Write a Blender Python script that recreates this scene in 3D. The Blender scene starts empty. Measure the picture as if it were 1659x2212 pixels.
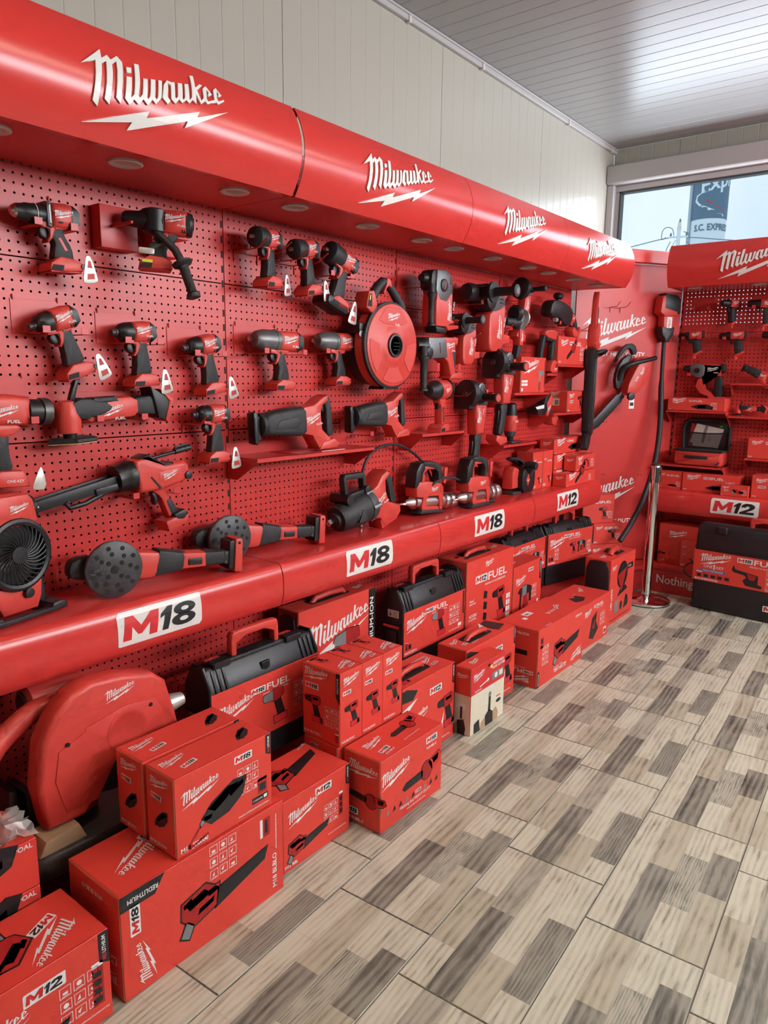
import bpy, bmesh, math, random
from mathutils import Matrix, Vector

SC = bpy.context.scene
COL = SC.collection
R = math.radians
random.seed(7)

# ------------------------------------------------------------------ camera
def make_camera():
    yaw, pit, rol, f = 0.66738, 0.18524, 0.01172, 1572.8
    fw = Vector((-math.sin(yaw) * math.cos(pit), math.cos(yaw) * math.cos(pit), -math.sin(pit)))
    r = Vector((math.cos(yaw), math.sin(yaw), 0))
    u = r.cross(fw)
    r2 = r * math.cos(rol) + u * math.sin(rol)
    u2 = u * math.cos(rol) - r * math.sin(rol)
    cd = bpy.data.cameras.new('camera')
    cd.sensor_fit = 'HORIZONTAL'
    cd.sensor_width = 36.0
    cd.lens = 36.0 * f / 1659.0
    cd.clip_start = 0.02
    cd.clip_end = 200
    o = bpy.data.objects.new('camera', cd)
    COL.objects.link(o)
    m = Matrix((r2, u2, -fw)).transposed().to_4x4()
    m.translation = (2.1124, -1.7462, 1.5)
    o.matrix_world = m
    SC.camera = o
make_camera()

# ------------------------------------------------------------------ world: overcast daylight sky
def make_world():
    w = bpy.data.worlds.new('sky')
    SC.world = w
    w.use_nodes = True
    nt = w.node_tree
    nt.nodes.clear()
    out = nt.nodes.new('ShaderNodeOutputWorld')
    bg = nt.nodes.new('ShaderNodeBackground')
    tc = nt.nodes.new('ShaderNodeTexCoord')
    nz = nt.nodes.new('ShaderNodeTexNoise')
    nz.inputs['Scale'].default_value = 2.6
    nz.inputs['Detail'].default_value = 5
    nz.inputs['Roughness'].default_value = 0.5
    cr = nt.nodes.new('ShaderNodeValToRGB')
    cr.color_ramp.elements[0].position = 0.34
    cr.color_ramp.elements[0].color = (0.52, 0.70, 0.86, 1)
    cr.color_ramp.elements[1].position = 0.68
    cr.color_ramp.elements[1].color = (0.80, 0.90, 0.97, 1)
    nt.links.new(tc.outputs['Generated'], nz.inputs['Vector'])
    nt.links.new(nz.outputs['Fac'], cr.inputs['Fac'])
    nt.links.new(cr.outputs['Color'], bg.inputs['Color'])
    bg.inputs['Strength'].default_value = WORLD_STRENGTH
    nt.links.new(bg.outputs['Background'], out.inputs['Surface'])

def area_light(name, loc, rot, sx, sy, watts, color):
    ld = bpy.data.lights.new(name, 'AREA')
    ld.shape = 'RECTANGLE'
    ld.size, ld.size_y = sx, sy
    ld.energy = watts
    ld.color = color
    o = bpy.data.objects.new(name, ld)
    COL.objects.link(o)
    o.location = loc
    o.rotation_euler = rot
    return o

WORLD_STRENGTH = 0.78
make_world()
# daylight from an assumed window band opposite the display, and through the window above the far display
area_light('unseen_window_light', (4.68, 1.80, 2.44), (0, R(90), 0), 0.74, 4.0, 125, (0.96, 0.97, 1.0))  # unseen source, placed and shaped to keep direct light off the soffits
area_light('window_daylight', (1.95, 3.845, 2.60), (R(-90), 0, 0), 4.0, 0.5, 32, (0.80, 0.90, 1.0))
SC.view_settings.view_transform = 'Standard'
SC.view_settings.look = 'None'
SC.view_settings.exposure = 0.55
SC.view_settings.gamma = 1.0
SC.view_settings.use_curve_mapping = False
SC.cycles.use_denoising = True
SC.cycles.max_bounces = 5
SC.cycles.diffuse_bounces = 2
SC.cycles.use_adaptive_sampling = True
SC.cycles.adaptive_threshold = 0.04
SC.cycles.adaptive_min_samples = 10
SC.cycles.glossy_bounces = 3
SC.cycles.transmission_bounces = 3
SC.cycles.transparent_max_bounces = 6
SC.cycles.sample_clamp_indirect = 6.0
SC.cycles.caustics_reflective = False
SC.cycles.caustics_refractive = False

# ------------------------------------------------------------------ materials
MATS = {}
def mat(key, col, rough=0.5, metal=0.0, noise=0.06, nscale=30.0, bump=0.0, bscale=200.0, spec=0.5, coat=0.0, emis=None, estr=0.0, alpha=1.0, trans=0.0):
    m = bpy.data.materials.new(key)
    m.use_nodes = True
    nt = m.node_tree
    b = nt.nodes['Principled BSDF']
    b.inputs['Roughness'].default_value = rough
    b.inputs['Metallic'].default_value = metal
    b.inputs['Specular IOR Level'].default_value = spec
    b.inputs['Coat Weight'].default_value = coat
    b.inputs['Transmission Weight'].default_value = trans
    b.inputs['Alpha'].default_value = alpha
    tc = nt.nodes.new('ShaderNodeTexCoord')
    if noise > 0:
        nz = nt.nodes.new('ShaderNodeTexNoise')
        nz.inputs['Scale'].default_value = nscale
        nz.inputs['Detail'].default_value = 3
        mx = nt.nodes.new('ShaderNodeMix')
        mx.data_type = 'RGBA'
        mx.inputs[6].default_value = tuple(c * (1 - noise) for c in col) + (1,)
        mx.inputs[7].default_value = tuple(min(1, c * (1 + noise)) for c in col) + (1,)
        nt.links.new(tc.outputs['Object'], nz.inputs['Vector'])
        nt.links.new(nz.outputs['Fac'], mx.inputs[0])
        nt.links.new(mx.outputs[2], b.inputs['Base Color'])
    else:
        b.inputs['Base Color'].default_value = tuple(col) + (1,)
    if bump > 0:
        n2 = nt.nodes.new('ShaderNodeTexNoise')
        n2.inputs['Scale'].default_value = bscale
        n2.inputs['Detail'].default_value = 2
        bp = nt.nodes.new('ShaderNodeBump')
        bp.inputs['Strength'].default_value = bump
        bp.inputs['Distance'].default_value = 0.001
        nt.links.new(tc.outputs['Object'], n2.inputs['Vector'])
        nt.links.new(n2.outputs['Fac'], bp.inputs['Height'])
        nt.links.new(bp.outputs['Normal'], b.inputs['Normal'])
    if emis:
        m.cycles.emission_sampling = 'NONE'
        b.inputs['Emission Color'].default_value = tuple(emis) + (1,)
        b.inputs['Emission Strength'].default_value = estr
    MATS[key] = m
    return m

RED = (0.60, 0.040, 0.036)
mat('red_metal', RED, 0.36, 0, 0.04, 6, 0.05, 500)
mat('red_fascia', (0.64, 0.042, 0.036), 0.22, 0, 0.008, 4)
mat('red_plastic', (0.64, 0.055, 0.042), 0.42, 0, 0.04, 20, 0.06, 900)
mat('red_carton', (0.74, 0.055, 0.038), 0.52, 0, 0.05, 8, 0.04, 300)
mat('shaded_red', (0.42, 0.015, 0.016), 0.5, 0, 0.04)  # shaded copy of the red, for joints, rails, slots and vents
mat('black_plastic', (0.013, 0.013, 0.015), 0.42, 0, 0.2, 40, 0.08, 800)
mat('black_rubber', (0.020, 0.020, 0.022), 0.58, 0, 0.2, 40, 0.25, 900)
mat('case_black', (0.014, 0.014, 0.017), 0.40, 0, 0.15, 20, 0.10, 700)
mat('dark_grey', (0.045, 0.045, 0.05), 0.45, 0, 0.15)
mat('gear_grey', (0.17, 0.17, 0.175), 0.38, 0.5, 0.08)
mat('base_grey', (0.10, 0.095, 0.09), 0.40, 0.6, 0.1)
mat('steel', (0.60, 0.59, 0.57), 0.30, 1.0, 0.06)
mat('clip_metal', (0.66, 0.64, 0.60), 0.40, 0.7, 0.05)
mat('chrome', (0.80, 0.79, 0.77), 0.07, 1.0, 0.0)
mat('print_white', (0.86, 0.85, 0.83), 0.45, 0, 0.02)
mat('sign_white', (0.84, 0.82, 0.78), 0.20, 0, 0.02)
mat('print_black', (0.012, 0.012, 0.014), 0.45, 0, 0.1)
mat('print_red', (0.66, 0.025, 0.03), 0.45, 0, 0.03)
mat('print_deep', (0.40, 0.014, 0.014), 0.5, 0, 0.03)
mat('print_grey', (0.22, 0.22, 0.22), 0.5, 0, 0.05)
mat('print_cream', (0.78, 0.70, 0.55), 0.5, 0, 0.04)
mat('print_skin', (0.50, 0.30, 0.18), 0.5, 0, 0.1)
mat('print_blue', (0.04, 0.18, 0.50), 0.5, 0, 0.03)
mat('print_yellow', (0.85, 0.78, 0.05), 0.5, 0, 0.03)
mat('print_green', (0.10, 0.55, 0.20), 0.5, 0, 0.03)
mat('paper', (0.72, 0.66, 0.60), 0.6, 0, 0.03)
mat('kraft', (0.42, 0.28, 0.16), 0.7, 0, 0.1)
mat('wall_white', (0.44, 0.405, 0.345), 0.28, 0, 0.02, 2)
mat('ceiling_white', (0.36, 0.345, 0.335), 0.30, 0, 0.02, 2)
mat('frame_white', (0.46, 0.43, 0.42), 0.35, 0, 0.02, 3)
mat('grout', (0.30, 0.275, 0.25), 0.8, 0, 0.1, 40)
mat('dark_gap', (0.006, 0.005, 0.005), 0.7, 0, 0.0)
mat('lamp_glass', (0.50, 0.44, 0.42), 0.35, 0, 0.02)
mat('lamp_ring', (0.62, 0.55, 0.53), 0.35, 0, 0.02)
mat('lamp_on', (0.9, 0.9, 0.9), 0.4, 0, 0.0, emis=(1.0, 0.86, 0.68), estr=9.0)
mat('plastic_bag', (0.80, 0.74, 0.70), 0.12, 0, 0.0, alpha=0.45)
mat('bag_mesh', (0.06, 0.025, 0.03), 0.7, 0, 0.2, 60, alpha=0.32)
mat('outside_white', (0.70, 0.76, 0.80), 0.6, 0, 0.03)
mat('outside_navy', (0.10, 0.17, 0.24), 0.6, 0, 0.05)
mat('outside_grey', (0.42, 0.50, 0.56), 0.6, 0, 0.05)
mat('wire_grey', (0.16, 0.22, 0.27), 0.6, 0, 0.0)

def glass_mat():
    m = bpy.data.materials.new('window_glass')
    m.use_nodes = True
    nt = m.node_tree
    nt.nodes.clear()
    out = nt.nodes.new('ShaderNodeOutputMaterial')
    mx = nt.nodes.new('ShaderNodeMixShader')
    fr = nt.nodes.new('ShaderNodeFresnel')
    fr.inputs['IOR'].default_value = 1.45
    tr = nt.nodes.new('ShaderNodeBsdfTransparent')
    tr.inputs['Color'].default_value = (0.93, 0.97, 0.98, 1)
    gl = nt.nodes.new('ShaderNodeBsdfGlossy')
    gl.inputs['Roughness'].default_value = 0.02
    nt.links.new(fr.outputs['Fac'], mx.inputs['Fac'])
    nt.links.new(tr.outputs['BSDF'], mx.inputs[1])
    nt.links.new(gl.outputs['BSDF'], mx.inputs[2])
    nt.links.new(mx.outputs['Shader'], out.inputs['Surface'])
    MATS['window_glass'] = m
glass_mat()

def wood_mat(key, c0, c1, c2, scale=1.0):
    """printed wood grain on a ceramic tile: long streaks along the plank, a few rings and specks"""
    m = bpy.data.materials.new(key)
    m.use_nodes = True
    nt = m.node_tree
    b = nt.nodes['Principled BSDF']
    tc = nt.nodes.new('ShaderNodeTexCoord')
    oi = nt.nodes.new('ShaderNodeObjectInfo')
    add = nt.nodes.new('ShaderNodeVectorMath'); add.operation = 'ADD'
    mul = nt.nodes.new('ShaderNodeVectorMath'); mul.operation = 'MULTIPLY'
    mul.inputs[1].default_value = (17.0, 23.0, 5.0)
    nt.links.new(oi.outputs['Random'], mul.inputs[0])
    nt.links.new(tc.outputs['Object'], add.inputs[0])
    nt.links.new(mul.outputs['Vector'], add.inputs[1])
    mp = nt.nodes.new('ShaderNodeMapping')
    mp.inputs['Scale'].default_value = (24 * scale, 4.2 * scale, 1)
    nt.links.new(add.outputs['Vector'], mp.inputs['Vector'])
    n1 = nt.nodes.new('ShaderNodeTexNoise')
    n1.inputs['Scale'].default_value = 1.0
    n1.inputs['Detail'].default_value = 6
    n1.inputs['Roughness'].default_value = 0.62
    n1.inputs['Distortion'].default_value = 1.7
    nt.links.new(mp.outputs['Vector'], n1.inputs['Vector'])
    wv = nt.nodes.new('ShaderNodeTexWave')
    wv.inputs['Scale'].default_value = 0.9
    wv.inputs['Distortion'].default_value = 9.0
    wv.inputs['Detail'].default_value = 3
    wv.inputs['Detail Scale'].default_value = 0.7
    nt.links.new(mp.outputs['Vector'], wv.inputs['Vector'])
    n2 = nt.nodes.new('ShaderNodeTexNoise')
    n2.inputs['Scale'].default_value = 9.0
    n2.inputs['Detail'].default_value = 2
    nt.links.new(add.outputs['Vector'], n2.inputs['Vector'])
    mp3 = nt.nodes.new('ShaderNodeMapping')
    mp3.inputs['Scale'].default_value = (150, 11, 1)
    nt.links.new(add.outputs['Vector'], mp3.inputs['Vector'])
    n3 = nt.nodes.new('ShaderNodeTexNoise')
    n3.inputs['Scale'].default_value = 1.0
    n3.inputs['Detail'].default_value = 3
    n3.inputs['Distortion'].default_value = 1.2
    nt.links.new(mp3.outputs['Vector'], n3.inputs['Vector'])
    m0 = nt.nodes.new('ShaderNodeMath'); m0.operation = 'MULTIPLY_ADD'
    m0.inputs[1].default_value = 0.42
    nt.links.new(n3.outputs['Fac'], m0.inputs[0])
    mm = nt.nodes.new('ShaderNodeMath'); mm.operation = 'SUBTRACT'
    mm.inputs[1].default_value = 0.21
    nt.links.new(n1.outputs['Fac'], mm.inputs[0])
    nt.links.new(mm.outputs['Value'], m0.inputs[2])
    m1 = nt.nodes.new('ShaderNodeMath'); m1.operation = 'MULTIPLY_ADD'
    m1.inputs[1].default_value = 0.26
    nt.links.new(wv.outputs['Fac'], m1.inputs[0])
    nt.links.new(m0.outputs['Value'], m1.inputs[2])
    m2 = nt.nodes.new('ShaderNodeMath'); m2.operation = 'MULTIPLY_ADD'
    m2.inputs[1].default_value = 0.45
    nt.links.new(n2.outputs['Fac'], m2.inputs[0])
    nt.links.new(m1.outputs['Value'], m2.inputs[2])
    cr = nt.nodes.new('ShaderNodeValToRGB')
    e = cr.color_ramp.elements
    e[0].position = 0.52; e[0].color = tuple(c0) + (1,)
    e[1].position = 1.0; e[1].color = tuple(c2) + (1,)
    k = cr.color_ramp.elements.new(0.74); k.color = tuple(c1) + (1,)
    nt.links.new(m2.outputs['Value'], cr.inputs['Fac'])
    nt.links.new(cr.outputs['Color'], b.inputs['Base Color'])
    b.inputs['Roughness'].default_value = 0.36
    b.inputs['Specular IOR Level'].default_value = 0.45
    bp = nt.nodes.new('ShaderNodeBump')
    bp.inputs['Strength'].default_value = 0.12
    bp.inputs['Distance'].default_value = 0.001
    nt.links.new(m1.outputs['Value'], bp.inputs['Height'])
    nt.links.new(bp.outputs['Normal'], b.inputs['Normal'])
    MATS[key] = m
wood_mat('wood_light', (0.271, 0.246, 0.181), (0.539, 0.519, 0.407), (0.647, 0.638, 0.507), 0.8)
wood_mat('wood_beige', (0.218, 0.197, 0.139), (0.420, 0.393, 0.291), (0.521, 0.495, 0.381), 0.6)
wood_mat('wood_mid', (0.152, 0.143, 0.110), (0.315, 0.301, 0.239), (0.440, 0.425, 0.341), 0.7)
wood_mat('wood_dark', (0.055, 0.055, 0.045), (0.150, 0.147, 0.122), (0.300, 0.295, 0.242), 0.6)
wood_mat('wood_grey', (0.101, 0.101, 0.085), (0.200, 0.197, 0.164), (0.305, 0.303, 0.247), 1.4)
wood_mat('wood_ring', (0.092, 0.095, 0.078), (0.303, 0.300, 0.239), (0.460, 0.451, 0.361), 1.9)

# ------------------------------------------------------------------ mesh helpers
def area2(P):
    return sum(P[i - 1][0] * P[i][1] - P[i][0] * P[i - 1][1] for i in range(len(P)))

def ccw(P):
    P = [tuple(q) for q in P]
    return P if area2(P) > 0 else P[::-1]

def inset(P, d):
    n = len(P); out = []
    for i in range(n):
        a, b, c = Vector(P[i - 1][:2]), Vector(P[i][:2]), Vector(P[(i + 1) % n][:2])
        e1, e2 = (b - a), (c - b)
        if e1.length < 1e-9 or e2.length < 1e-9:
            out.append(tuple(b)); continue
        e1.normalize(); e2.normalize()
        n1, n2 = Vector((-e1.y, e1.x)), Vector((-e2.y, e2.x))
        k = max(0.45, 1 + n1.dot(n2))
        q = b + (n1 + n2) * (d / k)
        out.append((q.x, q.y))
    return out

def rrect(x0, y0, x1, y1, r, n=3):
    if r <= 0:
        return [(x0, y0), (x1, y0), (x1, y1), (x0, y1)]
    P = []
    for cx, cy, a0 in ((x1 - r, y0 + r, -90), (x1 - r, y1 - r, 0), (x0 + r, y1 - r, 90), (x0 + r, y0 + r, 180)):
        for i in range(n + 1):
            a = R(a0 + 90 * i / n)
            P.append((cx + r * math.cos(a), cy + r * math.sin(a)))
    return P

def circ(cx, cy, r, n=20, a0=0, a1=360, ry=None):
    ry = ry or r
    k = n if abs(a1 - a0) >= 359.9 else n + 1
    return [(cx + r * math.cos(R(a0 + (a1 - a0) * i / n)), cy + ry * math.sin(R(a0 + (a1 - a0) * i / n))) for i in range(k)]

def smooth(P, it=1):
    """one round of corner cutting, for softer outlines"""
    for _ in range(it):
        Q = []
        for i in range(len(P)):
            a, b = P[i], P[(i + 1) % len(P)]
            Q.append((a[0] * .75 + b[0] * .25, a[1] * .75 + b[1] * .25))
            Q.append((a[0] * .25 + b[0] * .75, a[1] * .25 + b[1] * .75))
        P = Q
    return P

class MB:
    def __init__(s, M=None):
        s.v = []; s.f = []; s.k = []; s.M = M
    def add(s, V, F, key):
        b = len(s.v)
        s.v += [tuple(s.M @ Vector(q)) for q in V] if s.M else [tuple(q) for q in V]
        s.f += [tuple(b + i for i in f) for f in F]
        s.k += [key] * len(F)
        return s
    def slab(s, P, w0, w1, r, key, steps=2, ax=2):
        """outline P (u, v) pushed from w0 to w1 with rounded rims; ax = axis of the thickness"""
        P = ccw(P); n = len(P)
        r = min(r, (w1 - w0) * 0.499)
        rings = []
        if r > 0:
            for i in range(steps + 1):
                t = R(90 * i / steps)
                rings.append((w0 + r * (1 - math.cos(t)), r * (1 - math.sin(t))))
            for i in range(steps, -1, -1):
                t = R(90 * i / steps)
                rings.append((w1 - r * (1 - math.cos(t)), r * (1 - math.sin(t))))
        else:
            rings = [(w0, 0), (w1, 0)]
        V = []
        for w, d in rings:
            Q = inset(P, d) if d > 1e-7 else P
            for x, y in Q:
                V.append((x, y, w) if ax == 2 else ((w, x, y) if ax == 0 else (y, w, x)))
        F = []
        for j in range(len(rings) - 1):
            for i in range(n):
                a, b = j * n + i, j * n + (i + 1) % n
                F.append((a, b, b + n, a + n))
        F.append(tuple(range(n - 1, -1, -1)))
        F.append(tuple(range((len(rings) - 1) * n, len(rings) * n)))
        return s.add(V, F, key)
    def box(s, x0, x1, y0, y1, z0, z1, key, r=0.0, c=0.0):
        return s.slab(rrect(x0, y0, x1, y1, c, 2), z0, z1, r, key, 1)
    def lathe(s, prof, key, ax=0, c=(0, 0), n=20, cap=True):
        """profile [(along, radius)] turned about axis ax; c = the two other coordinates"""
        V = []; F = []
        for a, r in prof:
            for i in range(n):
                t = 2 * math.pi * i / n
                p, q = c[0] + r * math.cos(t), c[1] + r * math.sin(t)
                V.append((a, p, q) if ax == 0 else ((p, a, q) if ax == 1 else (p, q, a)))
        for j in range(len(prof) - 1):
            for i in range(n):
                a, b = j * n + i, j * n + (i + 1) % n
                F.append((a, b, b + n, a + n))
        if cap:
            F.append(tuple(range(n - 1, -1, -1)))
            F.append(tuple(range((len(prof) - 1) * n, len(prof) * n)))
        return s.add(V, F, key)
    def tube(s, pts, r, key, n=8, closed=False):
        pts = [Vector(q) for q in pts]
        m = len(pts); V = []; F = []
        up = None
        for i, q in enumerate(pts):
            if closed:
                t = pts[(i + 1) % m] - pts[i - 1]
            else:
                t = pts[min(i + 1, m - 1)] - pts[max(i - 1, 0)]
            t.normalize()
            if up is None:
                up = Vector((0, 0, 1)) if abs(t.z) < 0.9 else Vector((1, 0, 0))
            x = t.cross(up)
            if x.length < 1e-6:
                x = t.orthogonal()
            x.normalize(); y = x.cross(t); up = y
            rr = r[i] if isinstance(r, (list, tuple)) else r
            for k in range(n):
                a = 2 * math.pi * k / n
                V.append(q + x * (rr * math.cos(a)) + y * (rr * math.sin(a)))
        for j in range(m if closed else m - 1):
            for k in range(n):
                a, b = j * n + k, j * n + (k + 1) % n
                c2, d2 = ((j + 1) % m) * n + k, ((j + 1) % m) * n + (k + 1) % n
                F.append((a, b, d2, c2))
        if not closed:
            F.append(tuple(range(n - 1, -1, -1)))
            F.append(tuple(range((m - 1) * n, m * n)))
        return s.add([tuple(q) for q in V], F, key)
    def art(s, A, O, ex, ey, nn, eps=0.0005):
        O, ex, ey, nn = Vector(O), Vector(ex), Vector(ey), Vector(nn)
        for V, F, key, lay in A.items:
            s.add([tuple(O + ex * x + ey * y + nn * (eps * (1 + lay))) for x, y in V], F, key)
        return s
    def mesh(s, name, sharp=38):
        me = bpy.data.meshes.new(name)
        me.from_pydata(s.v, [], s.f)
        keys = []
        for k in s.k:
            if k not in keys:
                keys.append(k)
        for k in keys:
            me.materials.append(MATS[k])
        ix = {k: i for i, k in enumerate(keys)}
        me.polygons.foreach_set('material_index', [ix[k] for k in s.k])
        if sharp:
            if len(s.f) < 6000:
                bm = bmesh.new(); bm.from_mesh(me)
                bmesh.ops.recalc_face_normals(bm, faces=bm.faces)
                bm.to_mesh(me); bm.free()
            me.polygons.foreach_set('use_smooth', [True] * len(s.f))
            me.set_sharp_from_angle(angle=R(sharp))
        me.update()
        return me
    def build(s, name, parent=None, sharp=38, label=None, kind=None):
        o = bpy.data.objects.new(name, s.mesh(name, sharp))
        COL.objects.link(o)
        if parent:
            o.parent = parent
        if label:
            o['label'] = label
        if kind:
            o['kind'] = kind
        return o

def frame(loc, phi=0.0, tilt=0.0, yaw=0.0, scale=1.0, roll=0.0):
    """local u = along the display, v = up, w = out into the room; phi 0: left display, -90: far display"""
    p = R(phi)
    B = Matrix(((-math.sin(p), 0, math.cos(p)), (math.cos(p), 0, math.sin(p)), (0, 1, 0))).to_4x4()
    return (Matrix.Translation(loc) @ B @ Matrix.Rotation(R(yaw), 4, 'Y') @ Matrix.Rotation(R(roll), 4, 'X')
            @ Matrix.Rotation(R(tilt), 4, 'Z') @ Matrix.Scale(scale, 4))

def tag(o, label, cat, group=None):
    o['label'] = label; o['category'] = cat
    if group:
        o['group'] = group
    return o

def thing(name, label, cat, loc, phi=0.0, tilt=0.0, yaw=0.0, scale=1.0, group=None, roll=0.0):
    o = bpy.data.objects.new(name, None)
    COL.objects.link(o)
    o.empty_display_size = 0.05
    o.matrix_world = frame(loc, phi, tilt, yaw, scale, roll)
    return tag(o, label, cat, group)

def struct(o):
    o['kind'] = 'structure'
    return o

def copy_thing(src, label, loc, phi=0.0, tilt=0.0, yaw=0.0, scale=1.0, group=None, roll=0.0):
    o = src.copy(); COL.objects.link(o)
    o.matrix_world = frame(loc, phi, tilt, yaw, scale, roll)
    o['label'] = label
    if group:
        o['group'] = group
    for ch in src.children:
        c = ch.copy(); COL.objects.link(c); c.parent = o
        for g in ch.children:
            d = g.copy(); COL.objects.link(d); d.parent = c
    return o

# ------------------------------------------------------------------ flat print: lettering, logos, badges, small pictures
GLYPH = {}
def glyph(t, bold=0.0, shear=0.0):
    k = (t, bold, shear)
    if k not in GLYPH:
        cu = bpy.data.curves.new('lettering', 'FONT')
        cu.body = t; cu.size = 1.0; cu.resolution_u = 2
        cu.offset = bold; cu.shear = shear
        cu.fill_mode = 'FRONT'
        o = bpy.data.objects.new('lettering', cu)
        me = bpy.data.meshes.new_from_object(o)
        V = [(q.co.x, q.co.y) for q in me.vertices]
        F = [tuple(q.vertices) for q in me.polygons]
        bpy.data.objects.remove(o); bpy.data.curves.remove(cu); bpy.data.meshes.remove(me)
        x0 = min((q[0] for q in V), default=0); x1 = max((q[0] for q in V), default=1)
        GLYPH[k] = ([(x - x0, y) for x, y in V], F, x1 - x0)
    return GLYPH[k]

LOGO = {
'M':[(-0.5,0.053),(-0.37,0.165),(-0.372,0.117),(-0.333,0.146),(-0.314,0.127),(-0.268,0.162),(-0.241,0.137),(-0.246,0.088),(-0.253,0.038),(-0.263,-0.025),(-0.268,-0.086),(-0.297,-0.062),(-0.287,0.028),(-0.28,0.088),(-0.278,0.127),(-0.285,0.126),(-0.31,0.102),(-0.313,0.056),(-0.323,-0.019),(-0.336,-0.108),(-0.366,-0.087),(-0.353,0.003),(-0.348,0.056),(-0.344,0.107),(-0.347,0.108),(-0.375,0.087),(-0.381,0.036),(-0.393,-0.038),(-0.405,-0.134),(-0.436,-0.112),(-0.426,-0.043),(-0.417,0.025),(-0.411,0.095)],
'D':[(-0.219,0.118),(-0.186,0.124),(-0.192,0.094),(-0.22,0.088)],
'W':[(-0.226,0.066),(-0.193,0.071),(-0.205,-0.032),(-0.202,-0.038),(-0.183,-0.015),(-0.173,0.056),(-0.16,0.156),(-0.13,0.16),(-0.143,0.054),(-0.157,-0.016),(-0.147,-0.023),(-0.128,-0.0),(-0.115,0.089),(-0.087,0.093),(-0.1,-0.009),(-0.092,-0.017),(-0.078,0.003),(-0.063,0.101),(-0.033,0.106),(-0.048,0.007),(-0.038,-0.003),(-0.025,0.014),(-0.01,0.111),(0.014,0.115),(-0.004,0.013),(-0.042,-0.029),(-0.064,-0.011),(-0.095,-0.049),(-0.125,-0.025),(-0.156,-0.061),(-0.184,-0.041),(-0.214,-0.077),(-0.242,-0.052)],
'A':[(0.024,0.098),(0.052,0.13),(0.08,0.127),(0.106,0.135),(0.095,0.047),(0.103,0.042),(0.116,0.056),(0.132,0.14),(0.163,0.145),(0.149,0.053),(0.157,0.05),(0.17,0.068),(0.183,0.15),(0.211,0.156),(0.201,0.065),(0.206,0.064),(0.223,0.083),(0.232,0.128),(0.245,0.221),(0.271,0.225),(0.262,0.152),(0.305,0.186),(0.324,0.184),(0.273,0.138),(0.292,0.082),(0.314,0.104),(0.323,0.166),(0.352,0.188),(0.389,0.146),(0.356,0.125),(0.355,0.142),(0.367,0.151),(0.351,0.169),(0.338,0.107),(0.346,0.093),(0.403,0.119),(0.403,0.142),(0.409,0.183),(0.436,0.203),(0.47,0.164),(0.441,0.147),(0.442,0.163),(0.45,0.169),(0.437,0.187),(0.425,0.133),(0.433,0.118),(0.479,0.141),(0.483,0.133),(0.425,0.096),(0.409,0.111),(0.339,0.074),(0.322,0.088),(0.287,0.06),(0.258,0.111),(0.25,0.051),(0.226,0.069),(0.196,0.039),(0.177,0.054),(0.144,0.026),(0.125,0.043),(0.094,0.01),(0.067,0.029),(0.075,0.109),(0.056,0.116),(0.042,0.032),(0.05,0.025),(0.06,0.016),(0.04,-0.007),(0.005,0.02)],
'B':[(-0.479,-0.225),(-0.083,-0.077),(-0.099,-0.118),(0.271,0.012),(0.253,-0.025),(0.5,0.071),(0.167,-0.104),(0.185,-0.063),(-0.211,-0.205),(-0.186,-0.158)]}

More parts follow.
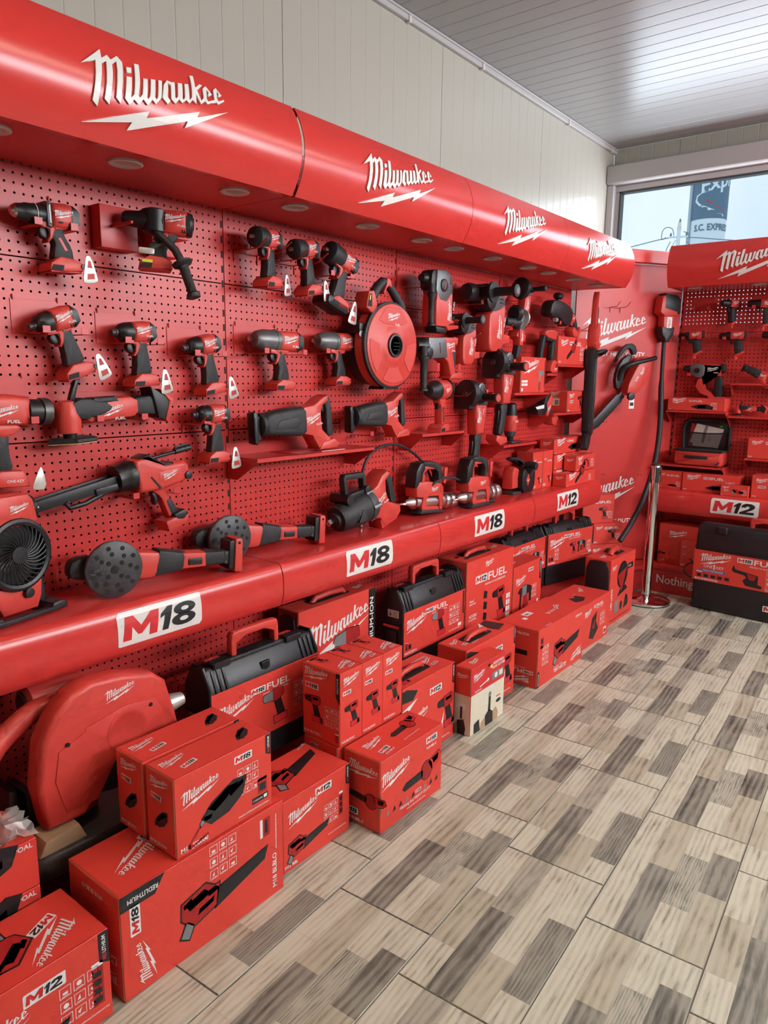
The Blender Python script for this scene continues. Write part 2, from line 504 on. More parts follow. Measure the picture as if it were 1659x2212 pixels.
class Art:
    def __init__(s):
        s.items = []
    def poly(s, P, key, lay=0):
        P = ccw(P)
        s.items.append((P, [tuple(range(len(P)))], key, lay)); return s
    def rect(s, x0, y0, x1, y1, key, lay=0, r=0.0):
        return s.poly(rrect(x0, y0, x1, y1, r, 2), key, lay)
    def outline(s, x0, y0, x1, y1, t, key, lay=0):
        V = [(x0, y0), (x1, y0), (x1, y1), (x0, y1), (x0 + t, y0 + t), (x1 - t, y0 + t), (x1 - t, y1 - t), (x0 + t, y1 - t)]
        s.items.append((V, [(0, 1, 5, 4), (1, 2, 6, 5), (2, 3, 7, 6), (3, 0, 4, 7)], key, lay)); return s
    def text(s, t, x, y, h, key='print_white', lay=0, ang=0.0, bold=0.018, shear=0.0, sx=1.0, anchor=0.0, width=None):
        """h = height of the capitals; anchor 0 left, 0.5 centre, 1 right; width fits the line to that length"""
        V, F, w = glyph(t, bold, shear)
        k = h / 0.72
        if width:
            sx = width / (w * k)
        ca, sa = math.cos(R(ang)), math.sin(R(ang))
        Q = []
        for a, b in V:
            a, b = (a - anchor * w) * k * sx, b * k
            Q.append((x + a * ca - b * sa, y + a * sa + b * ca))
        s.items.append((Q, F, key, lay)); return s
    def logo(s, x, y, w, key='print_white', lay=0, ang=0.0, bolt=True):
        ca, sa = math.cos(R(ang)) * w, math.sin(R(ang)) * w
        for n, P in LOGO.items():
            if n == 'B' and not bolt:
                continue
            s.poly([(x + a * ca - b * sa, y + a * sa + b * ca) for a, b in P], key, lay)
        return s
    def badge(s, num, x, y, w, lay=0, ang=0.0, white='print_white'):
        """white plate with a red M and a black number"""
        h = w * 0.345
        A = Art()
        A.poly([(-w / 2, -h * .46), (-w * .485, -h / 2), (w * .47, -h / 2), (w / 2, -h * .4), (w / 2, h * .46), (w * .485, h / 2), (-w * .47, h / 2), (-w / 2, h * .4)], white, 0)
        hh = h * .70
        def put(P, x0, cw, key, l):
            A.poly([(x0 + a * cw + b * hh * .10, -hh / 2 + b * hh) for a, b in P], key, l)
        put([(0, 0), (.03, 1), (.26, 1), (.49, .52), (.76, 1), (1.0, 1), (.97, 0), (.74, 0), (.75, .55), (.52, .16), (.42, .16), (.235, .55), (.235, 0)], -w * .45, w * .40, 'print_red', 1)
        put([(.30, 0), (.42, .66), (.10, .56), (.14, .74), (.62, 1), (.98, 1), (.72, 0)], -w * .05, w * .17, 'print_black', 1)
        if num == '18':
            put([(.5 + .5 * math.cos(R(q)), .28 + .28 * math.sin(R(q))) for q in range(0, 360, 24)], w * .11, w * .30, 'print_black', 1)
            put([(.52 + .46 * math.cos(R(q)), .74 + .26 * math.sin(R(q))) for q in range(0, 360, 24)], w * .11, w * .30, 'print_black', 1)
            put([(.5 + .18 * math.cos(R(q)), .29 + .10 * math.sin(R(q))) for q in range(0, 360, 30)], w * .11, w * .30, white, 2)
            put([(.52 + .16 * math.cos(R(q)), .73 + .09 * math.sin(R(q))) for q in range(0, 360, 30)], w * .11, w * .30, white, 2)
        else:
            put([(0, 0), (0, .18), (.55, .52), (.64, .66), (.56, .76), (.42, .76), (.34, .64), (.04, .64), (.10, .86), (.30, 1), (.70, 1), (.96, .84), (.96, .62), (.80, .44), (.44, .22), (.98, .22), (.98, 0)], w * .11, w * .30, 'print_black', 1)
        return s.merge(A, x, y, ang, lay)
    def merge(s, A, x=0, y=0, ang=0.0, lay=0, k=1.0, flip=False):
        ca, sa = math.cos(R(ang)) * k, math.sin(R(ang)) * k
        for V, F, key, l in A.items:
            Q = [((-a if flip else a), b) for a, b in V]
            s.items.append(([(x + a * ca - b * sa, y + a * sa + b * ca) for a, b in Q], F, key, l + lay))
        return s
    def icons(s, x, y, d, nx=3, ny=3, key='print_white', lay=0):
        for i in range(nx):
            for j in range(ny):
                a, b = x + i * d * 1.22, y + j * d * 1.35
                s.outline(a, b, a + d, b + d, d * .05, key, lay)
                q = (i * 7 + j * 5) % 4
                if q == 0:
                    s.poly([(a + d * .25, b + d * .3), (a + d * .55, b + d * .35), (a + d * .5, b + d * .78)], 'print_white', lay)
                elif q == 1:
                    s.poly(circ(a + d * .5, b + d * .52, d * .24, 10), 'print_white', lay)
                elif q == 2:
                    s.rect(a + d * .28, b + d * .26, a + d * .72, b + d * .5, 'print_white', lay)
                else:
                    s.poly([(a + d * .2, b + d * .55), (a + d * .6, b + d * .8), (a + d * .4, b + d * .3)], 'print_white', lay)
                s.rect(a + d * .2, b + d * .1, a + d * .8, b + d * .16, key, lay)
        return s
    def bands(s, ys):
        """cut every shape along the given heights so that it can follow a curved surface"""
        out = []
        for V, F, key, lay in s.items:
            for f in F:
                P = [V[i] for i in f]
                from mathutils.geometry import tessellate_polygon
                T = tessellate_polygon([[Vector((a, b, 0)) for a, b in P]]) if len(P) > 3 else [(0, 1, 2)]
                for t in T:
                    tri = [P[i] for i in t]
                    lo = [-1e9] + ys; hi = ys + [1e9]
                    for y0, y1 in zip(lo, hi):
                        Q = tri
                        for yy, sg in ((y0, 1), (y1, -1)):
                            N = []
                            for i in range(len(Q)):
                                a, b = Q[i - 1], Q[i]
                                da, db = sg * (a[1] - yy), sg * (b[1] - yy)
                                if (da >= 0) != (db >= 0):
                                    k = da / (da - db)
                                    N.append((a[0] + (b[0] - a[0]) * k, yy))
                                if db >= 0:
                                    N.append(b)
                            Q = N
                            if len(Q) < 3:
                                break
                        if len(Q) >= 3 and abs(area2(Q)) > 1e-10:
                            out.append((Q, [tuple(range(len(Q)))], key, lay))
        s.items = out
        return s
# ------------------------------------------------------------------ the room
XW, YB, ZC, XR, YF = -0.18, 3.90, 3.175, 4.75, -4.0

def ribbed(L, W, pitch=0.1, joint=True):
    """a sandwich panel W wide and L long with shallow pressed grooves along its length; face at w = 0"""
    prof = [(0.0, -0.012), (0.0015, 0.0)] if joint else [(0.0, 0.0)]
    n = int(round(W / pitch))
    for i in range(1, n):
        c = i * W / n
        prof += [(c - 0.004, 0.0), (c - 0.0015, -0.0012), (c + 0.0015, -0.0012), (c + 0.004, 0.0)]
    prof += [(W - 0.0015, 0.0), (W, -0.012)]
    return prof

def panel_mesh(prof, a0, a1, key):
    mb = MB()
    n = len(prof)
    V = [(x, a0, h) for x, h in prof] + [(x, a1, h) for x, h in prof]
    F = [(i, i + 1, n + i + 1, n + i) for i in range(n - 1)]
    return mb.add(V, F, key)

# floor: ceramic tiles printed as planks, laid in columns, each column shifted by a quarter tile
TW, TL, TG = 0.3165, 0.634, 0.003
DES_A = [
    [(0, .155, 'wood_light'), (.155, .40, 'wood_beige'), (.40, TL, 'wood_light')],
    [(0, .355, 'wood_dark'), (.355, TL, 'wood_mid')],
    [(0, .20, 'wood_beige'), (.20, .52, 'wood_light'), (.52, TL, 'wood_light')],
    [(0, .108, 'wood_light'), (.108, .41, 'wood_grey'), (.41, TL, 'wood_light')]]
DES_B = [
    [(0, .125, 'wood_light'), (.125, .43, 'wood_light'), (.43, TL, 'wood_light')],
    [(0, .35, 'wood_dark'), (.35, TL, 'wood_beige')],
    [(0, .19, 'wood_light'), (.19, .46, 'wood_ring'), (.46, TL, 'wood_light')],
    [(0, .04, 'wood_beige'), (.04, .30, 'wood_beige'), (.30, .52, 'wood_dark'), (.52, TL, 'wood_light')]]
DES_C = [
    [(0, .26, 'wood_beige'), (.26, TL, 'wood_light')],
    [(0, .17, 'wood_light'), (.17, .50, 'wood_light'), (.50, TL, 'wood_mid')],
    [(0, .11, 'wood_grey'), (.11, .42, 'wood_beige'), (.42, TL, 'wood_light')],
    [(0, .33, 'wood_dark'), (.33, TL, 'wood_light')]]
def tile_mesh(D):
    mb = MB()
    g, h, c = TG / 2, 0.0, 0.0012
    x0, x1, y0, y1 = g, TW - g, g, TL - g
    V = [(x0, y0, -.008), (x1, y0, -.008), (x1, y1, -.008), (x0, y1, -.008),
         (x0, y0, -c), (x1, y0, -c), (x1, y1, -c), (x0, y1, -c),
         (x0 + c, y0 + c, h), (x1 - c, y0 + c, h), (x1 - c, y1 - c, h), (x0 + c, y1 - c, h)]
    F = []
    for a in (0, 4):
        for i in range(4):
            F.append((a + i, a + (i + 1) % 4, a + 4 + (i + 1) % 4, a + 4 + i))
    mb.add(V, F, 'wood_mid')
    cw = (x1 - x0 - 2 * c) / 4
    for i, colm in enumerate(D):
        for a, b, k in colm:
            xa, xb = x0 + c + i * cw, x0 + c + (i + 1) * cw
            ya, yb = max(a, y0 + c), min(b, y1 - c)
            e = 0.0004
            mb.add([(xa + e, ya + e, h), (xb - e, ya + e, h), (xb - e, yb - e, h), (xa + e, yb - e, h)], [(0, 1, 2, 3)], k)
    # dark hairlines between the printed planks
    mb.add([(x0 + c, y0 + c, h - .0003), (x1 - c, y0 + c, h - .0003), (x1 - c, y1 - c, h - .0003), (x0 + c, y1 - c, h - .0003)], [(0, 1, 2, 3)], 'wood_mid')
    return mb.mesh('tile', 0)

fl = MB()
fl.add([(XW, YF, -.004), (XR, YF, -.004), (XR, YB, -.004), (XW, YB, -.004)], [(0, 1, 2, 3)], 'grout')
floor = struct(fl.build('floor', None, 0))
floor['label'] = 'grey and beige wood-look tile floor'
TM = [tile_mesh(D) for D in (DES_A, DES_B, DES_C)]
A0 = Vector((1.120, 0.184, 0.0)); TH = R(3.0)
for i in range(-4, 9):
    for j in range(-6, 8):
        off = (-0.1585 * i) % TL
        lx, ly = i * TW, j * TL + off
        X = A0.x + lx * math.cos(TH) - ly * math.sin(TH)
        Y = A0.y + lx * math.sin(TH) + ly * math.cos(TH)
        cx = X + TW / 2; cy = Y + TL / 2
        if not (0.0 < cx < 3.0 and -2.0 < cy < 3.75):
            continue
        d = (0, 1, 0, 2)[i % 4] if (i % 4) != 3 else 1
        t = bpy.data.objects.new('tile', TM[d])
        COL.objects.link(t)
        t.location = (X, Y, 0.0); t.rotation_euler = (0, 0, TH)
        t.parent = floor

# left wall and back wall: white sandwich panels; the back wall has a wide window
def wall_panel(parent, M, W, a0, a1, key='wall_white', name='panel'):
    mb = panel_mesh(ribbed(a1 - a0, W), a0, a1, key)
    o = mb.build(name, parent, 0)
    o.matrix_world = M
    return o
def wall_root(name, label):
    o = bpy.data.objects.new(name, None); COL.objects.link(o)
    o['label'] = label
    return struct(o)
wl = wall_root('wall_left', 'white ribbed panel wall above the display')
y = YF
while y < YB - .01:
    w = min(1.12, YB - y)
    wall_panel(wl, frame((XW, y, 0), 0), w, 0, ZC)
    y += w
wb = wall_root('wall_back', 'white panel wall around the window')
WX0, WX1, WZ0, WZ1 = -0.10, 4.2, 1.88, 2.862
for x0, x1 in ((XW, .30), (.30, 1.42), (1.42, 2.54), (2.54, 3.66), (3.66, XR)):
    wall_panel(wb, frame((x0, YB, 0), -90), x1 - x0, WZ1 + .0, ZC)
    wall_panel(wb, frame((x0, YB, 0), -90), x1 - x0, 0, WZ0)
wall_panel(wb, frame((WX1, YB, 0), -90), XR - WX1, WZ0, WZ1)
wr = wall_root('wall_right', 'white wall with an assumed high window band')
for y0, y1 in ((YF, -2.6), (-2.6, -1.4), (-1.4, -0.25)):
    wall_panel(wr, frame((XR, y1, 0), 180), y1 - y0, 0, ZC)
wall_panel(wr, frame((XR, YB, 0), 180), YB + .25, 2.85, ZC)
for y0, y1 in ((-.25, .80), (.80, 1.85), (1.85, 2.90), (2.90, YB)):
    wall_panel(wr, frame((XR, y1, 0), 180), y1 - y0, 0, 1.80)
wf = wall_root('wall_front', 'white wall behind the photographer')
for i in range(4):
    a = XW + i * (XR - XW) / 4
    wall_panel(wf, frame((a + (XR - XW) / 4, YF, 0), 90), (XR - XW) / 4, 0, ZC)
# unseen window band in the right wall, assumed to carry the daylight
sf = wall_root('unseen_window', 'assumed high window band in the wall opposite the display')
m_ = MB()
for y in (-.25, .8, 1.85, 2.9, YB - .05):
    m_.box(XR - .03, XR + .03, y, y + .05, 1.80, 2.85, 'frame_white')
m_.build('window_frame', sf)
g_ = MB(); g_.add([(XR, -.2, 1.80), (XR, YB, 1.80), (XR, YB, 2.8), (XR, -.2, 2.8)], [(0, 1, 2, 3)], 'window_glass')
g_.build('pane', sf, 0)
# ceiling: panels running across the room
ce = wall_root('ceiling', 'white ribbed panel ceiling')
y = YB
while y > YF + .01:
    w = min(1.0, y - YF)
    M = Matrix(((0, 1, 0, XW), (1, 0, 0, y - w), (0, 0, -1, ZC), (0, 0, 0, 1)))
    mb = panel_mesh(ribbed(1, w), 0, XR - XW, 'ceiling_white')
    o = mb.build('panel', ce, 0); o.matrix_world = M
    y -= w
# trunking with clips in the corner of wall and ceiling
tr = wall_root('trim_1', 'slim white corner trunking under the ceiling')
MB().box(XW, XW + .022, YF, YB, ZC - .035, ZC - .001, 'frame_white', .003).build('trunking', tr)
MB().box(XW + .022, XW + .030, YF, YB, ZC - .012, ZC - .001, 'frame_white', .002).build('rail', tr)
for yy in (1.28, 1.95, 3.05, 3.80):
    MB().box(XW + .001, XW + .026, yy, yy + .02, ZC - .042, ZC - .001, 'lamp_ring', .002).build('clip', tr)
# window in the back wall with its frame and the shutter box over it
w1 = wall_root('window_1', 'wide window above the far display')
m_ = MB()
for x0, x1, z0, z1 in ((WX0 - .06, WX1, WZ1 - .001, WZ1 + .045), (WX0 - .06, WX1, WZ0 - .05, WZ0), (WX0 - .06, WX0, WZ0, WZ1), (WX1 - .05, WX1, WZ0, WZ1), (2.0, 2.05, WZ0, WZ1)):
    m_.box(x0, x1, YB - .045, YB + .04, z0, z1, 'frame_white', .006)
m_.build('window_frame', w1)
MB().box(WX0, WX0 + .012, YB - .05, YB + .01, WZ0, WZ1, 'dark_grey', .001).box(WX0, WX1, YB - .05, YB + .01, WZ1 - .012, WZ1, 'dark_grey', .001).build('gasket', w1)
g_ = MB(); g_.add([(WX0, YB, WZ0), (WX1, YB, WZ0), (WX1, YB, WZ1), (WX0, YB, WZ1)], [(0, 1, 2, 3)], 'window_glass')
g_.build('pane', w1, 0)
tb = wall_root('trim_2', 'white roller shutter box over the window')
MB().box(XW + .004, XR, YB - .13, YB - .001, WZ1 + .045, WZ1 + .175, 'frame_white', .008, .004).build('shutter_box', tb)
MB().box(XW + .004, XW + .05, YB - .10, YB - .001, .2, WZ1 + .046, 'frame_white', .006).build('jamb', tb)

# ------------------------------------------------------------------ ceiling lamps (behind and beside the camera, lighting the aisle)
def tube_lamp(x, y, label, L=1.5, watts=34, col=(1.0, 0.80, 0.58)):
    t = thing('ceiling_lamp', label, 'lamp', (x, y, ZC), 0)
    MB().slab(rrect(-L / 2, -.045, L / 2, 0, .006, 2), -.06, .06, .006, 'frame_white').build('housing', t)
    MB().slab(rrect(-L / 2 + .02, -.052, L / 2 - .02, -.044, .003, 1), -.05, .05, .002, 'lamp_on').build('diffuser', t)
    l = area_light('lamp_light', (0, -.056, 0), (R(90), 0, 0), L - .04, .10, watts, col)
    l.parent = t
    return t
tube_lamp(1.75, -2.1, 'long ceiling lamp just behind the photographer', 1.5, 34, (1.0, 0.80, 0.54))
tube_lamp(2.85, 0.10, 'long ceiling lamp over the near part of the aisle', 1.5, 30, (1.0, 0.86, 0.68))
tube_lamp(2.85, 2.10, 'long ceiling lamp over the far part of the aisle', 1.5, 12, (1.0, 0.92, 0.84))

# ------------------------------------------------------------------ display bays
def peg_panel(W, H, nx, ny, px, pz, r=0.0038):
    """perforated sheet, every hole cut through; u 0..W, v 0..H, face at w = 0"""
    mb = MB(); V = []; F = []
    u0 = (W - px * (nx - 1)) / 2; v0 = (H - pz * (ny - 1)) / 2
    oct_ = [(math.cos(R(22.5 + 45 * i)), math.sin(R(22.5 + 45 * i))) for i in range(8)]
    us = [0] + [u0 + px * (i + .5) for i in range(nx - 1)] + [W]
    vs = [0] + [v0 + pz * (i + .5) for i in range(ny - 1)] + [H]
    for i in range(nx):
        for j in range(ny):
            cx, cy = u0 + px * i, v0 + pz * j
            a0, a1, b0, b1 = us[i], us[i + 1], vs[j], vs[j + 1]
            b = len(V)
            for (c, s) in oct_:
                k = 1 / max(abs(c), abs(s))
                x = a1 if c * k > .99 else (a0 if c * k < -.99 else None)
                yv = b1 if s * k > .99 else (b0 if s * k < -.99 else None)
                if x is None: x = cx + c * k * ((a1 - cx) if c > 0 else (cx - a0))
                if yv is None: yv = cy + s * k * ((b1 - cy) if s > 0 else (cy - b0))
                V.append((x, yv, 0))
            for c, s in oct_:
                V.append((cx + r * c, cy + r * s, 0))
            for c, s in oct_:
                V.append((cx + r * c, cy + r * s, -.0015))
            for q in range(8):
                n = (q + 1) % 8
                F.append((b + q, b + n, b + 8 + n, b + 8 + q))
                F.append((b + 8 + q, b + 8 + n, b + 16 + n, b + 16 + q))
            # corners of the cell
            V += [(a1, b1, 0), (a0, b1, 0), (a0, b0, 0), (a1, b0, 0)]
            for q, (p1, p2) in enumerate(((0, 1), (2, 3), (4, 5), (6, 7))):
                F.append((b + p1, b + 24 + q, b + p2))
    mb.add(V, F, 'red_metal')
    d = .014
    mb.add([(0, 0, 0), (W, 0, 0), (W, H, 0), (0, H, 0), (0, 0, -d), (W, 0, -d), (W, H, -d), (0, H, -d)],
           [(0, 1, 5, 4), (1, 2, 6, 5), (2, 3, 7, 6), (3, 0, 4, 7)], 'red_metal')
    return mb.mesh('back_panel', 0)
PEGS = {}
PITCH = 0.0258
SEAMS = [0.265, 0.781, 1.297, 1.813, 2.329]

def arc_profile(w_edge, bulge, v0, v1, n=14):
    P = []
    for i in range(n + 1):
        t = -1 + 2 * i / n
        P.append((w_edge + bulge * (1 - t * t), v0 + (v1 - v0) * i / n))
    return P
def fascia_w(v, w_edge, bulge, v0, v1):
    t = (v - (v0 + v1) / 2) / ((v1 - v0) / 2)
    return w_edge + bulge * (1 - min(1.0, t * t))

def sweep(mb, prof, u0, u1, key, t=.003):
    """open profile (w, v) swept along u as a bent sheet of thickness t"""
    n = len(prof)
    nor = []
    for i in range(n):
        a, b = prof[max(0, i - 1)], prof[min(n - 1, i + 1)]
        d = Vector((b[0] - a[0], b[1] - a[1])).normalized()
        nor.append((-d.y, d.x))
    V = []
    for u in (u0, u1):
        V += [(u, v, w) for w, v in prof]
        V += [(u, v - 0 + q[1] * t, w + q[0] * t) for (w, v), q in zip(prof, nor)]
    F = []
    for i in range(n - 1):
        F.append((i, i + 1, 2 * n + i + 1, 2 * n + i))
        F.append((n + i, n + i + 1, 3 * n + i + 1, 3 * n + i))
        F.append((i, i + 1, n + i + 1, n + i)); F.append((2 * n + i, 2 * n + i + 1, 3 * n + i + 1, 3 * n + i))
    F.append((0, n, 3 * n, 2 * n)); F.append((n - 1, 2 * n - 1, 4 * n - 1, 3 * n - 1))
    return mb.add(V, F, key)

def bay(label, loc, phi, W, zl, zf, lights, logo_u, badge, badge_u, gap=.003, gap_r=.003, deck=True, end=False, slots=True, zd=.19, back_top=1.992):
    t = thing('display_bay', label, 'display', loc, phi, group='red pegboard display bays')
    # perforated back panels
    for i in range(len(SEAMS) - 1):
        k = round(W, 3)
        if k not in PEGS:
            PEGS[k] = peg_panel(W - .014, SEAMS[1] - SEAMS[0] - .004, int(round((W - .014) / PITCH)), 20, PITCH * .985, PITCH)
        o = bpy.data.objects.new('back_panel', PEGS[k]); COL.objects.link(o)
        o.parent = t; o.location = (.007, SEAMS[i] + .002, 0)
    MB().box(.007, W - .007, .188, .264, -.012, 0, 'red_metal', .0005).build('kick_panel', t)
    MB().box(.008, W - .008, .195, back_top, -.048, -.046, 'dark_gap').build('hole_shade_sheet', t)  # added black sheet, stands in for the shade behind the peg holes
    # upright between the bays, with its row of slots
    up = MB().box(-.0065, .0065, 0, 2.33, -.05, -.003, 'red_metal', .001).build('upright', t)
    if slots:
        if 'slot' not in PEGS:
            PEGS['slot'] = MB().box(-.0038, .0038, 0, .024, -.0029, -.0022, 'dark_gap').mesh('slot', 0)
        for i in range(24):
            o = bpy.data.objects.new('slot', PEGS['slot']); COL.objects.link(o)
            o.parent = up; o.location = (0, .85 + .05 * i, 0)
    # canopy: soffit, downlights, curved fascia with raised lettering
    MB().box(0.002, W - .002, zf + .004, zf + .007, .003, .352, 'red_metal', .0005).build('soffit', t)
    for u in lights:
        r = MB().lathe([(zf + .005, .046), (zf - .001, .046), (zf - .003, .041), (zf + .001, .030), (zf + .004, .028)], 'lamp_ring', 1, (u, .245), 24, False).build('downlight', t)
        MB().lathe([(zf + .0035, .030), (zf + .002, .022), (zf + .0025, .002)], 'lamp_glass', 1, (u, .245), 20, False).build('lens', r)
    pf = arc_profile(.355, .047, zf, zf + .262)
    f = sweep(MB(), [(.338, zf)] + pf + [(.335, zf + .262)], gap, W - gap_r, 'red_fascia')
    fo = f.build('fascia', t, 30)
    if end:
        MB().slab([(v, w - .002) for w, v in pf] + [(zf + .26, .02), (zf + .008, .02)], W - gap_r - .004, W - gap_r - .001, 0, 'red_fascia', 1, 0).build('end_plate', t)
    for a_, b_ in ((.0006, .03), (W - .03, W - .0006)):
        MB().box(a_, b_, zf + .010, zf + .255, .30, .346, 'shaded_red', .002).build('joint_shade', t)  # added strip in the shaded red, so the fascia joint reads dark
    A = Art().logo(logo_u, zf + .127, .435, 'sign_white')
    A.bands([zf + .02 * i for i in range(1, 14)])
    g = MB()
    for V, F, key, lay in A.items:
        g.add([(x, yv, fascia_w(yv, .355, .047, zf, zf + .262) + .0055) for x, yv in V], F, key)
    lo = g.build('lettering', fo, 0)
    md = lo.modifiers.new('thickness', 'SOLIDIFY'); md.thickness = .0045; md.offset = -1
    # work ledge with rounded front and its badge
    pl = [(.004, zl), (.252, zl)] + [(.252 + .030 * math.sin(R(a)) ** .8 if a < 90 else .262 + .020 * math.sin(R(a)), zl - .075 + .075 * math.cos(R(a))) for a in (12, 25, 40, 55, 72, 90, 108, 125, 140, 155, 168)] + [(.255, zl - .152), (.20, zl - .150)]
    sh = sweep(MB(), pl, .002, W - .002, 'red_fascia').build('ledge', t, 30)
    if badge:
        A = Art().badge(badge, badge_u, zl - .066, .295, 0, 0, 'sign_white')
        A.bands([zl - .15 + .01 * i for i in range(15)])
        g = MB()
        fr = [q for q in pl if q[0] > .25]
        for V, F, key, lay in A.items:
            P = []
            for x, yv in V:
                w = .28
                for (wa, va), (wb_, vb) in zip(fr, fr[1:]):
                    if vb <= yv <= va:
                        w = wa + (wb_ - wa) * (va - yv) / max(1e-6, va - vb)
                P.append((x, yv, w + .0042 + .0007 * lay))
            g.add(P, F, key)
        g.build('badge', sh, 0)
    # base deck and plinth
    if deck:
        MB().box(0.001, W - .001, zd - .03, zd, .0, .272, 'red_metal', .002).build('base_deck', t)
        MB().box(0.001, W - .001, 0, zd - .031, .22, .262, 'red_metal', .001).build('plinth', t)
    return t

BAYS = []
BAYS.append(bay('red pegboard bay at the near end, left of the first row of drills', (0, -2.0, 0), 0, 1.0, .834, 2.056, [.5, .8], .49, '18', .49))
BAYS.append(bay('red pegboard bay with cordless drills, fan and caulking gun', (0, -1.0, 0), 0, 1.0, .834, 2.056, [.12, .474, .853], .482, '18', .493, .003, .006))
BAYS.append(bay('red pegboard bay with impact wrenches, drum and two reciprocating saws', (0, 0, 0), 0, 1.0, .834, 2.056, [.115, .502, .856], .50, '18', .489, .006, .0015))
BAYS.append(bay('red pegboard bay with rotary hammers, heat gun and tall grinders', (0, 1.0, 0), 0, .946, .834, 2.056, [.103, .44, .803], .468, '18', .45, .0015, .001))
BAYS.append(bay('red pegboard bay next to the corner, with small cartons on shelves', (0, 1.946, 0), 0, .955, .834, 2.056, [.091, .419, .75], .44, '12', .44, .001, .002, end=True))
YRP, XRP = 3.68, .475
BAYS.append(bay('far red pegboard bay with small tools, under the window', (XRP, YRP, 0), -90, 1.0, .735, 2.09, [.145, .53, .88], .52, '12', .525, .002, .002, zd=.2, back_top=1.70))
BAYS.append(bay('far red pegboard bay beyond the frame', (XRP + 1.0, YRP, 0), -90, 1.0, .735, 2.09, [.2, .6], .5, '12', .5, zd=.2, back_top=1.70))
# ------------------------------------------------------------------ small printed pictures of tools (unit size, nose to the left)
def _pict(parts, halo=.018):
    A = Art()
    for P, k in parts:
        A.poly(inset(ccw(P), -halo), 'print_black', 0)
    for P, k in parts:
        A.poly(P, k, 1)
    return A
PICT = {
'drill': _pict([([(0,1.0),(.05,1.07),(.36,1.12),(.36,.84),(.05,.88)],'print_black'), ([(.36,1.15),(.8,1.18),(.88,1.08),(.86,.88),(.62,.74),(.4,.78)],'print_deep'),
    ([(.44,.76),(.7,.78),(.86,.32),(.56,.28)],'print_black'), ([(.4,.30),(.95,.30),(1.0,.1),(.44,.06)],'print_red'), ([(.46,1.08),(.76,1.1),(.76,1.0),(.46,.98)],'print_white'), ([(.85,.28),(.97,.28),(.97,.04),(.82,.06)],'print_grey')]),
'wrench': _pict([([(0,.95),(.06,1.06),(.4,1.12),(.4,.80),(.06,.84)],'print_grey'), ([(.4,1.15),(.82,1.12),(.86,.9),(.6,.75),(.4,.78)],'print_deep'),
    ([(.46,.76),(.72,.78),(.88,.30),(.60,.26)],'print_black'), ([(.42,.28),(.98,.28),(1.0,.08),(.46,.04)],'print_red')]),
'blower': _pict([([(0,.0),(.05,.12),(.52,.44),(.58,.30),(.08,-.02)],'print_black'), (circ(.66,.46,.20,14),'print_deep'), ([(.62,.62),(.9,.9),(1.0,.86),(.98,.68),(.84,.5)],'print_red'), ([(.72,.70),(.9,.86),(.95,.74),(.84,.62)],'print_black')]),
'longblower': _pict([([(.30, .30), (.42, .36), (.44, .30), (.32, .24)],'print_red'), ([(.02, .20), (.10, .27), (.12, .24), (.05, .16)],'print_red'), ([(.42,.30),(1.0,.62),(1.0,.50),(.46,.12)],'print_black'), ([(.0,.22),(.24,.38),(.44,.32),(.46,.14),(.22,-.02),(.05,.06)],'print_deep'), ([(.05,.2),(.24,.33),(.34,.28),(.12,.14)],'print_black'), ([(.12,.04),(.22,.0),(.2,-.14),(.1,-.12)],'print_grey'), ([(.24,.14),(.40,.24),(.40,.18),(.24,.08)],'print_white')]),
'jump': _pict([([(.55, .62), (.90, .88), (.95, .80), (.66, .52)],'print_grey'), ([(-.02, .02), (.06, .10), (.10, .02), (.02, -.06)],'print_grey'), ([(.0,.10),(.16,.42),(.62,.86),(.98,.95),(1.0,.55),(.72,.2),(.3,-.02)],'print_black'), ([(.10,.30),(.5,.74),(.8,.84),(.52,.46),(.3,.24)],'print_deep'), ([(.04,.14),(.26,.2),(.24,.1),(.06,.04)],'print_grey')]),
'rotary': _pict([([(0,.66),(.14,.78),(.3,.76),(.3,.58),(.14,.58)],'print_black'), ([(.3,.84),(.62,.84),(.66,.5),(.44,.44),(.3,.5)],'print_grey'), ([(.62,.82),(.84,.76),(1.0,.7),(.96,.2),(.84,.2),(.82,.55),(.62,.5)],'print_black'), ([(.44,.46),(.64,.5),(.76,.1),(.4,.06)],'print_deep'), ([(.16,.6),(.24,.6),(.22,.0),(.12,.0)],'print_black')]),
'stick': _pict([([(.0,.1),(.3,.2),(.7,.22),(1.0,.12),(.98,.0),(.7,.02),(.3,.02)],'print_black'), ([(.3,.18),(.66,.2),(.66,.06),(.3,.05)],'print_deep'), ([(.4,.15),(.58,.16),(.58,.11),(.4,.10)],'print_white')]),
'fan': _pict([([(.1,.0),(.9,.0),(.75,.16),(.3,.16)],'print_black'), (circ(.5,.6,.42,16),'print_black'), (circ(.5,.6,.12,10),'print_deep')]),
'grinder': _pict([([(.0,.4),(.2,.5),(.6,.36),(1.0,.3),(1.0,.12),(.6,.12),(.2,.16)],'print_deep'), (circ(.14,.22,.2,12),'print_grey'), ([(.62,.34),(1.0,.3),(1.0,.12),(.62,.12)],'print_black')]),
'light': _pict([([(.05,.0),(.3,.12),(.9,.36),(1.0,.6),(.8,.66),(.4,.44),(.05,.26)],'print_black'), ([(.2,.12),(.8,.4),(.8,.5),(.3,.3)],'print_deep')]),
}
def pic(A, kind, x, y, w, ang=0.0, lay=0, flip=False):
    return A.merge(PICT[kind], x, y, ang, lay, w, flip)

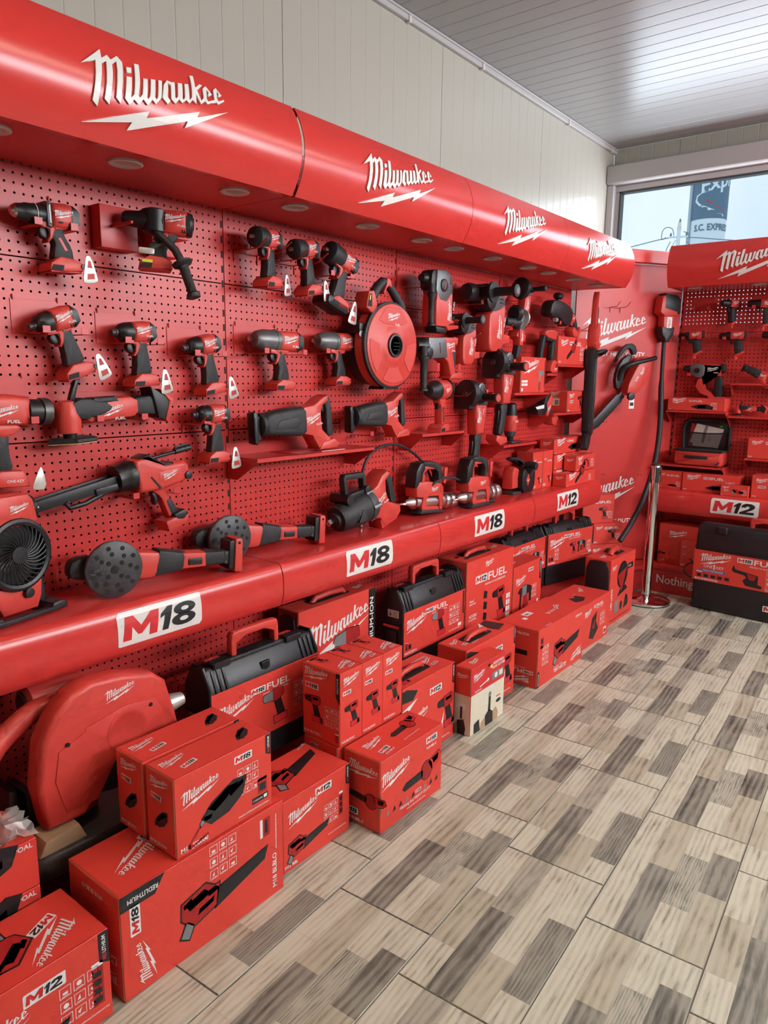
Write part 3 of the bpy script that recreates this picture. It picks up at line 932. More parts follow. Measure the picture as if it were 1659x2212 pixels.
def fuel(A, num, x, y, h, lay=0, ang=0.0, sub=True):
    """badge + FUEL + small line below; h = height of the letters"""
    B = Art()
    B.badge(num, h * 1.3, h * .5, h * 2.7)
    B.text('FUEL', h * 2.9, 0, h, 'print_white', 0, 0, .012, 0, 1.0, 0, h * 4.6)
    if sub:
        B.text('DRIVEN TO OUTPERFORM.', h * 2.2, -h * .55, h * .26, 'print_white', 0, 0, .012, 0, 1, 0, h * 5.0)
    return A.merge(B, x, y, ang, lay)

def lithium(A, x0, y0, x1, y1, txt='REDLITHIUM', down=True):
    """black corner strip with a vertical line of lettering"""
    c = (x1 - x0) * .5
    A.poly([(x0, y0 + c), (x1, y0), (x1, y1), (x0, y1)], 'print_black', 0)
    h = (x1 - x0) * .38
    L = (y1 - y0) * .74
    A.text(txt[:3], (x0 + x1) / 2 + h / 2, y0 + (y1 - y0) * .16, h, 'print_red', 1, 90, .02, 0, 1, 0, L * .27)
    A.text(txt[3:], (x0 + x1) / 2 + h / 2, y0 + (y1 - y0) * .16 + L * .3, h, 'print_white', 1, 90, .02, 0, 1, 0, L * .7)
    return A

def carton(label, x0, x1, y0, y1, z0, z1, front=None, left=None, top=None, phi=0.0, group='red tool cartons', name='carton', flap=True, body='red_carton', right=None):
    """world ranges x0..x1 (depth), y0..y1 (width), z0..z1; phi turns it about its near front corner"""
    L, H, D = y1 - y0, z1 - z0, x1 - x0
    loc = (x1, y0, z0)
    return carton_at(label, loc, phi, L, H, D, front, left, top, group, name, flap, body, right)

def carton_at(label, loc, phi, L, H, D, front=None, left=None, top=None, group='red tool cartons', name='carton', flap=True, body='red_carton', right=None):
    t = thing(name, label, 'box', loc, phi, group=group)
    MB().box(0, L, 0, H, -D, 0, body, .0012, .0012).build('body', t)
    if flap:
        f = MB().box(-.0012, -.0001, .003, H - .003, -D + .004, -.004, body)
        f.box(-.0014, -.0001, H - .0032, H - .0018, -D + .004, -.003, 'kraft')
        f.box(-.0014, -.0001, .004, H - .003, -.0042, -.0028, 'kraft')
        f.build('end_flap', t)
        MB().box(.004, L - .004, H - .0001, H + .0009, -D + .003, -.0035, body).box(.004, L - .004, H - .0001, H + .0010, -.0035, -.0026, 'print_deep').build('top_flap', t)
    if front:
        MB().art(front, (0, 0, 0), (1, 0, 0), (0, 1, 0), (0, 0, 1)).build('front_print', t, 0)
    if left:
        MB().art(left, (-.0013 if flap else 0, 0, -D), (0, 0, 1), (0, 1, 0), (-1, 0, 0)).build('end_print', t, 0)
    if top:
        MB().art(top, (0, H + (.001 if flap else 0), 0), (1, 0, 0), (0, 0, -1), (0, 1, 0)).build('top_print', t, 0)
    return t

def url(A, x, y, w, ang=0.0):
    return A.text('www.milwaukeetool.eu', x, y, w * .055, 'print_white', 0, ang, .012, 0, 1, 0, w)

# --- long blower carton on the floor
F_ = Art().badge('18', .038, .205, .082, 0, 90).logo(.062, .078, .125, 'print_white', 0, 90)
F_.poly([(0, .285), (.125, .285), (.095, .242), (0, .242)], 'print_black', 0).text('REDLITHIUM', .104, .268, .013, 'print_white', 1, 180, .016, 0, 1, 0, .085)
pic(F_, 'longblower', .150, .105, .27, -20)
F_.icons(.262, .178, .026).text('M18 BLBLO', .498, .025, .016, 'print_white', 0, 90)
url(F_, .500, .145, .11, 90)
F_.rect(.438, .205, .448, .262, 'print_white').rect(.449, .205, .475, .262, 'print_deep').rect(.456, .215, .466, .255, 'print_black', 1)
T_ = Art().logo(.125, .115, .175, 'print_white', 0, 190).badge('18', .20, .17, .085, 0, 200)
L_ = Art().text('M18 BLBLO', .155, .255, .013, 'print_white', 0, 180, .016, 0, 1, 0, .09).badge('18', .17, .10, .07, 0, 180).logo(.16, .045, .09, 'print_white', 0, 180)
carton('long red cordless blower carton on the floor under two smaller cartons', .468, .698, -.938, -.412, .0005, .285, F_, L_, T_)
# --- two inflator cartons standing on it
def js(label, x0, x1):
    F_ = Art().logo(.078, .155, .125).badge('18', .222, .188, .062)
    pic(F_, 'jump', .075, .062, .125, -20); F_.poly([(.085, .06), (.045, .022), (.05, .016), (.098, .03), (.10, .022), (.04, .008), (.03, .016), (.075, .062)], 'print_deep', 0)
    F_.icons(.200, .078, .0215).text('M18 JS2000', .012, .010, .013, 'print_white', 0, 0, .022)
    F_.rect(.272, .052, .305, .098, 'print_deep').rect(.272, .09, .305, .098, 'print_white').rect(.278, .06, .3, .082, 'print_black', 1)
    F_.rect(.250, .030, .308, .048, 'print_black').text('12 V BENZIN/DIESEL', .253, .036, .005, 'print_white', 1, 0, .012, 0, 1, 0, .036).rect(.292, .034, .304, .044, 'print_white', 1)
    url(F_, .20, .014, .11)
    lithium(F_, .303, .155, .322, .219)
    T_ = Art().logo(.055, .082, .085).badge('18', .075, .04, .05, 0, 12); pic(T_, 'jump', .235, .035, .055, -4)
    L_ = Art().logo(.058, .188, .08, 'print_white', 0, -4).badge('18', .045, .148, .045, 0, -4); pic(L_, 'jump', .035, .065, .055, 0, 0, False)
    L_.text('M18 JS2000', .012, .012, .009, 'print_white', 0, 0, .02, 0, 1, 0, .07)
    return carton(label, x0, x1, -.770, -.446, .2890, .508, F_, L_, T_, group='pair of jump starter cartons')
js('front red jump starter carton on top of the long blower carton', .569, .691)
js('rear red jump starter carton, between the front one and the chop saw', .434, .557)
# --- small blower carton beside it
F_ = Art().logo(.085, .172, .135).badge('12', .178, .208, .075)
pic(F_, 'longblower', .01, .055, .165, -22); F_.icons(.180, .072, .019).rect(.252, .075, .27, .15, 'print_deep').rect(.252, .15, .27, .158, 'print_white')
for i in range(3):
    F_.rect(.256, .082 + .022 * i, .266, .096 + .022 * i, 'print_black', 1)
F_.text('M12 BBL', .006, .012, .011); url(F_, .20, .03, .085); lithium(F_, .285, .165, .303, .238)
T_ = Art().text('M12 BBL', .255, .185, .010, 'print_white', 0, 20); pic(T_, 'longblower', .03, .085, .22, -16)
carton('red compact blower carton on the floor between the two bigger blower cartons', .455, .660, -.376, -.072, .0005, .240, F_, Art().logo(.1, .15, .13), T_)
# --- carton that carries the three drill cartons, then the drill cartons
carton('plain red carton under the three cordless drill cartons', .432, .590, -.052, .300, .0005, .262, Art().logo(.2, .2, .1), Art().badge('18', .05, .235, .04, 0, 180), None)
def drillbox(label, y0, y1):
    F_ = Art().logo(.055, .228, .085).badge('18', .034, .186, .042); pic(F_, 'drill', .022, .05, .078)
    F_.text('M18 BLPDRC', .008, .008, .0085)
    L_ = Art().logo(.062, .232, .115, 'print_white', 0, -6).badge('18', .045, .188, .062); pic(L_, 'drill', .01, .055, .085)
    L_.icons(.105, .06, .019).text('M18 BLPDRC', .006, .012, .0105).rect(.152, .012, .168, .04, 'print_deep').rect(.152, .04, .168, .045, 'print_white')
    L_.poly([(.155, .175), (.172, .15), (.172, .261), (.155, .261)], 'print_black').text('REDLITHIUM', .166, .19, .007, 'print_white', 1, 90, .012)
    T_ = Art().logo(.07, .05, .085, 'print_white', 0, 190).badge('18', .085, .025, .034, 0, 195); pic(T_, 'drill', .012, .11, .05, -6); T_.text('M18 BLPDRC', .008, .155, .007, 'print_white', 0, 8, .014, 0, 1, 0, .05)
    return carton(label, .427, .600, y0, y1, .2645, .527, F_, L_, T_, group='row of three cordless drill cartons')
for i, lb in enumerate(('first of the three red drill cartons in a row, its end face showing', 'middle one of the three red drill cartons in a row', 'last of the three red drill cartons in a row, beside the kit carton')):
    drillbox(lb, -.051 + .1145 * i, -.051 + .1145 * i + .1135)
# --- blower carton in front of them
F_ = Art().logo(.082, .185, .165).badge('18', .292, .228, .068).text('M18 BBL-0', .262, .195, .0095)
pic(F_, 'blower', .125, .105, .175, -30)
F_.text('Nothing but HEAVY DUTY', .11, .034, .0125, 'print_white', 0, 0, .006, 0, 1, 0, .18); F_.badge('18', .215, .062, .034); url(F_, .15, .018, .11)
for i in range(9):
    F_.poly([(.03 + .036 * i, .048), (.042 + .036 * i, .07), (.05 + .036 * i, .052)], 'print_black' if i % 3 else 'print_grey') if i not in (5,) else None
L_ = Art().logo(.082, .205, .135, 'print_white', 0, -12); pic(L_, 'blower', .015, .11, .13, -38); L_.badge('18', .03, .045, .07).text('M18 BBL-0', .02, .012, .011)
T_ = Art().logo(.085, .10, .105).badge('18', .075, .045, .055, 0, 8).text('M18 BBL-0', .055, .016, .0085, 'print_white', 0, 8); pic(T_, 'blower', .16, .08, .14, -28); url(T_, .17, .03, .10, 4)
t = carton('red blower carton with a bulging corner flap, frontmost on the floor', .603, .762, -.034, .326, .0005, .260, F_, L_, T_)
b = MB(); b.slab([(.0, .075), (.030, .072), (.036, .125), (.0, .14)], 0, .004, .001, 'red_carton', 1); b.slab([(-.001, .073), (-.001, .142), (.002, .142), (.002, .073)], -.05, .003, .0005, 'kraft', 1); b.build('bent_flap', t)

# --- kit cartons with a carrying handle let into the top
def kit(label, x0, x1, y0, y1, z1, F_, L_, T_, hu=.5, hw=.20, z0=.0005, dark=False, group='red kit cartons with top handles'):
    L, H, D = y1 - y0, z1 - z0, x1 - x0
    t = carton(label, x0, x1, y0, y1, z0, z1, F_, L_, T_, group=group)
    c = L * hu
    o = MB().slab(smooth(rrect(c - hw / 2 - .016, .26 * D, c + hw / 2 + .016, .72 * D, .015, 2)), 0, .0012, 0, 'dark_gap', 1, 2).build('recess', t)
    o.matrix_basis = Matrix(((1, 0, 0, 0), (0, 0, 1, H + .0011), (0, -1, 0, 0), (0, 0, 0, 1)))
    MB().tube([(c - hw / 2, H - .006, -D * .48), (c - hw / 2 + .02, H + .016, -D * .45), (c, H + .020, -D * .45), (c + hw / 2 - .02, H + .016, -D * .45), (c + hw / 2, H - .006, -D * .48)], .0125, 'red_plastic', 10).build('handle', t)
    return t
def swoosh(A, x0, y0, x1, y1, t):
    return A.poly([(x0, y0), (x1, y1), (x0 + t * 2.2, y0 - t)], 'print_white')
def kit12(L, H, title):
    F_ = Art().logo(.10, .175, .15).badge('12', L * .62, H * .78, .085)
    pic(F_, 'drill', L * .66, .05, .13)
    F_.poly([(L * .66, .02), (L * .80, .14), (L * .74, .01)], 'print_white', 1).poly([(L * .63, .04), (L * .70, .10), (L * .72, .04)], 'print_deep', 1)
    F_.poly([(0, H * .72), (.10, H * .80), (.02, H * .64), (0, H * .66)], 'print_white').poly([(0, H * .82), (.07, H * .80), (.10, H * .90), (.03, H * .97), (0, H * .97)], 'print_black')
    F_.text(title, .09, .125, .014); url(F_, L * .52, .02, L * .4)
    lithium(F_, L - .018, H * .72, L - .001, H - .001)
    return F_
T_ = Art().logo(.30, .10, .075, 'print_white', 0, 10).badge('12', .30, .06, .045, 0, 188).text('SCREWDRIVER KIT', .335, .135, .009, 'print_white', 0, 180, .014); pic(T_, 'drill', .01, .02, .08)
kit('red cordless kit carton with a handle, beside the hole cutter carton', .395, .572, .335, .700, .328, kit12(.365, .327, 'DRIVER'), None, T_, .45, .16)
T_ = Art().logo(.055, .10, .075, 'print_white', 0, 10).badge('12', .075, .055, .05, 0, 8).text('CORDLESS TOOL', .10, .03, .010, 'print_white', 0, 8); T_.poly([(.30, .13), (.40, .15), (.42, .05), (.33, .03)], 'print_black').poly([(.27, .10), (.34, .15), (.31, .08)], 'print_white', 1)
kit('larger red cordless kit carton with a handle, behind the hole cutter carton', .398, .550, .828, 1.272, .330, kit12(.444, .329, 'DRIVER'), None, T_, .43, .17)
# --- hole cutter carton, cream below and red above
H, L = .299, .283
F_ = Art().rect(0.0013, .0013, L - .0013, H * .60, 'print_cream').rect(0.0013, H * .60, L - .0013, H - .0013, 'print_red')
F_.logo(.06, .255, .095, 'print_white', 1).text('ADJUSTABLE', .175, .268, .012, 'print_white', 1).text('HOLE CUTTER', .172, .25, .012, 'print_white', 1).rect(.155, .258, .172, .272, 'print_yellow', 1, .003)
F_.rect(.172, .196, .27, .232, 'print_grey', 1).poly(circ(.205, .214, .013, 10), 'print_white', 2).rect(.232, .202, .262, .226, 'print_cream', 2).poly([(.07, .204), (.13, .214), (.135, .222), (.15, .214), (.134, .204), (.13, .209), (.07, .198)], 'print_white', 1)
F_.text('125-300 mm', .03, .186, .008, 'print_white', 1)
F_.poly(circ(.155, .135, .052, 18, ry=.038), 'print_white', 1).poly(circ(.155, .135, .049, 18, ry=.035), 'print_cream', 2).rect(.147, .06, .165, .14, 'print_black', 3, .003).poly(circ(.156, .14, .012, 10), 'print_grey', 4)
F_.poly([(.125, .0), (.12, .05), (.155, .07), (.185, .05), (.19, .0)], 'print_black', 3).poly([(.03, .0), (.03, .045), (.07, .055), (.08, .0)], 'print_black', 3).poly([(.19, .001), (.185, .05), (.215, .06), (.235, .03), (.23, .001)], 'print_skin', 2).poly([(.08, .001), (.09, .03), (.125, .045), (.12, .001)], 'print_skin', 2)
F_.poly(circ(.235, .085, .022, 12, ry=.009), 'print_black', 1).rect(.215, .105, .25, .110, 'print_red', 1)
L_ = Art().rect(.001, .0013, .080, H * .60, 'print_cream').logo(.038, .262, .058, 'print_white', 0, -6).poly(circ(.036, .125, .026, 14, ry=.019), 'print_white', 1).rect(.032, .07, .042, .125, 'print_black', 2).poly([(.02, .0), (.018, .06), (.05, .07), (.06, .03), (.055, .0)], 'print_black', 2).poly([(.002, .002), (.004, .04), (.02, .06), (.025, .002)], 'print_skin', 1)
T_ = Art().logo(.09, .042, .075)
t = carton('cream and red hole cutter carton standing on the floor', .557, .638, .728, 1.011, .0005, .300, F_, L_, T_, group=None)
MB().slab(circ(.142, H - .022, .012, 12, ry=.006), .0002, .0016, 0, 'dark_gap', 1).build('hang_hole', t)
# --- blower carton lying upside down
F_ = Art().logo(.455, .052, .14, 'print_white', 0, 180); fuel(F_, '18', .33, .045, .020, 0, 180)
pic(F_, 'longblower', .16, .12, .27, -22); F_.icons(.045, .105, .020, 3, 4).rect(.02, .20, .05, .255, 'print_deep').rect(.02, .20, .05, .212, 'print_white').rect(.027, .225, .043, .248, 'print_black', 1)
F_.rect(0.001, .001, .022, .085, 'print_black').text('REDLITHIUM', .015, .012, .008, 'print_white', 1, 90, .012).text('M18 FBLG3', .50, .268, .012, 'print_white', 0, 180)
L_ = Art().text('M18 FBLG3', .175, .275, .013, 'print_white', 0, 180); L_.rect(.0, .16, .17, .185, 'print_black'); fuel(L_, '18', .205, .085, .020, 0, 180); L_.logo(.14, .035, .10, 'print_white', 0, 180)
T_ = Art().logo(.40, .105, .085, 'print_white', 0, 200).text('M18 FBLG3', .145, .012, .009, 'print_white', 0, 180).rect(.155, .145, .225, .185, 'print_white').rect(.10, .125, .13, .15, 'print_white').rect(.165, .155, .2, .17, 'print_grey', 1); fuel(T_, '18', .36, .10, .014, 0, 185)
carton('long red blower carton lying upside down on the floor', .410, .638, 1.345, 1.880, .0005, .300, F_, L_, T_)
F_ = Art().logo(.07, .205, .10); fuel(F_, '18', .15, .215, .018); F_.icons(.25, .09, .020)
F_.poly([(.10, .05), (.13, .16), (.20, .19), (.19, .13), (.23, .08), (.16, .03)], 'print_black').poly([(.13, .10), (.18, .15), (.17, .09)], 'print_deep', 1); F_.rect(.31, .02, .35, .06, 'print_white').rect(.315, .025, .345, .05, 'print_deep', 1)
T_ = Art().logo(.28, .14, .08, 'print_white', 0, 20).rect(.14, .12, .165, .13, 'print_cream'); T_.poly([(.03, .06), (.07, .12), (.11, .10), (.15, .13), (.16, .06), (.09, .04)], 'print_black')
carton('red carton between the upside-down blower carton and the fan carton', .380, .602, 1.955, 2.330, .0005, .266, F_, None, T_)
# --- carton sleeve around a black case, with a red tube handle
F_ = Art().logo(.06, .36, .07); pic(F_, 'fan', .12, .16, .20, 8); F_.poly([(.12, .30), (.27, .33), (.20, .18)], 'print_deep', 2).text('LED LIGHT', .05, .10, .02, 'print_white', 0, 90, .02).rect(.29, .31, .38, .345, 'print_black').text('12 18', .30, .32, .015, 'print_white', 1)
F_.rect(.10, .06, .16, .14, 'print_grey').poly(circ(.21, .09, .022, 10, ry=.03), 'print_black').poly([(.25, .06), (.33, .07), (.32, .13), (.28, .15)], 'print_black').rect(.03, .02, .36, .027, 'print_deep')
t = carton('tall red carton sleeve around a black case with tube handle, by the chrome post', .393, .556, 2.450, 2.862, .0005, .418, F_, None, Art().logo(.08, .08, .09), group=None, flap=False)
e = MB(); e.slab(smooth([(.004, -.156), (.21, -.159), (.40, -.152), (.412, -.08), (.40, -.010), (.21, -.004), (.004, -.008)], 1), -.010, .0002, .006, 'case_black', 2, 0).build('black_case_end', t)
MB().slab([(.17, .03), (.30, .03), (.34, .10), (.30, .15), (.20, .13)], 0, .0015, 0, 'dark_gap', 1, 2).build('recess', t).matrix_basis = Matrix(((1, 0, 0, 0), (0, 0, 1, .4178), (0, -1, 0, 0), (0, 0, 0, 1)))
MB().tube([(.13, .418, -.06), (.15, .440, -.06), (.24, .445, -.065), (.27, .42, -.07)], .018, 'red_plastic', 12).build('handle', t)

# --- near left: blower carton, stacked work light cartons
F_ = Art().logo(.155, .125, .19).badge('12', .285, .180, .095, 0, 0); F_.icons(.315, .055, .027); F_.rect(.392, .05, .42, .15, 'print_deep').rect(.392, .15, .42, .162, 'print_white')
for i in range(4):
    F_.rect(.397, .058 + .022 * i, .415, .072 + .022 * i, 'print_black', 1)
url(F_, .33, .03, .10); lithium(F_, .412, .145, .437, .231); pic(F_, 'longblower', .10, .03, .2, -22)
T_ = Art().logo(.335, .065, .15, 'print_white', 0, 206).badge('12', .345, .125, .075, 0, 205); pic(T_, 'longblower', .30, .16, .26, 190)
carton('red blower carton at the near end of the floor row', .486, .700, -1.410, -.972, .0005, .232, F_, None, T_)
def poal(label, z0, z1):
    F_ = Art().text('M12 POAL', .315, .108, .013); pic(F_, 'light', .18, .02, .18)
    F_.rect(.17, .045, .20, .085, 'paper', 2)
    T_ = Art().text('M12 POAL', .315, .02, .012, 'print_white', 0, 20)
    return carton(label, .295, .470, -1.42, -1.013, z0, z1, F_, None, T_, group='stack of work light cartons')
poal('bottom red work light carton, behind the near blower carton', .0005, .1275)
poal('middle red work light carton of the near stack', .1305, .2575)
poal('top red work light carton of the near stack, a plastic bag on it', .2605, .3875)

# ------------------------------------------------------------------ black tool cases with red printed sleeves
def case(label, loc, phi, L, H, D, v0, v1, F_, handle=True, group='black cases with red sleeves', sleeve=True, roll=0):
    t = thing('tool_case', label, 'case', loc, phi, group=group, roll=roll)
    prof = [(0, -.006), (.004, 0), (H * .74, 0), (H * .80, -.010), (H * .93, -.030), (H * .95, -.040), (H * .95, -D + .040), (H * .93, -D + .030), (H * .80, -D + .010), (H * .74, -D), (.004, -D), (0, -D + .006)]
    body = MB().slab(prof, .004, L - .004, .010, 'case_black', 2, 0)
    body.build('shell', t)
    # raised ribs on the shoulders and the seam
    q = [(0, .0), (H * .74, .0), (H * .80, -.010), (H * .93, -.030), (H * .96, -.040)]
    for u in (.028, .050, .072, L - .034, L - .056, L - .078):
        b = MB(); b.slab([(H * .60, .0035), (H * .76, .0035), (H * .93, -.026), (H * .93, -.034), (H * .74, -.004), (H * .60, -.004)], u, u + .010, .001, 'case_black', 1, 0)
        b.build('rib', t)
    for u in (.0005, L - .0135):
        b = MB(); b.slab([(H * .05, .002), (H * .80, .002), (H * .97, -.034), (H * .97, -D + .034), (H * .80, -D - .002), (H * .05, -D - .002)], u, u + .013, .004, 'case_black', 1, 0)
        b.build('end_rim', t)
    MB().box(-.0015, L + .0015, H * .56, H * .585, -D - .001, .0015, 'dark_gap', .0005).build('seam', t)
    e = MB().box(-.004, .001, H * .10, H * .50, -D * .78, -D * .22, 'black_plastic', .002, .003)
    e.build('end_recess', t)
    for a in (H * .07, H * .53):
        MB().box(-.0045, .001, a, a + .012, -D * .84, -D * .16, 'red_plastic', .001, .002).build('end_latch', t)
    # top latches
    for u in (L * .15, L * .80):
        l = MB().slab(rrect(u - .036, -.062, u + .036, -.022, .004, 1), H * .93, H * .985, .003, 'case_black', 1, 2)
        o = l.build('latch', t); 
        o.data.transform(Matrix(((1, 0, 0, 0), (0, 0, 1, 0), (0, 1, 0, 0), (0, 0, 0, 1))))
        r = MB().slab(rrect(u - .030, -.088, u + .030, -.060, .004, 1), H * .935, H * .975, .003, 'red_plastic', 1, 2)
        r_ = r.build('latch_tab', o); r_.data.transform(Matrix(((1, 0, 0, 0), (0, 0, 1, 0), (0, 1, 0, 0), (0, 0, 0, 1))))
    MB().slab([(L * .46, H * .86), (L * .54, H * .86), (L * .54, H * .80), (L * .50, H * .775), (L * .46, H * .80)], -.026, -.008, .003, 'black_plastic', 1).build('front_notch', t)
    if handle:
        a, b = L * .27, L * .70
        wv = -D * .5
        MB().slab(smooth([(a, H * .93), (a + .002, H + .055), (a + .014, H + .068), (b - .014, H + .068), (b - .002, H + .055), (b, H * .93), (b - .022, H * .93), (b - .024, H + .042), (a + .024, H + .042), (a + .022, H * .93)], 1), wv - .015, wv + .015, .006, 'red_plastic').build('handle', t)
        MB().box(a - .03, b + .03, H * .93, H * .965, wv - .03, wv + .03, 'case_black', .006, .006).build('handle_base', t)
    if sleeve:
        s = MB()
        s.box(.006, L + .001, v0, v1, .0026, .0036, 'red_carton')
        s.box(L - .001, L + .0025, v0, v1, -D, .0036, 'red_carton')
        so = s.build('sleeve', t)
        if F_:
            MB().art(F_, (.006, v0, .0036), (1, 0, 0), (0, 1, 0), (0, 0, 1)).build('print', so, 0)
    return t

def case_print(num, kind, model, Ls=.49, Hs=.20):
    A = Art().logo(.095, Hs * .70, .165); fuel(A, num, .165, Hs * .80, .024)
    if kind == 'two':
        pic(A, 'drill', .23, .04, .07); pic(A, 'rotary', .31, .05, .09, 0); A.icons(.07, .03, .020, 2, 3).icons(.42, .05, .018, 2, 3)
    else:
        pic(A, kind, .215, .02, .115); A.icons(.362, .055, .025)
    A.rect(.012, .024, .03, .06, 'print_deep').rect(.012, .056, .03, .062, 'print_white').rect(.036, .028, .056, .05, 'print_black').poly([(.016, .03), (.022, .05), (.027, .03)], 'print_black', 1)
    A.text(model, .008, .008, .010, 'print_white', 0, 0, .02); url(A, .36, .022, .10)
    A.rect(Ls - .05, .03, Ls - .02, .045, 'print_white')
    A.poly([(Ls - .012, Hs * .45), (Ls, Hs * .40), (Ls, Hs), (Ls - .012, Hs)], 'print_black')
    return A
case('black tool case with red handle and sleeve, behind the jump starter cartons', (.35, -.392, .1905), 0, .50, .40, .125, .085, .305, case_print('18', 'wrench', 'M18 FHIWF12'))
c3 = case('black tool case with red handle, small recycling sticker on its end', (.30, .694, .1905), 0, .50, .40, .125, .085, .290, case_print('18', 'wrench', 'M18 PCWDP12'))
b = Art().rect(0, 0, .062, .034, 'paper').poly([(.008, .008), (.015, .027), (.022, .008)], 'print_black', 1).poly([(.012, .012), (.015, .02), (.018, .012)], 'paper', 2)
for i in range(3):
    b.rect(.03, .008 + .008 * i, .055, .011 + .008 * i, 'print_grey', 1)
MB().art(b, (-.0006, .262, -.082), (0, 0, 1), (0, 1, 0), (-1, 0, 0)).build('sticker', c3, 0)
case('black tool case with red sleeve, tucked behind the rotary hammer carton', (.150, 1.890, .1905), 0, .50, .40, .125, .13, .335, case_print('12', 'two', 'M12 FPP2A2'), True)
case('black tool case turned towards the aisle at the corner end of the deck', (.150, 2.412, .1905), -11.5, .50, .40, .125, .13, .335, case_print('12', 'two', 'M12 FPP2B2'), True)
# --- kit boxes standing on the deck
L, H = .468, .408
F_ = Art().logo(.23, .27, .40); pic(F_, 'wrench', .20, .05, .19); F_.poly([(.24, .04), (.27, .14), (.36, .17), (.36, .05)], 'print_black')
F_.rect(L - .045, .0, L - .001, H - .001, 'print_black').text('RED', L - .014, .04, .024, 'print_red', 1, 90, .02).text('LITHIUM-ION', L - .014, .108, .024, 'print_white', 1, 90, .02, 0, 1, 0, .26)
t = kit('tall red battery kit carton with black side stripe, behind the black case', .085, .200, .158, .626, .598, F_, None, Art().logo(.42, .06, .07), .48, .2, .1905)
MB().slab(smooth([(.0, -.112), (.37, -.112), (.395, -.06), (.37, -.004), (.0, -.004)], 1), -.012, .0, .006, 'case_black', 2, 0).build('black_case_end', t)
L, H = .470, .414
F_ = Art().logo(.215, .375, .085); fuel(F_, '12', .085, .285, .042)
for i in range(4):
    F_.poly([(.165, .02 + .058 * i), (.20, .015 + .058 * i), (.205, .05 + .058 * i), (.17, .062 + .058 * i)], 'print_black')
pic(F_, 'drill', .255, .05, .145); F_.text('4-in-1', .03, .20, .014).text('DEDICATED', .03, .186, .008).text('ACCESS', .028, .12, .015).text('& CONTROL', .028, .104, .009).text('34 Nm', .03, .05, .014)
for i in range(4):
    F_.rect(.405, .03 + .036 * i, .425, .058 + .036 * i, 'print_white').rect(.43, .03 + .036 * i, .445, .058 + .036 * i, 'print_white')
T_ = Art().logo(.40, .08, .08, 'print_white', 0, 10); T_.poly(circ(.06, .10, .02, 8, ry=.012), 'print_black').poly(circ(.11, .08, .02, 8, ry=.012), 'print_black').poly(circ(.07, .05, .02, 8, ry=.012), 'print_black').poly(circ(.12, .12, .02, 8, ry=.012), 'print_black')
t = kit('red installation drill kit carton with a handle, standing between cases on the deck', .128, .300, 1.218, 1.688, .604, F_, None, T_, .43, .2, .1905)
MB().slab(smooth([(.0, -.168), (.37, -.168), (.40, -.10), (.37, -.008), (.0, -.008)], 1), -.014, .0, .006, 'case_black', 2, 0).build('black_case_end', t)
F_ = Art().logo(.085, .20, .12).badge('18', .20, .245, .06); pic(F_, 'rotary', .06, .03, .16); F_.icons(.21, .075, .020); lithium(F_, .31, .16, .332, .282); F_.rect(.29, .02, .31, .05, 'print_white')
carton('red rotary hammer carton on the deck beside the kit carton', .175, .300, 1.700, 2.040, .1905, .480, F_, None, Art().logo(.1, .06, .08))

# ------------------------------------------------------------------ big case by the far display
PH = math.degrees(math.atan2(-.0846, .9964)) - 90 + 0
F_ = Art().logo(.135, .145, .20); fuel(F_, '18', .27, .150, .034)
F_.text('ONE', .065, .083, .020, 'print_white', 0, 0, .004).text('KEY', .145, .083, .020, 'print_white', 0, 0, .004).poly([(.128, .075), (.136, .075), (.136, .10), (.14, .104), (.132, .11), (.124, .104), (.128, .10)], 'print_white')
F_.rect(.045, .055, .205, .071, 'print_blue', 0, .006).text('TRACK AND MANAGE', .062, .059, .009, 'print_white', 1, 0, .012)
for i in range(5):
    F_.outline(.022 + .044 * i, .012, .060 + .044 * i, .046, .0015, 'print_deep').rect(.028 + .044 * i, .018, .054 + .044 * i, .038, 'print_black', 1)
F_.rect(.022, .048, .06, .055, 'print_white')
F_.poly([(.24, .10), (.25, .13), (.262, .105), (.33, .095), (.36, .09), (.40, .085), (.40, .03), (.43, .02), (.42, .005), (.33, .01), (.31, .04), (.33, .06), (.32, .075), (.25, .085)], 'print_black').poly([(.33, .09), (.39, .08), (.38, .05), (.35, .05)], 'print_deep', 1)
F_.icons(.445, .0, .025, 3, 4).text('M18 ONEFHPXDEL', .015, -.022 + .02, .013, 'print_white', 0, 0, .02)
t = thing('tool_case', 'large black hammer kit case with red sleeve standing before the far display', 'case', (.826, 3.210, .0005), -90 + math.degrees(math.atan2(-.041, .483)), group=None)
Lc, Hc, Dc = .62, .585, .17
prof = smooth([(0, -.012), (.01, 0), (.19, .002), (.40, .002), (.50, -.002), (.56, -.020), (.575, -.045), (.575, -Dc + .045), (.56, -Dc + .02), (.50, -Dc), (.01, -Dc), (0, -Dc + .012)], 1)
MB().slab(prof, 0, Lc, .024, 'case_black', 3, 0).build('shell', t)
MB().box(.0, Lc, .415, .421, -Dc - .001, .004, 'dark_gap', .001).build('seam', t)
for u in (.13, Lc - .16):
    MB().box(u, u + .06, .52, .565, -.022, .004, 'black_plastic', .004, .006).build('latch', t)
MB().slab(smooth([(.30, .56), (.30, .62), (.315, .64), (.52, .64), (.535, .62), (.535, .56), (.51, .56), (.505, .61), (.33, .61), (.325, .56)], 1), -.105, -.070, .008, 'red_plastic').build('handle', t)
s = MB().box(.002, Lc - .002, .197, .400, .0028, .0040, 'red_carton').box(-.0016, .0, .197, .400, -Dc + .02, .0035, 'red_carton').build('sleeve', t)
MB().art(F_, (.002, .205, .0040), (1, 0, 0), (0, 1, 0), (0, 0, 1)).build('print', s, 0)
MB().art(Art().badge('18', .50, .09, .11), (0, 0, .0015), (1, 0, 0), (0, 1, 0), (0, 0, 1)).build('badge', t, 0)
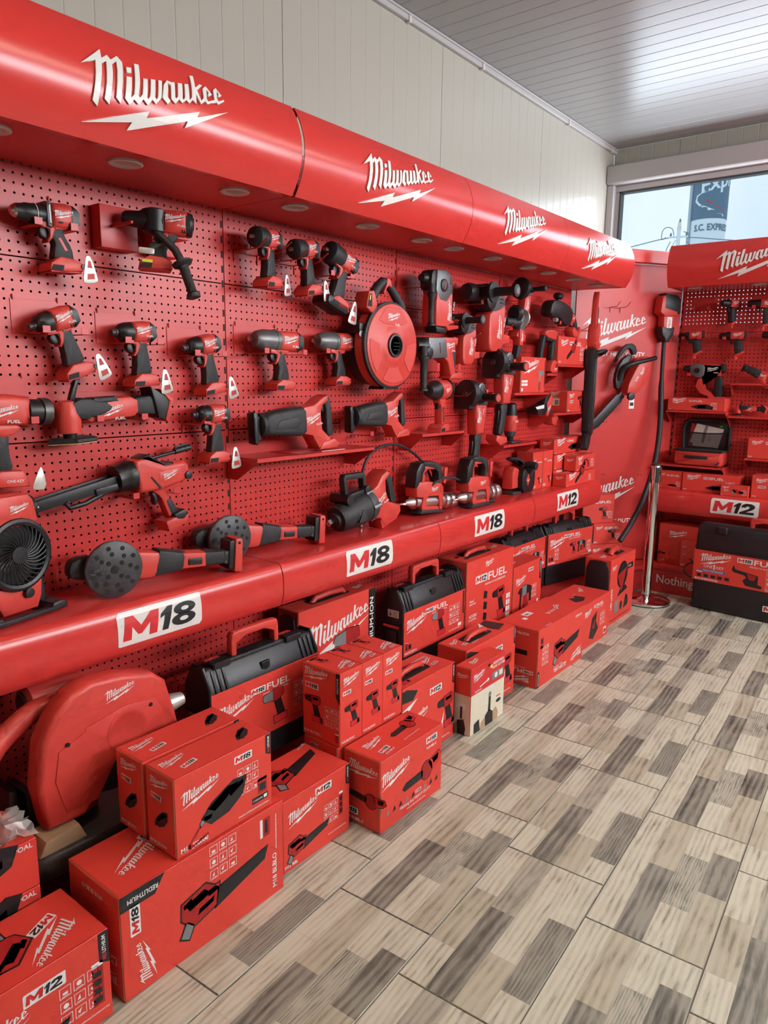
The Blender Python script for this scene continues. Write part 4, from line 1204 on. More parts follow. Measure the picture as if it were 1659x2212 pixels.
# ------------------------------------------------------------------ tools: nose towards -u, v up, w out of the wall
def S(t, name, P, w0, w1, r, key, sm=0, parent=None, steps=2):
    return MB().slab(smooth(P, sm) if sm else P, w0, w1, r, key, steps).build(name, parent or t)
def LU(t, name, prof, key, c=(0, 0), n=20, parent=None):
    return MB().lathe(prof, key, 0, c, n).build(name, parent or t)
def LV(t, name, prof, key, c=(0, 0), n=20, parent=None):
    return MB().lathe(prof, key, 1, c, n).build(name, parent or t)
def LW(t, name, prof, key, c=(0, 0), n=24, parent=None):
    return MB().lathe(prof, key, 2, c, n).build(name, parent or t)
def TB(t, name, pts, r, key, n=10, parent=None):
    return MB().tube(pts, r, key, n).build(name, parent or t)
def mark(parent, u, v, w, width, ang=0.0, fuel_=True, side=1, key='print_white'):
    """printed logo (and FUEL below it) on the flank of a housing"""
    A = Art().logo(0, 0, width, key)
    if fuel_:
        A.text('FUEL', width * .12, -width * .36, width * .10, key, 0, 0, .01, 0, 1, 0, width * .42)
    B = Art().merge(A, u * side, v, ang)
    return MB().art(B, (0, 0, w * side), (side, 0, 0), (0, 1, 0), (0, 0, side)).build('logo', parent, 0)

def foot(t, hx, hy, clip=True, slot=True, w=.036, parent=None):
    """battery foot below a pistol grip, with the open slot and the metal belt clip"""
    b = S(t, 'foot', [(hx - .050, hy - .028), (hx - .046, hy - .008), (hx - .018, hy + .010), (hx + .022, hy + .008), (hx + .046, hy - .002), (hx + .048, hy - .024), (hx - .012, hy - .030)], -w, w, .006, 'red_plastic', 0, parent)
    S(t, 'battery_slot', [(hx - .046, hy - .026), (hx - .042, hy - .013), (hx - .010, hy - .013), (hx - .014, hy - .027)], w - .002, w + .0012, 0, 'dark_gap', 0, b, 1)
    S(t, 'rail', [(hx - .046, hy - .033), (hx + .044, hy - .030), (hx + .044, hy - .024), (hx - .046, hy - .027)], -w + .006, w - .006, .001, 'shaded_red', 0, b, 1)
    if clip:
        c = S(t, 'belt_clip', [(hx + .040, hy - .050), (hx + .048, hy - .010), (hx + .052, hy + .016), (hx + .060, hy + .021), (hx + .070, hy + .016), (hx + .086, hy - .040), (hx + .084, hy - .052), (hx + .046, hy - .058)], w + .003, w + .006, .001, 'clip_metal', 1)
        for q in ([(hx + .055, hy - .014), (hx + .071, hy - .014), (hx + .066, hy + .006), (hx + .059, hy + .006)], [(hx + .053, hy - .046), (hx + .076, hy - .043), (hx + .075, hy - .028), (hx + .054, hy - .030)]):
            S(t, 'clip_slot', q, w + .0055, w + .0066, 0, 'shaded_red', 0, c, 1)
        LW(t, 'clip_screw', [(w - .002, .006), (w + .004, .006)], 'dark_grey', (hx + .046, hy - .012), 10, c)
    return b

def grip(t, hx, hy, w=.018, red=True, top=-.026):
    S(t, 'grip', [(-.012, top), (.040, top), (.041, top - .022), (hx + .030, hy + .038), (hx + .034, hy + .002), (hx - .030, hy + .002), (hx - .024, hy + .026), (hx - .020, hy + .050), (-.002, top - .030)], -w, w, .008, 'black_rubber', 1)
    S(t, 'trigger', [(-.026, top - .008), (-.010, top - .006), (-.004, top - .030), (-.010, top - .038), (-.024, top - .032), (-.029, top - .02)], -.011, .011, .004, 'black_plastic', 1)
    if red:
        S(t, 'trigger_guard', [(-.036, top + .010), (.046, top + .010), (.040, top - .008), (.014, top - .010), (.004, top - .034), (-.006, top - .046), (-.012, top - .044), (-.004, top - .03), (-.002, top - .010), (-.034, top - .006)], -w - .002, w + .002, .004, 'red_plastic')
        LW(t, 'direction_switch', [(w, .006), (w + .005, .005)], 'black_plastic', (.014, top - .002), 10)

def housing(t, u0, u1, r, key='red_plastic', vents=True, cap=True, sl=.0):
    h = S(t, 'housing', [(u0, -r), (u0, r), (u0 + (u1 - u0) * .7, r + .003), (u1 - .006, r), (u1, r * .6), (u1, -r * .55), (u1 - .012, -r)], -r, r, r * .62, key, 0, None, 3)
    if cap:
        S(t, 'rear_cap', [(u1 - .009, -r * .98), (u1 - .009, r * 1.04), (u1 - .003, r * 1.02), (u1 + .005, r * .6), (u1 + .005, -r * .55), (u1 - .004, -r)], -r * .97, r * .97, r * .55, 'black_plastic', 0, None, 3)
    if vents:
        for i in range(2):
            S(t, 'vent', [(u1 - .026 + i * .007, -r * .55), (u1 - .023 + i * .007, -r * .55), (u1 - .020 + i * .007, -r * .82), (u1 - .023 + i * .007, -r * .82)], r * .7, r * .965, 0, 'dark_gap', 0, h, 1)
    return h

def t_impact(t, hx=.018, hy=-.135):
    LU(t, 'bit_holder', [(-.070, .004), (-.070, .0085), (-.060, .0095), (-.058, .012), (-.050, .012)], 'dark_grey', (0, 0), 14)
    LU(t, 'hammer_case', [(-.053, .011), (-.050, .019), (-.040, .027), (-.026, .0305), (-.008, .0315)], 'black_plastic')
    h = housing(t, -.010, .060, .0315)
    mark(h, .024, .006, .0318, .058)
    grip(t, hx, hy); foot(t, hx, hy)
def t_wrench(t, hx=.016, hy=-.135):
    LU(t, 'anvil', [(-.075, .004), (-.074, .0075), (-.060, .008)], 'steel', (0, 0), 8)
    LU(t, 'hammer_case', [(-.062, .009), (-.060, .024), (-.054, .034), (-.040, .037), (-.010, .036), (.0, .034)], 'black_rubber')
    h = housing(t, -.006, .062, .0325)
    mark(h, .026, .006, .0328, .052)
    grip(t, hx, hy); foot(t, hx, hy)
def t_midtorque(t, hx=.030, hy=-.150):
    LU(t, 'anvil', [(-.125, .004), (-.124, .0095), (-.100, .0098)], 'steel', (0, 0), 4)
    g = LU(t, 'gear_case', [(-.102, .012), (-.100, .024), (-.090, .031), (-.060, .038), (-.012, .0395), (-.004, .0395)], 'gear_grey')
    LU(t, 'case_flange', [(-.012, .041), (-.002, .042), (.006, .040)], 'gear_grey', (0, 0), 20)
    h = housing(t, .002, .110, .036)
    mark(h, .052, .006, .0363, .078)
    S(t, 'neck', [(-.02, -.030), (.06, -.030), (.05, -.048), (-.01, -.046)], -.022, .022, .006, 'red_plastic')
    grip(t, hx, hy, .019, True, -.040); foot(t, hx, hy, False)
def t_drill(t, hx=.032, hy=-.118):
    LU(t, 'chuck_jaws', [(-.100, .004), (-.099, .009), (-.092, .016), (-.084, .0185)], 'steel')
    c = LU(t, 'chuck', [(-.085, .020), (-.064, .0235), (-.060, .0255), (-.036, .0265)], 'black_plastic')
    LU(t, 'torque_ring', [(-.036, .0268), (-.034, .0275), (-.012, .028), (-.010, .0265)], 'black_plastic', (0, 0), 24, c)
    LU(t, 'ring_line', [(-.0355, .0278), (-.0340, .0280)], 'print_white', (0, 0), 24, c)
    S(t, 'gear_plate', [(-.012, -.032), (-.012, .034), (.004, .036), (.004, -.034)], -.031, .031, .010, 'gear_grey')
    h = housing(t, .002, .072, .0335)
    mark(h, .034, .004, .0338, .058, 0, False)
    for q in ((.018, -.020), (.050, -.018)):
        S(t, 'vent', rrect(q[0], q[1], q[0] + .012, q[1] + .004, .001, 1), .030, .0342, 0, 'dark_gap', 0, h, 1)
    grip(t, hx, hy); foot(t, hx, hy)
    S(t, 'grip_stripe', [(.020, -.058), (.028, -.056), (hx + .014, hy + .03), (hx + .006, hy + .028)], .0165, .0188, .0005, 'red_plastic', 0, None, 1)
def t_hammerdrill(t):
    hx, hy = -.022, -.112
    LU(t, 'chuck', [(-.120, .006), (-.118, .014), (-.108, .021), (-.070, .025), (-.066, .028), (-.040, .030)], 'black_plastic')
    LU(t, 'collar', [(-.042, .031), (-.012, .034), (-.004, .033)], 'black_plastic', (0, 0), 24)
    h = housing(t, -.006, .076, .0345)
    mark(h, .030, .010, .0348, .062)
    LU(t, 'rear_disc', [(.074, .036), (.082, .034), (.084, .030)], 'black_plastic', (0, 0), 24)
    d = LU(t, 'rear_badge', [(.0838, .025), (.0852, .024)], 'red_plastic', (0, 0), 20)
    MB().art(Art().logo(0, .0, .036), (.0853, 0, 0), (0, 0, -1), (0, 1, 0), (1, 0, 0)).build('logo', d, 0)
    grip(t, hx, hy); f = foot(t, hx, hy, False)
    S(t, 'warning_sticker', rrect(hx - .040, hy - .012, hx - .010, hy - .004, .001, 1), .0365, .038, 0, 'print_yellow', 0, f, 1)
    S(t, 'belt_clip', rrect(hx - .05, hy + .012, hx - .005, hy + .030, .003, 1), .026, .032, .002, 'clip_metal')
    # side handle from the collar
    LV(t, 'clamp_ring', [(-.040, .020), (-.030, .038), (.030, .038), (.036, .022)], 'black_plastic', (-.026, 0), 18)
    TB(t, 'side_handle', [(-.026, -.03, .02), (.030, -.08, .045), (.052, -.118, .055)], [.011, .012, .012], 'black_rubber')
    TB(t, 'handle_grip', [(.050, -.116, .054), (.053, -.123, .056), (.055, -.128, .058), (.080, -.200, .075), (.083, -.208, .077), (.086, -.218, .079)], [.030, .030, .015, .014, .021, .020], 'black_rubber', 12)

def hanger(label, loc, phi, plate, arms, reach, drop=0.0, group='red tool hangers'):
    """sheet metal bracket: back plate hooked into the holes, arms with turned-up tabs"""
    t = thing('tool_hanger', label, 'bracket', loc, phi, group=group)
    u0, u1, v0, v1 = plate
    MB().box(u0, u1, v0, v1, .001, .0025, 'red_metal', .0003).build('back_plate', t)
    for u in (u0 + .008, u1 - .008):
        MB().tube([(u, v1 - .004, .0036), (u, v1 + .006, .0045), (u, v1 + .011, .0038)], .0025, 'red_metal', 6).build('hook', t)
    for u in arms:
        a = MB().box(u - .011, u + .011, v0, v0 + .0016, .0025, reach, 'red_metal', .0003)
        a.box(u - .011, u + .011, v0, v0 + .020 + drop, reach - .0016, reach, 'red_metal', .0003)
        a.build('arm', t)
    return t
def prong(label, loc, phi, us, reach, group='red wire prong hangers'):
    t = thing('prong_hanger', label, 'bracket', loc, phi, group=group)
    for u in us:
        MB().tube([(u, -.035, .003), (u, -.002, .004), (u, 0, .008), (u, 0, reach * .7), (u, .004, reach * .8), (u + .005, .028, reach), (u + .005, .030, reach + .006)], .0024, 'red_metal', 6).build('prong', t)
    a = us[0]; b = us[-1]
    MB().tube([(a, -.001, .006), ((a + b) / 2, -.001, .006), (b, -.001, .006)], .0022, 'red_metal', 6).build('cross_wire', t)
    return t
def tool(name, label, cat, fn, loc, tilt=0.0, yaw=0.0, phi=0.0, scale=1.0, group=None, roll=0.0):
    t = thing(name, label, cat, loc, phi, tilt, yaw, scale, group, roll)
    fn(t)
    return t

X0 = .062
# top left: drill drivers
tool('drill_driver', 'red and black cordless drill with steel chuck tip, upper near end of the pegboard', 'drill', t_drill, (X0, -.664, 1.922), 1, 0)
hanger('red hanger under the drill with the steel chuck tip', (0, -.664, 1.922), 0, (-.10, .05, -.034, .055), (-.040, .062), .098)
hd = tool('hammer_drill', 'cordless hammer drill with long side handle, its round rear badge showing', 'drill', t_hammerdrill, (.150, -.345, 1.945), -3, -32)
t = thing('display_plinth', 'slanted red sheet metal wall block behind the hammer drill', 'bracket', (0, -.36, 1.925), 0, group=None)
for nm, a, b in (('block', -.135, -.010), ('block', .040, .145)):
    MB().slab([(a, -.060), (b, -.060), (b, .062), (a, .062)], .001, .052, .003, 'red_metal').build(nm, t)
MB().box(-.10, -.092, .0, .008, .05, .155, 'red_metal', .002).build('peg', t)
MB().box(.055, .130, -.012, -.008, .05, .12, 'red_metal', .001).build('shelf_tab', t)
# impact drivers
G = 'cordless impact drivers on hangers'
imp = tool('impact_driver', 'cordless impact driver tilted nose down, below the steel-chuck drill', 'impact driver', t_impact, (X0, -.668, 1.640), 17, 0, 0, 1.0, G)
copy_thing(imp, 'cordless impact driver hanging level, under the hammer drill', (X0, -.415, 1.622), 0, 3, 0, 1.0, G)
copy_thing(imp, 'cordless impact driver tilted slightly, beside the first pegboard upright', (X0, -.160, 1.592), 0, 9, 0, 1.0, G)
copy_thing(imp, 'cordless impact driver on wire prongs, lowest of the impact drivers', (X0 + .01, -.138, 1.362), 0, 0, 0, 1.0, G)
for (y, z, lb) in ((-.668, 1.640, 'red hanger holding the impact driver below the steel-chuck drill'), (-.415, 1.622, 'red hanger holding the level impact driver under the hammer drill'), (-.160, 1.592, 'red hanger holding the impact driver beside the upright')):
    hanger(lb, (0, y, z), 0, (-.085, .060, -.035, .060), (-.035, .078), .098)
prong('red wire prongs under the lowest impact driver', (0, -.138, 1.33), 0, (-.06, .08), .13)
# impact wrenches, top row
G = 'compact impact wrenches, top row'
iw = tool('impact_wrench', 'compact black-nosed impact wrench, first of three in the top row', 'impact wrench', t_wrench, (.105, .100, 1.968), 2, 12, 0, 1.0, G)
copy_thing(iw, 'compact black-nosed impact wrench, middle of three in the top row', (.105, .290, 1.958), 0, 8, 8, 1.0, G)
iw3 = copy_thing(iw, 'larger impact wrench pointing upward with a black battery, last of three in the top row', (.095, .505, 1.952), 0, -18, 4, 1.22, G)
S(iw3, 'battery', rrect(-.050, -.170, .060, -.138, .01, 2), -.036, .036, .008, 'black_plastic')
prong('red wire prongs under the first top-row impact wrench', (0, .105, 1.928), 0, (-.055, .055), .17)
prong('red wire prongs under the middle top-row impact wrench', (0, .295, 1.915), 0, (-.050, .055), .17)
hanger('red hanger under the last top-row impact wrench', (0, .50, 1.925), 0, (-.09, .07, -.045, .03), (-.055, .060), .12)
G = 'grey-nosed impact wrenches'
mt = tool('impact_wrench', 'grey-nosed impact wrench, nearer the first upright', 'impact wrench', t_midtorque, (X0 + .008, .175, 1.622), -1, 0, 0, 1.0, G)
copy_thing(mt, 'grey-nosed impact wrench beside the red cable drum', (X0 + .008, .500, 1.632), 0, 0, 0, .96, G)
hanger('red hanger under the first grey-nosed impact wrench', (0, .175, 1.615), 0, (-.135, .075, -.042, .060), (-.080, .115), .118)
hanger('red hanger under the grey-nosed impact wrench by the drum', (0, .500, 1.625), 0, (-.135, .075, -.042, .060), (-.080, .115), .118)

# press tool at the very left, pointing the other way
def t_press(t):
    s = -1
    LU(t, 'jaw_ring', [(-.095, .020), (-.095, .0365), (-.088, .038), (-.070, .038)], 'base_grey', (0, 0), 24)
    LU(t, 'jaw_sleeve', [(-.071, .034), (-.040, .034), (-.030, .036)], 'black_plastic', (0, 0), 24)
    h = S(t, 'housing', [(-.034, -.038), (-.034, .040), (.02, .046), (.13, .044), (.16, .02), (.16, -.02), (.12, -.040)], -.034, .034, .018, 'red_plastic', 0, None, 3)
    mark(h, .045, .0, .0344, .085, 0, True, -1)
    S(t, 'neck', [(-.02, -.034), (.09, -.034), (.07, -.07), (.02, -.07)], -.024, .024, .008, 'red_plastic', 1)
    S(t, 'grip', [(.022, -.055), (.074, -.055), (.066, -.165), (.012, -.165), (.026, -.11)], -.021, .021, .010, 'black_rubber', 1)
    f = S(t, 'foot', [(-.02, -.205), (.07, -.205), (.08, -.180), (.06, -.160), (.0, -.160)], -.038, .038, .006, 'red_plastic')
    MB().art(Art().text('ONE-KEY', -.045, -.192, .008, 'print_white', 0, 0, .006), (0, 0, -.0384), (-1, 0, 0), (0, 1, 0), (0, 0, -1)).build('lettering', f, 0)
    S(t, 'belt_clip', [(-.062, -.215), (-.050, -.155), (-.042, -.152), (-.020, -.205), (-.022, -.216)], -.046, -.043, .001, 'clip_metal', 1)
tool('press_tool', 'red pipe press tool with metal ring nose, cut by the left picture edge', 'press tool', t_press, (X0 + .004, -.795, 1.392), 2, 180)
hanger('red hanger behind the pipe press tool', (0, -.83, 1.400), 0, (-.06, .10, -.042, .085), (.07,), .11)

# oscillating sander
def t_multi(t):
    LV(t, 'head', [(-.062, .020), (-.060, .034), (-.02, .036), (.012, .034), (.030, .026), (.034, .008)], 'red_plastic', (-.135, 0), 22)
    S(t, 'head_grip', [(-.160, -.005), (-.120, .040), (-.060, .036), (.0, .020), (.0, -.010), (-.060, -.030), (-.11, -.025)], -.033, .033, .014, 'black_rubber', 1)
    h = S(t, 'housing', [(-.105, -.018), (-.08, -.036), (.07, -.030), (.085, -.015), (.085, .022), (.06, .034), (.0, .034), (-.05, .026)], -.031, .031, .014, 'red_plastic')
    mark(h, -.012, -.004, .0313, .082)
    S(t, 'top_grip', [(-.075, .018), (-.065, .037), (.005, .037), (.020, .020)], -.026, .0322, .008, 'black_rubber')
    S(t, 'tail', [(.075, -.024), (.075, .028), (.135, .032), (.150, .03), (.150, -.03), (.120, -.028)], -.026, .026, .012, 'black_rubber')
    f = S(t, 'foot', [(.128, .060), (.205, .015), (.178, -.052), (.150, -.040)], -.034, .034, .005, 'black_plastic')
    S(t, 'foot_rim', [(.160, .050), (.210, .016), (.182, -.056), (.172, -.050), (.192, .010)], -.037, .037, .004, 'red_plastic')
    S(t, 'lever', [(-.130, .030), (-.112, .034), (-.096, .080), (-.088, .092), (-.104, .092), (-.118, .060)], -.010, .010, .003, 'black_plastic')
    pad = MB(); pad.slab([(-.205, .0), (-.14, -.050), (-.075, -.045), (-.068, 0), (-.075, .045), (-.14, .050)], -.088, -.074, .003, 'black_plastic', 1, 2)
    o = pad.build('sanding_pad', t); o.data.transform(Matrix(((1, 0, 0, 0), (0, 0, 1, 0), (0, 1, 0, 0), (0, 0, 0, 1))))
    pd = MB(); pd.slab([(-.203, .0), (-.14, -.048), (-.077, -.043), (-.070, 0), (-.077, .043), (-.14, .048)], -.091, -.088, .0005, 'print_skin', 1, 2)
    o = pd.build('sandpaper', t); o.data.transform(Matrix(((1, 0, 0, 0), (0, 0, 1, 0), (0, 1, 0, 0), (0, 0, 0, 1))))
    LV(t, 'spindle', [(-.076, .018), (-.060, .020)], 'black_plastic', (-.135, 0), 16)
    S(t, 'slide_switch', rrect(-.01, .0335, .03, .037, .001, 1), -.012, .012, .001, 'black_plastic')
tool('multi_tool', 'red and black oscillating multi-tool with triangular sanding pad', 'multi-tool', t_multi, (X0 + .004, -.508, 1.392), 3)
hanger('red hanger under the oscillating multi-tool', (0, -.508, 1.392), 0, (-.09, .10, -.037, .050), (-.055, .095), .108)

# caulking gun
def t_caulk(t):
    for w in (-.020, .020):
        S(t, 'barrel_rail', [(-.355, -.022), (-.355, .006), (-.06, .016), (-.06, -.020)], w - .004, w + .004, .002, 'black_plastic')
    S(t, 'barrel_trough', [(-.35, -.026), (-.07, -.022), (-.07, -.014), (-.35, -.018)], -.022, .022, .003, 'black_plastic')
    LU(t, 'front_yoke', [(-.372, .020), (-.370, .036), (-.358, .040), (-.348, .036), (-.346, .022)], 'black_plastic', (-.008, 0), 20)
    LU(t, 'plunger', [(-.364, .004), (-.352, .010), (-.34, .006)], 'steel', (-.010, .02), 12)
    LU(t, 'collar', [(-.085, .036), (-.082, .043), (-.050, .044), (-.046, .047), (-.022, .047), (-.018, .042)], 'black_plastic', (0, 0), 26)
    h = S(t, 'housing', [(-.020, -.060), (-.020, .046), (.030, .052), (.058, .030), (.085, .012), (.160, .004), (.178, -.010), (.178, -.052), (.150, -.064), (.060, -.070)], -.034, .034, .014, 'red_plastic', 0, None, 3)
    S(t, 'top_cover', [(.000, .050), (.032, .056), (.062, .030), (.088, .014), (.12, .010), (.12, .002), (.082, .006), (.052, .024), (.026, .044)], -.026, .0345, .006, 'black_plastic')
    S(t, 'side_panel', [(.060, -.010), (.140, -.010), (.140, -.044), (.075, -.050), (.052, -.032)], .030, .0352, .001, 'red_plastic', 0, h)
    mark(h, .098, -.027, .0356, .060, 0, False)
    for i in range(3):
        S(t, 'vent', [(.140, -.012 - .008 * i), (.162, -.010 - .008 * i), (.162, -.013 - .008 * i), (.140, -.015 - .008 * i)], .0335, .0348, 0, 'shaded_red', 0, h, 1)
    LW(t, 'speed_dial', [(.030, .014), (.040, .013), (.041, .010)], 'black_plastic', (.166, -.046), 16)
    S(t, 'strap', [(.024, -.018), (.030, -.016), (.058, -.060), (.050, -.062)], .033, .0362, .001, 'black_plastic', 0, None, 1)
    S(t, 'grip_frame', [(.030, -.066), (.120, -.064), (.085, -.085), (.110, -.165), (.076, -.170), (.060, -.10), (.050, -.085)], -.020, .020, .007, 'red_plastic')
    S(t, 'grip', [(.068, -.105), (.094, -.100), (.118, -.166), (.084, -.176), (.074, -.140)], -.0215, .0215, .009, 'black_rubber', 1)
    S(t, 'trigger', [(.030, -.072), (.052, -.078), (.050, -.115), (.034, -.118), (.038, -.095)], -.012, .012, .004, 'black_plastic', 1)
    S(t, 'foot', [(.050, -.176), (.135, -.165), (.145, -.180), (.130, -.205), (.055, -.212)], -.036, .036, .006, 'red_plastic')
    S(t, 'foot_cap', [(.085, -.160), (.13, -.155), (.142, -.172), (.12, -.188), (.092, -.180)], -.026, .0366, .004, 'black_plastic')
    LU(t, 'push_rod', [(.060, .006), (.150, .006)], 'black_plastic', (.034, 0), 10)
    LU(t, 'rod_grip', [(.150, .009), (.152, .011), (.215, .011), (.217, .008)], 'black_plastic', (.036, 0), 14)
    S(t, 'rod_hook', [(.150, .044), (.158, .052), (.205, .052), (.215, .044), (.20, .046), (.16, .046)], -.004, .004, .001, 'black_plastic')
    TB(t, 'tray_hook', [(-.26, -.02, .02), (-.25, -.04, .02), (-.20, -.04, .02), (-.15, -.030, .02), (-.12, -.02, .02)], .008, 'black_plastic')
    S(t, 'latch', rrect(-.165, -.026, -.090, -.006, .003, 1), .018, .032, .002, 'black_plastic')
tool('caulking_gun', 'long cordless caulking gun with black barrel frame, above the ledge', 'caulking gun', t_caulk, (X0 + .004, -.425, 1.185), 9)
hanger('red hanger under the caulking gun', (0, -.425, 1.185), 0, (-.10, .13, -.075, .02), (-.035, .115), .112)

# ------------------------------------------------------------------ cable drum
def t_drum(t):
    LW(t, 'rear_drum', [(-.085, .10), (-.082, .165), (-.02, .172)], 'black_plastic', (0, 0), 40)
    LW(t, 'drum_band', [(-.022, .170), (-.018, .178), (.020, .178), (.022, .172)], 'red_plastic', (0, 0), 40)
    LW(t, 'rim', [(.020, .174), (.024, .180), (.036, .180), (.040, .172)], 'black_rubber', (0, 0), 40)
    f = LW(t, 'cover', [(.036, .172), (.044, .170), (.046, .166), (.046, .085), (.052, .075), (.056, .058), (.056, .052), (.050, .046)], 'red_plastic', (0, 0), 48)
    for a in (54, 126, 198, 270, 342):
        P = [( .158 * math.cos(R(a + q)), .158 * math.sin(R(a + q))) for q in (-27, -18, -9, 0, 9, 18, 27)] + [(.092 * math.cos(R(a + q)), .092 * math.sin(R(a + q))) for q in (20, 10, 0, -10, -20)]
        if a == 126 or a == 54:
            continue
        S(t, 'raised_panel', P, .044, .0485, .002, 'red_plastic', 0, f, 1)
    S(t, 'raised_panel', [(-.10, .10), (-.05, .155), (.05, .155), (.10, .10), (.06, .085), (-.06, .085)], .044, .0475, .002, 'red_plastic', 0, f, 1)
    LW(t, 'hub', [(.040, .050), (.062, .047), (.064, .040), (.050, .036)], 'dark_grey', (0, 0), 28)
    for i in range(3):
        S(t, 'hub_slot', [(-.020, .012 - .014 * i), (.020, .012 - .014 * i), (.020, .009 - .014 * i), (-.020, .009 - .014 * i)], .060, .0652, 0, 'dark_gap', 0, None, 1)
    A = Art().logo(.0, .118, .085).text('FUEL', .010, .082, .009, 'print_white', 0, 0, .01, 0, 1, 0, .034)
    MB().art(A, (0, 0, .0476), (1, 0, 0), (0, 1, 0), (0, 0, 1)).build('logo', f, 0)
    MB().tube([(-.105, .17, .0), (-.085, .20, .0), (-.055, .235, .0), (-.02, .262, 0), (.0, .262, .0), (.04, .235, .0), (.085, .195, .0), (.105, .17, .0), (.11, .15, .0)], [.020, .022, .021, .019, .018, .018, .020, .022, .022], 'black_rubber', 12).build('handle', t)
    S(t, 'handle_frame', [(-.012, .276), (.010, .272), (.022, .245), (.014, .238), (.004, .246), (-.012, .236), (-.028, .21), (-.034, .214), (-.014, .25)], -.020, .0205, .004, 'red_plastic')
    S(t, 'foot', [(-.165, .145), (-.150, .21), (-.115, .215), (-.095, .165), (-.10, .130), (-.13, .125)], -.036, .036, .006, 'red_plastic')
    S(t, 'battery_slot', [(-.160, .150), (-.147, .200), (-.132, .200), (-.132, .150)], -.026, .0368, 0, 'dark_gap', 0, None, 1)
    S(t, 'warning_sticker', [(-.150, .175), (-.145, .195), (-.139, .195), (-.143, .175)], .0366, .038, 0, 'print_yellow', 0, None, 1)
    S(t, 'side_latch', rrect(-.19, .045, -.155, .085, .004, 1), -.03, .02, .004, 'black_plastic')
    LW(t, 'wire_bow', [(.018, .014), (.022, .014)], 'steel', (-.18, .04), 10)
    S(t, 'rear_tag', [(.155, .06), (.175, .02), (.185, .06), (.165, .09)], -.03, .01, .003, 'red_plastic')
    S(t, 'base_foot', [(-.05, -.182), (.06, -.182), (.05, -.168), (-.04, -.168)], -.05, .034, .003, 'black_plastic')
tool('cable_drum', 'large round red cable-pulling drum with black carrying handle', 'cable drum', t_drum, (.135, .755, 1.625), 0, 0)
prong('red wire prongs carrying the round cable drum', (0, .755, 1.66), 0, (-.06, .06), .03)

# ------------------------------------------------------------------ shelves on the pegboard
def wall_shelf(label, loc, phi, L, D, lip=.012, group='red sheet metal shelves', pitch=True):
    t = thing('wall_shelf', label, 'shelf', loc, phi, group=group)
    MB().box(0, L, -.0016, 0, .001, D, 'red_metal', .0003).build('board', t)
    MB().box(0, L, -.014, 0, D - .0016, D, 'red_metal', .0003).build('lip', t)
    for u in (0.0008, L - .0008):
        MB().slab([(-.0016, .001), (-.0016, D), (-.016, D), (-.085, .06), (-.085, .001)], u - .0008, u + .0008, 0, 'red_metal', 1, 0).build('end_gusset', t)
    MB().box(0, L, -.0, .045, .001, .0022, 'red_metal', .0003).build('back_plate', t)
    return t
# reciprocating saws on their shelf
def t_recip(t):
    S(t, 'shoe', [(-.205, -.060), (-.205, .045), (-.196, .050), (-.186, .045), (-.186, -.060), (-.194, -.066)], -.020, .020, .004, 'black_plastic')
    S(t, 'shoe_slot', [(-.2055, -.04), (-.2055, .03), (-.2, .03), (-.2, -.04)], -.008, .0205, 0, 'dark_gap', 0, None, 1)
    S(t, 'shoe_pivot', [(-.190, -.05), (-.172, -.05), (-.166, .035), (-.190, .030)], -.012, .012, .003, 'dark_grey')
    LU(t, 'front_boot', [(-.176, .026), (-.172, .040), (-.160, .044), (-.152, .040)], 'black_rubber', (0, 0), 22)
    n = S(t, 'nose', [(-.160, -.036), (-.160, .038), (-.06, .050), (.02, .052), (.04, .04), (.04, -.045), (.01, -.056), (-.05, -.05)], -.036, .036, .018, 'black_rubber', 0, None, 3)
    S(t, 'nose_ridge', [(-.12, -.016), (-.02, -.022), (.01, .0), (-.02, .018), (-.10, .012)], .033, .0385, .003, 'black_rubber', 0, n)
    h = S(t, 'housing', [(.020, -.05), (.020, .050), (.075, .055), (.12, .080), (.150, .088), (.150, .064), (.120, .048), (.110, .02), (.115, -.04), (.165, -.085), (.19, -.088), (.185, -.115), (.095, -.115), (.060, -.06)], -.034, .034, .010, 'red_plastic')
    mark(h, .068, .004, .0344, .080, 8)
    S(t, 'rear_grip', [(.128, .086), (.168, .084), (.178, .06), (.182, -.02), (.188, -.07), (.150, -.075), (.150, -.01), (.148, .045), (.126, .058)], -.021, .021, .010, 'black_rubber', 1)
    S(t, 'trigger', [(.128, .050), (.148, .050), (.148, .022), (.134, .022)], -.011, .011, .004, 'black_plastic', 1)
    S(t, 'foot', [(.090, -.116), (.190, -.116), (.196, -.098), (.170, -.08), (.110, -.09)], -.038, .038, .005, 'red_plastic')
G = 'reciprocating saws on the long shelf'
rs = tool('reciprocating_saw', 'black and red reciprocating saw at the near end of the long shelf', 'saw', t_recip, (.115, .230, 1.326), 3, -2, 0, 1.03, G)
copy_thing(rs, 'black and red reciprocating saw at the far end, beside the heat gun', (.095, .760, 1.335), 0, 3, 0, .98, G)
wall_shelf('long red shelf with a leaflet, carrying the near reciprocating saw', (0, -.010, 1.2035), 0, .66, .17)
t = thing('leaflet', 'red printed leaflet lying on the long shelf under the saw', 'paper', (.075, .20, 1.2045), 0, group=None)
A = Art().text('PERFORMANCE', .02, .045, .012).text('SAW BLADES', .02, .028, .009).logo(.16, .05, .05)
MB().box(0, .27, 0, .0006, -.068, .088, 'print_red').art(A, (0, .0006, .088), (1, 0, 0), (0, 0, -1), (0, 1, 0)).build('sheet', t, 0)
MB().box(.13, .265, .0002, .003, .086, .0905, 'paper', .0005).build('fold', t)
hanger('red hanger under the far reciprocating saw', (0, .76, 1.30), 0, (-.14, .10, -.058, .02), (-.06, .10), .115)
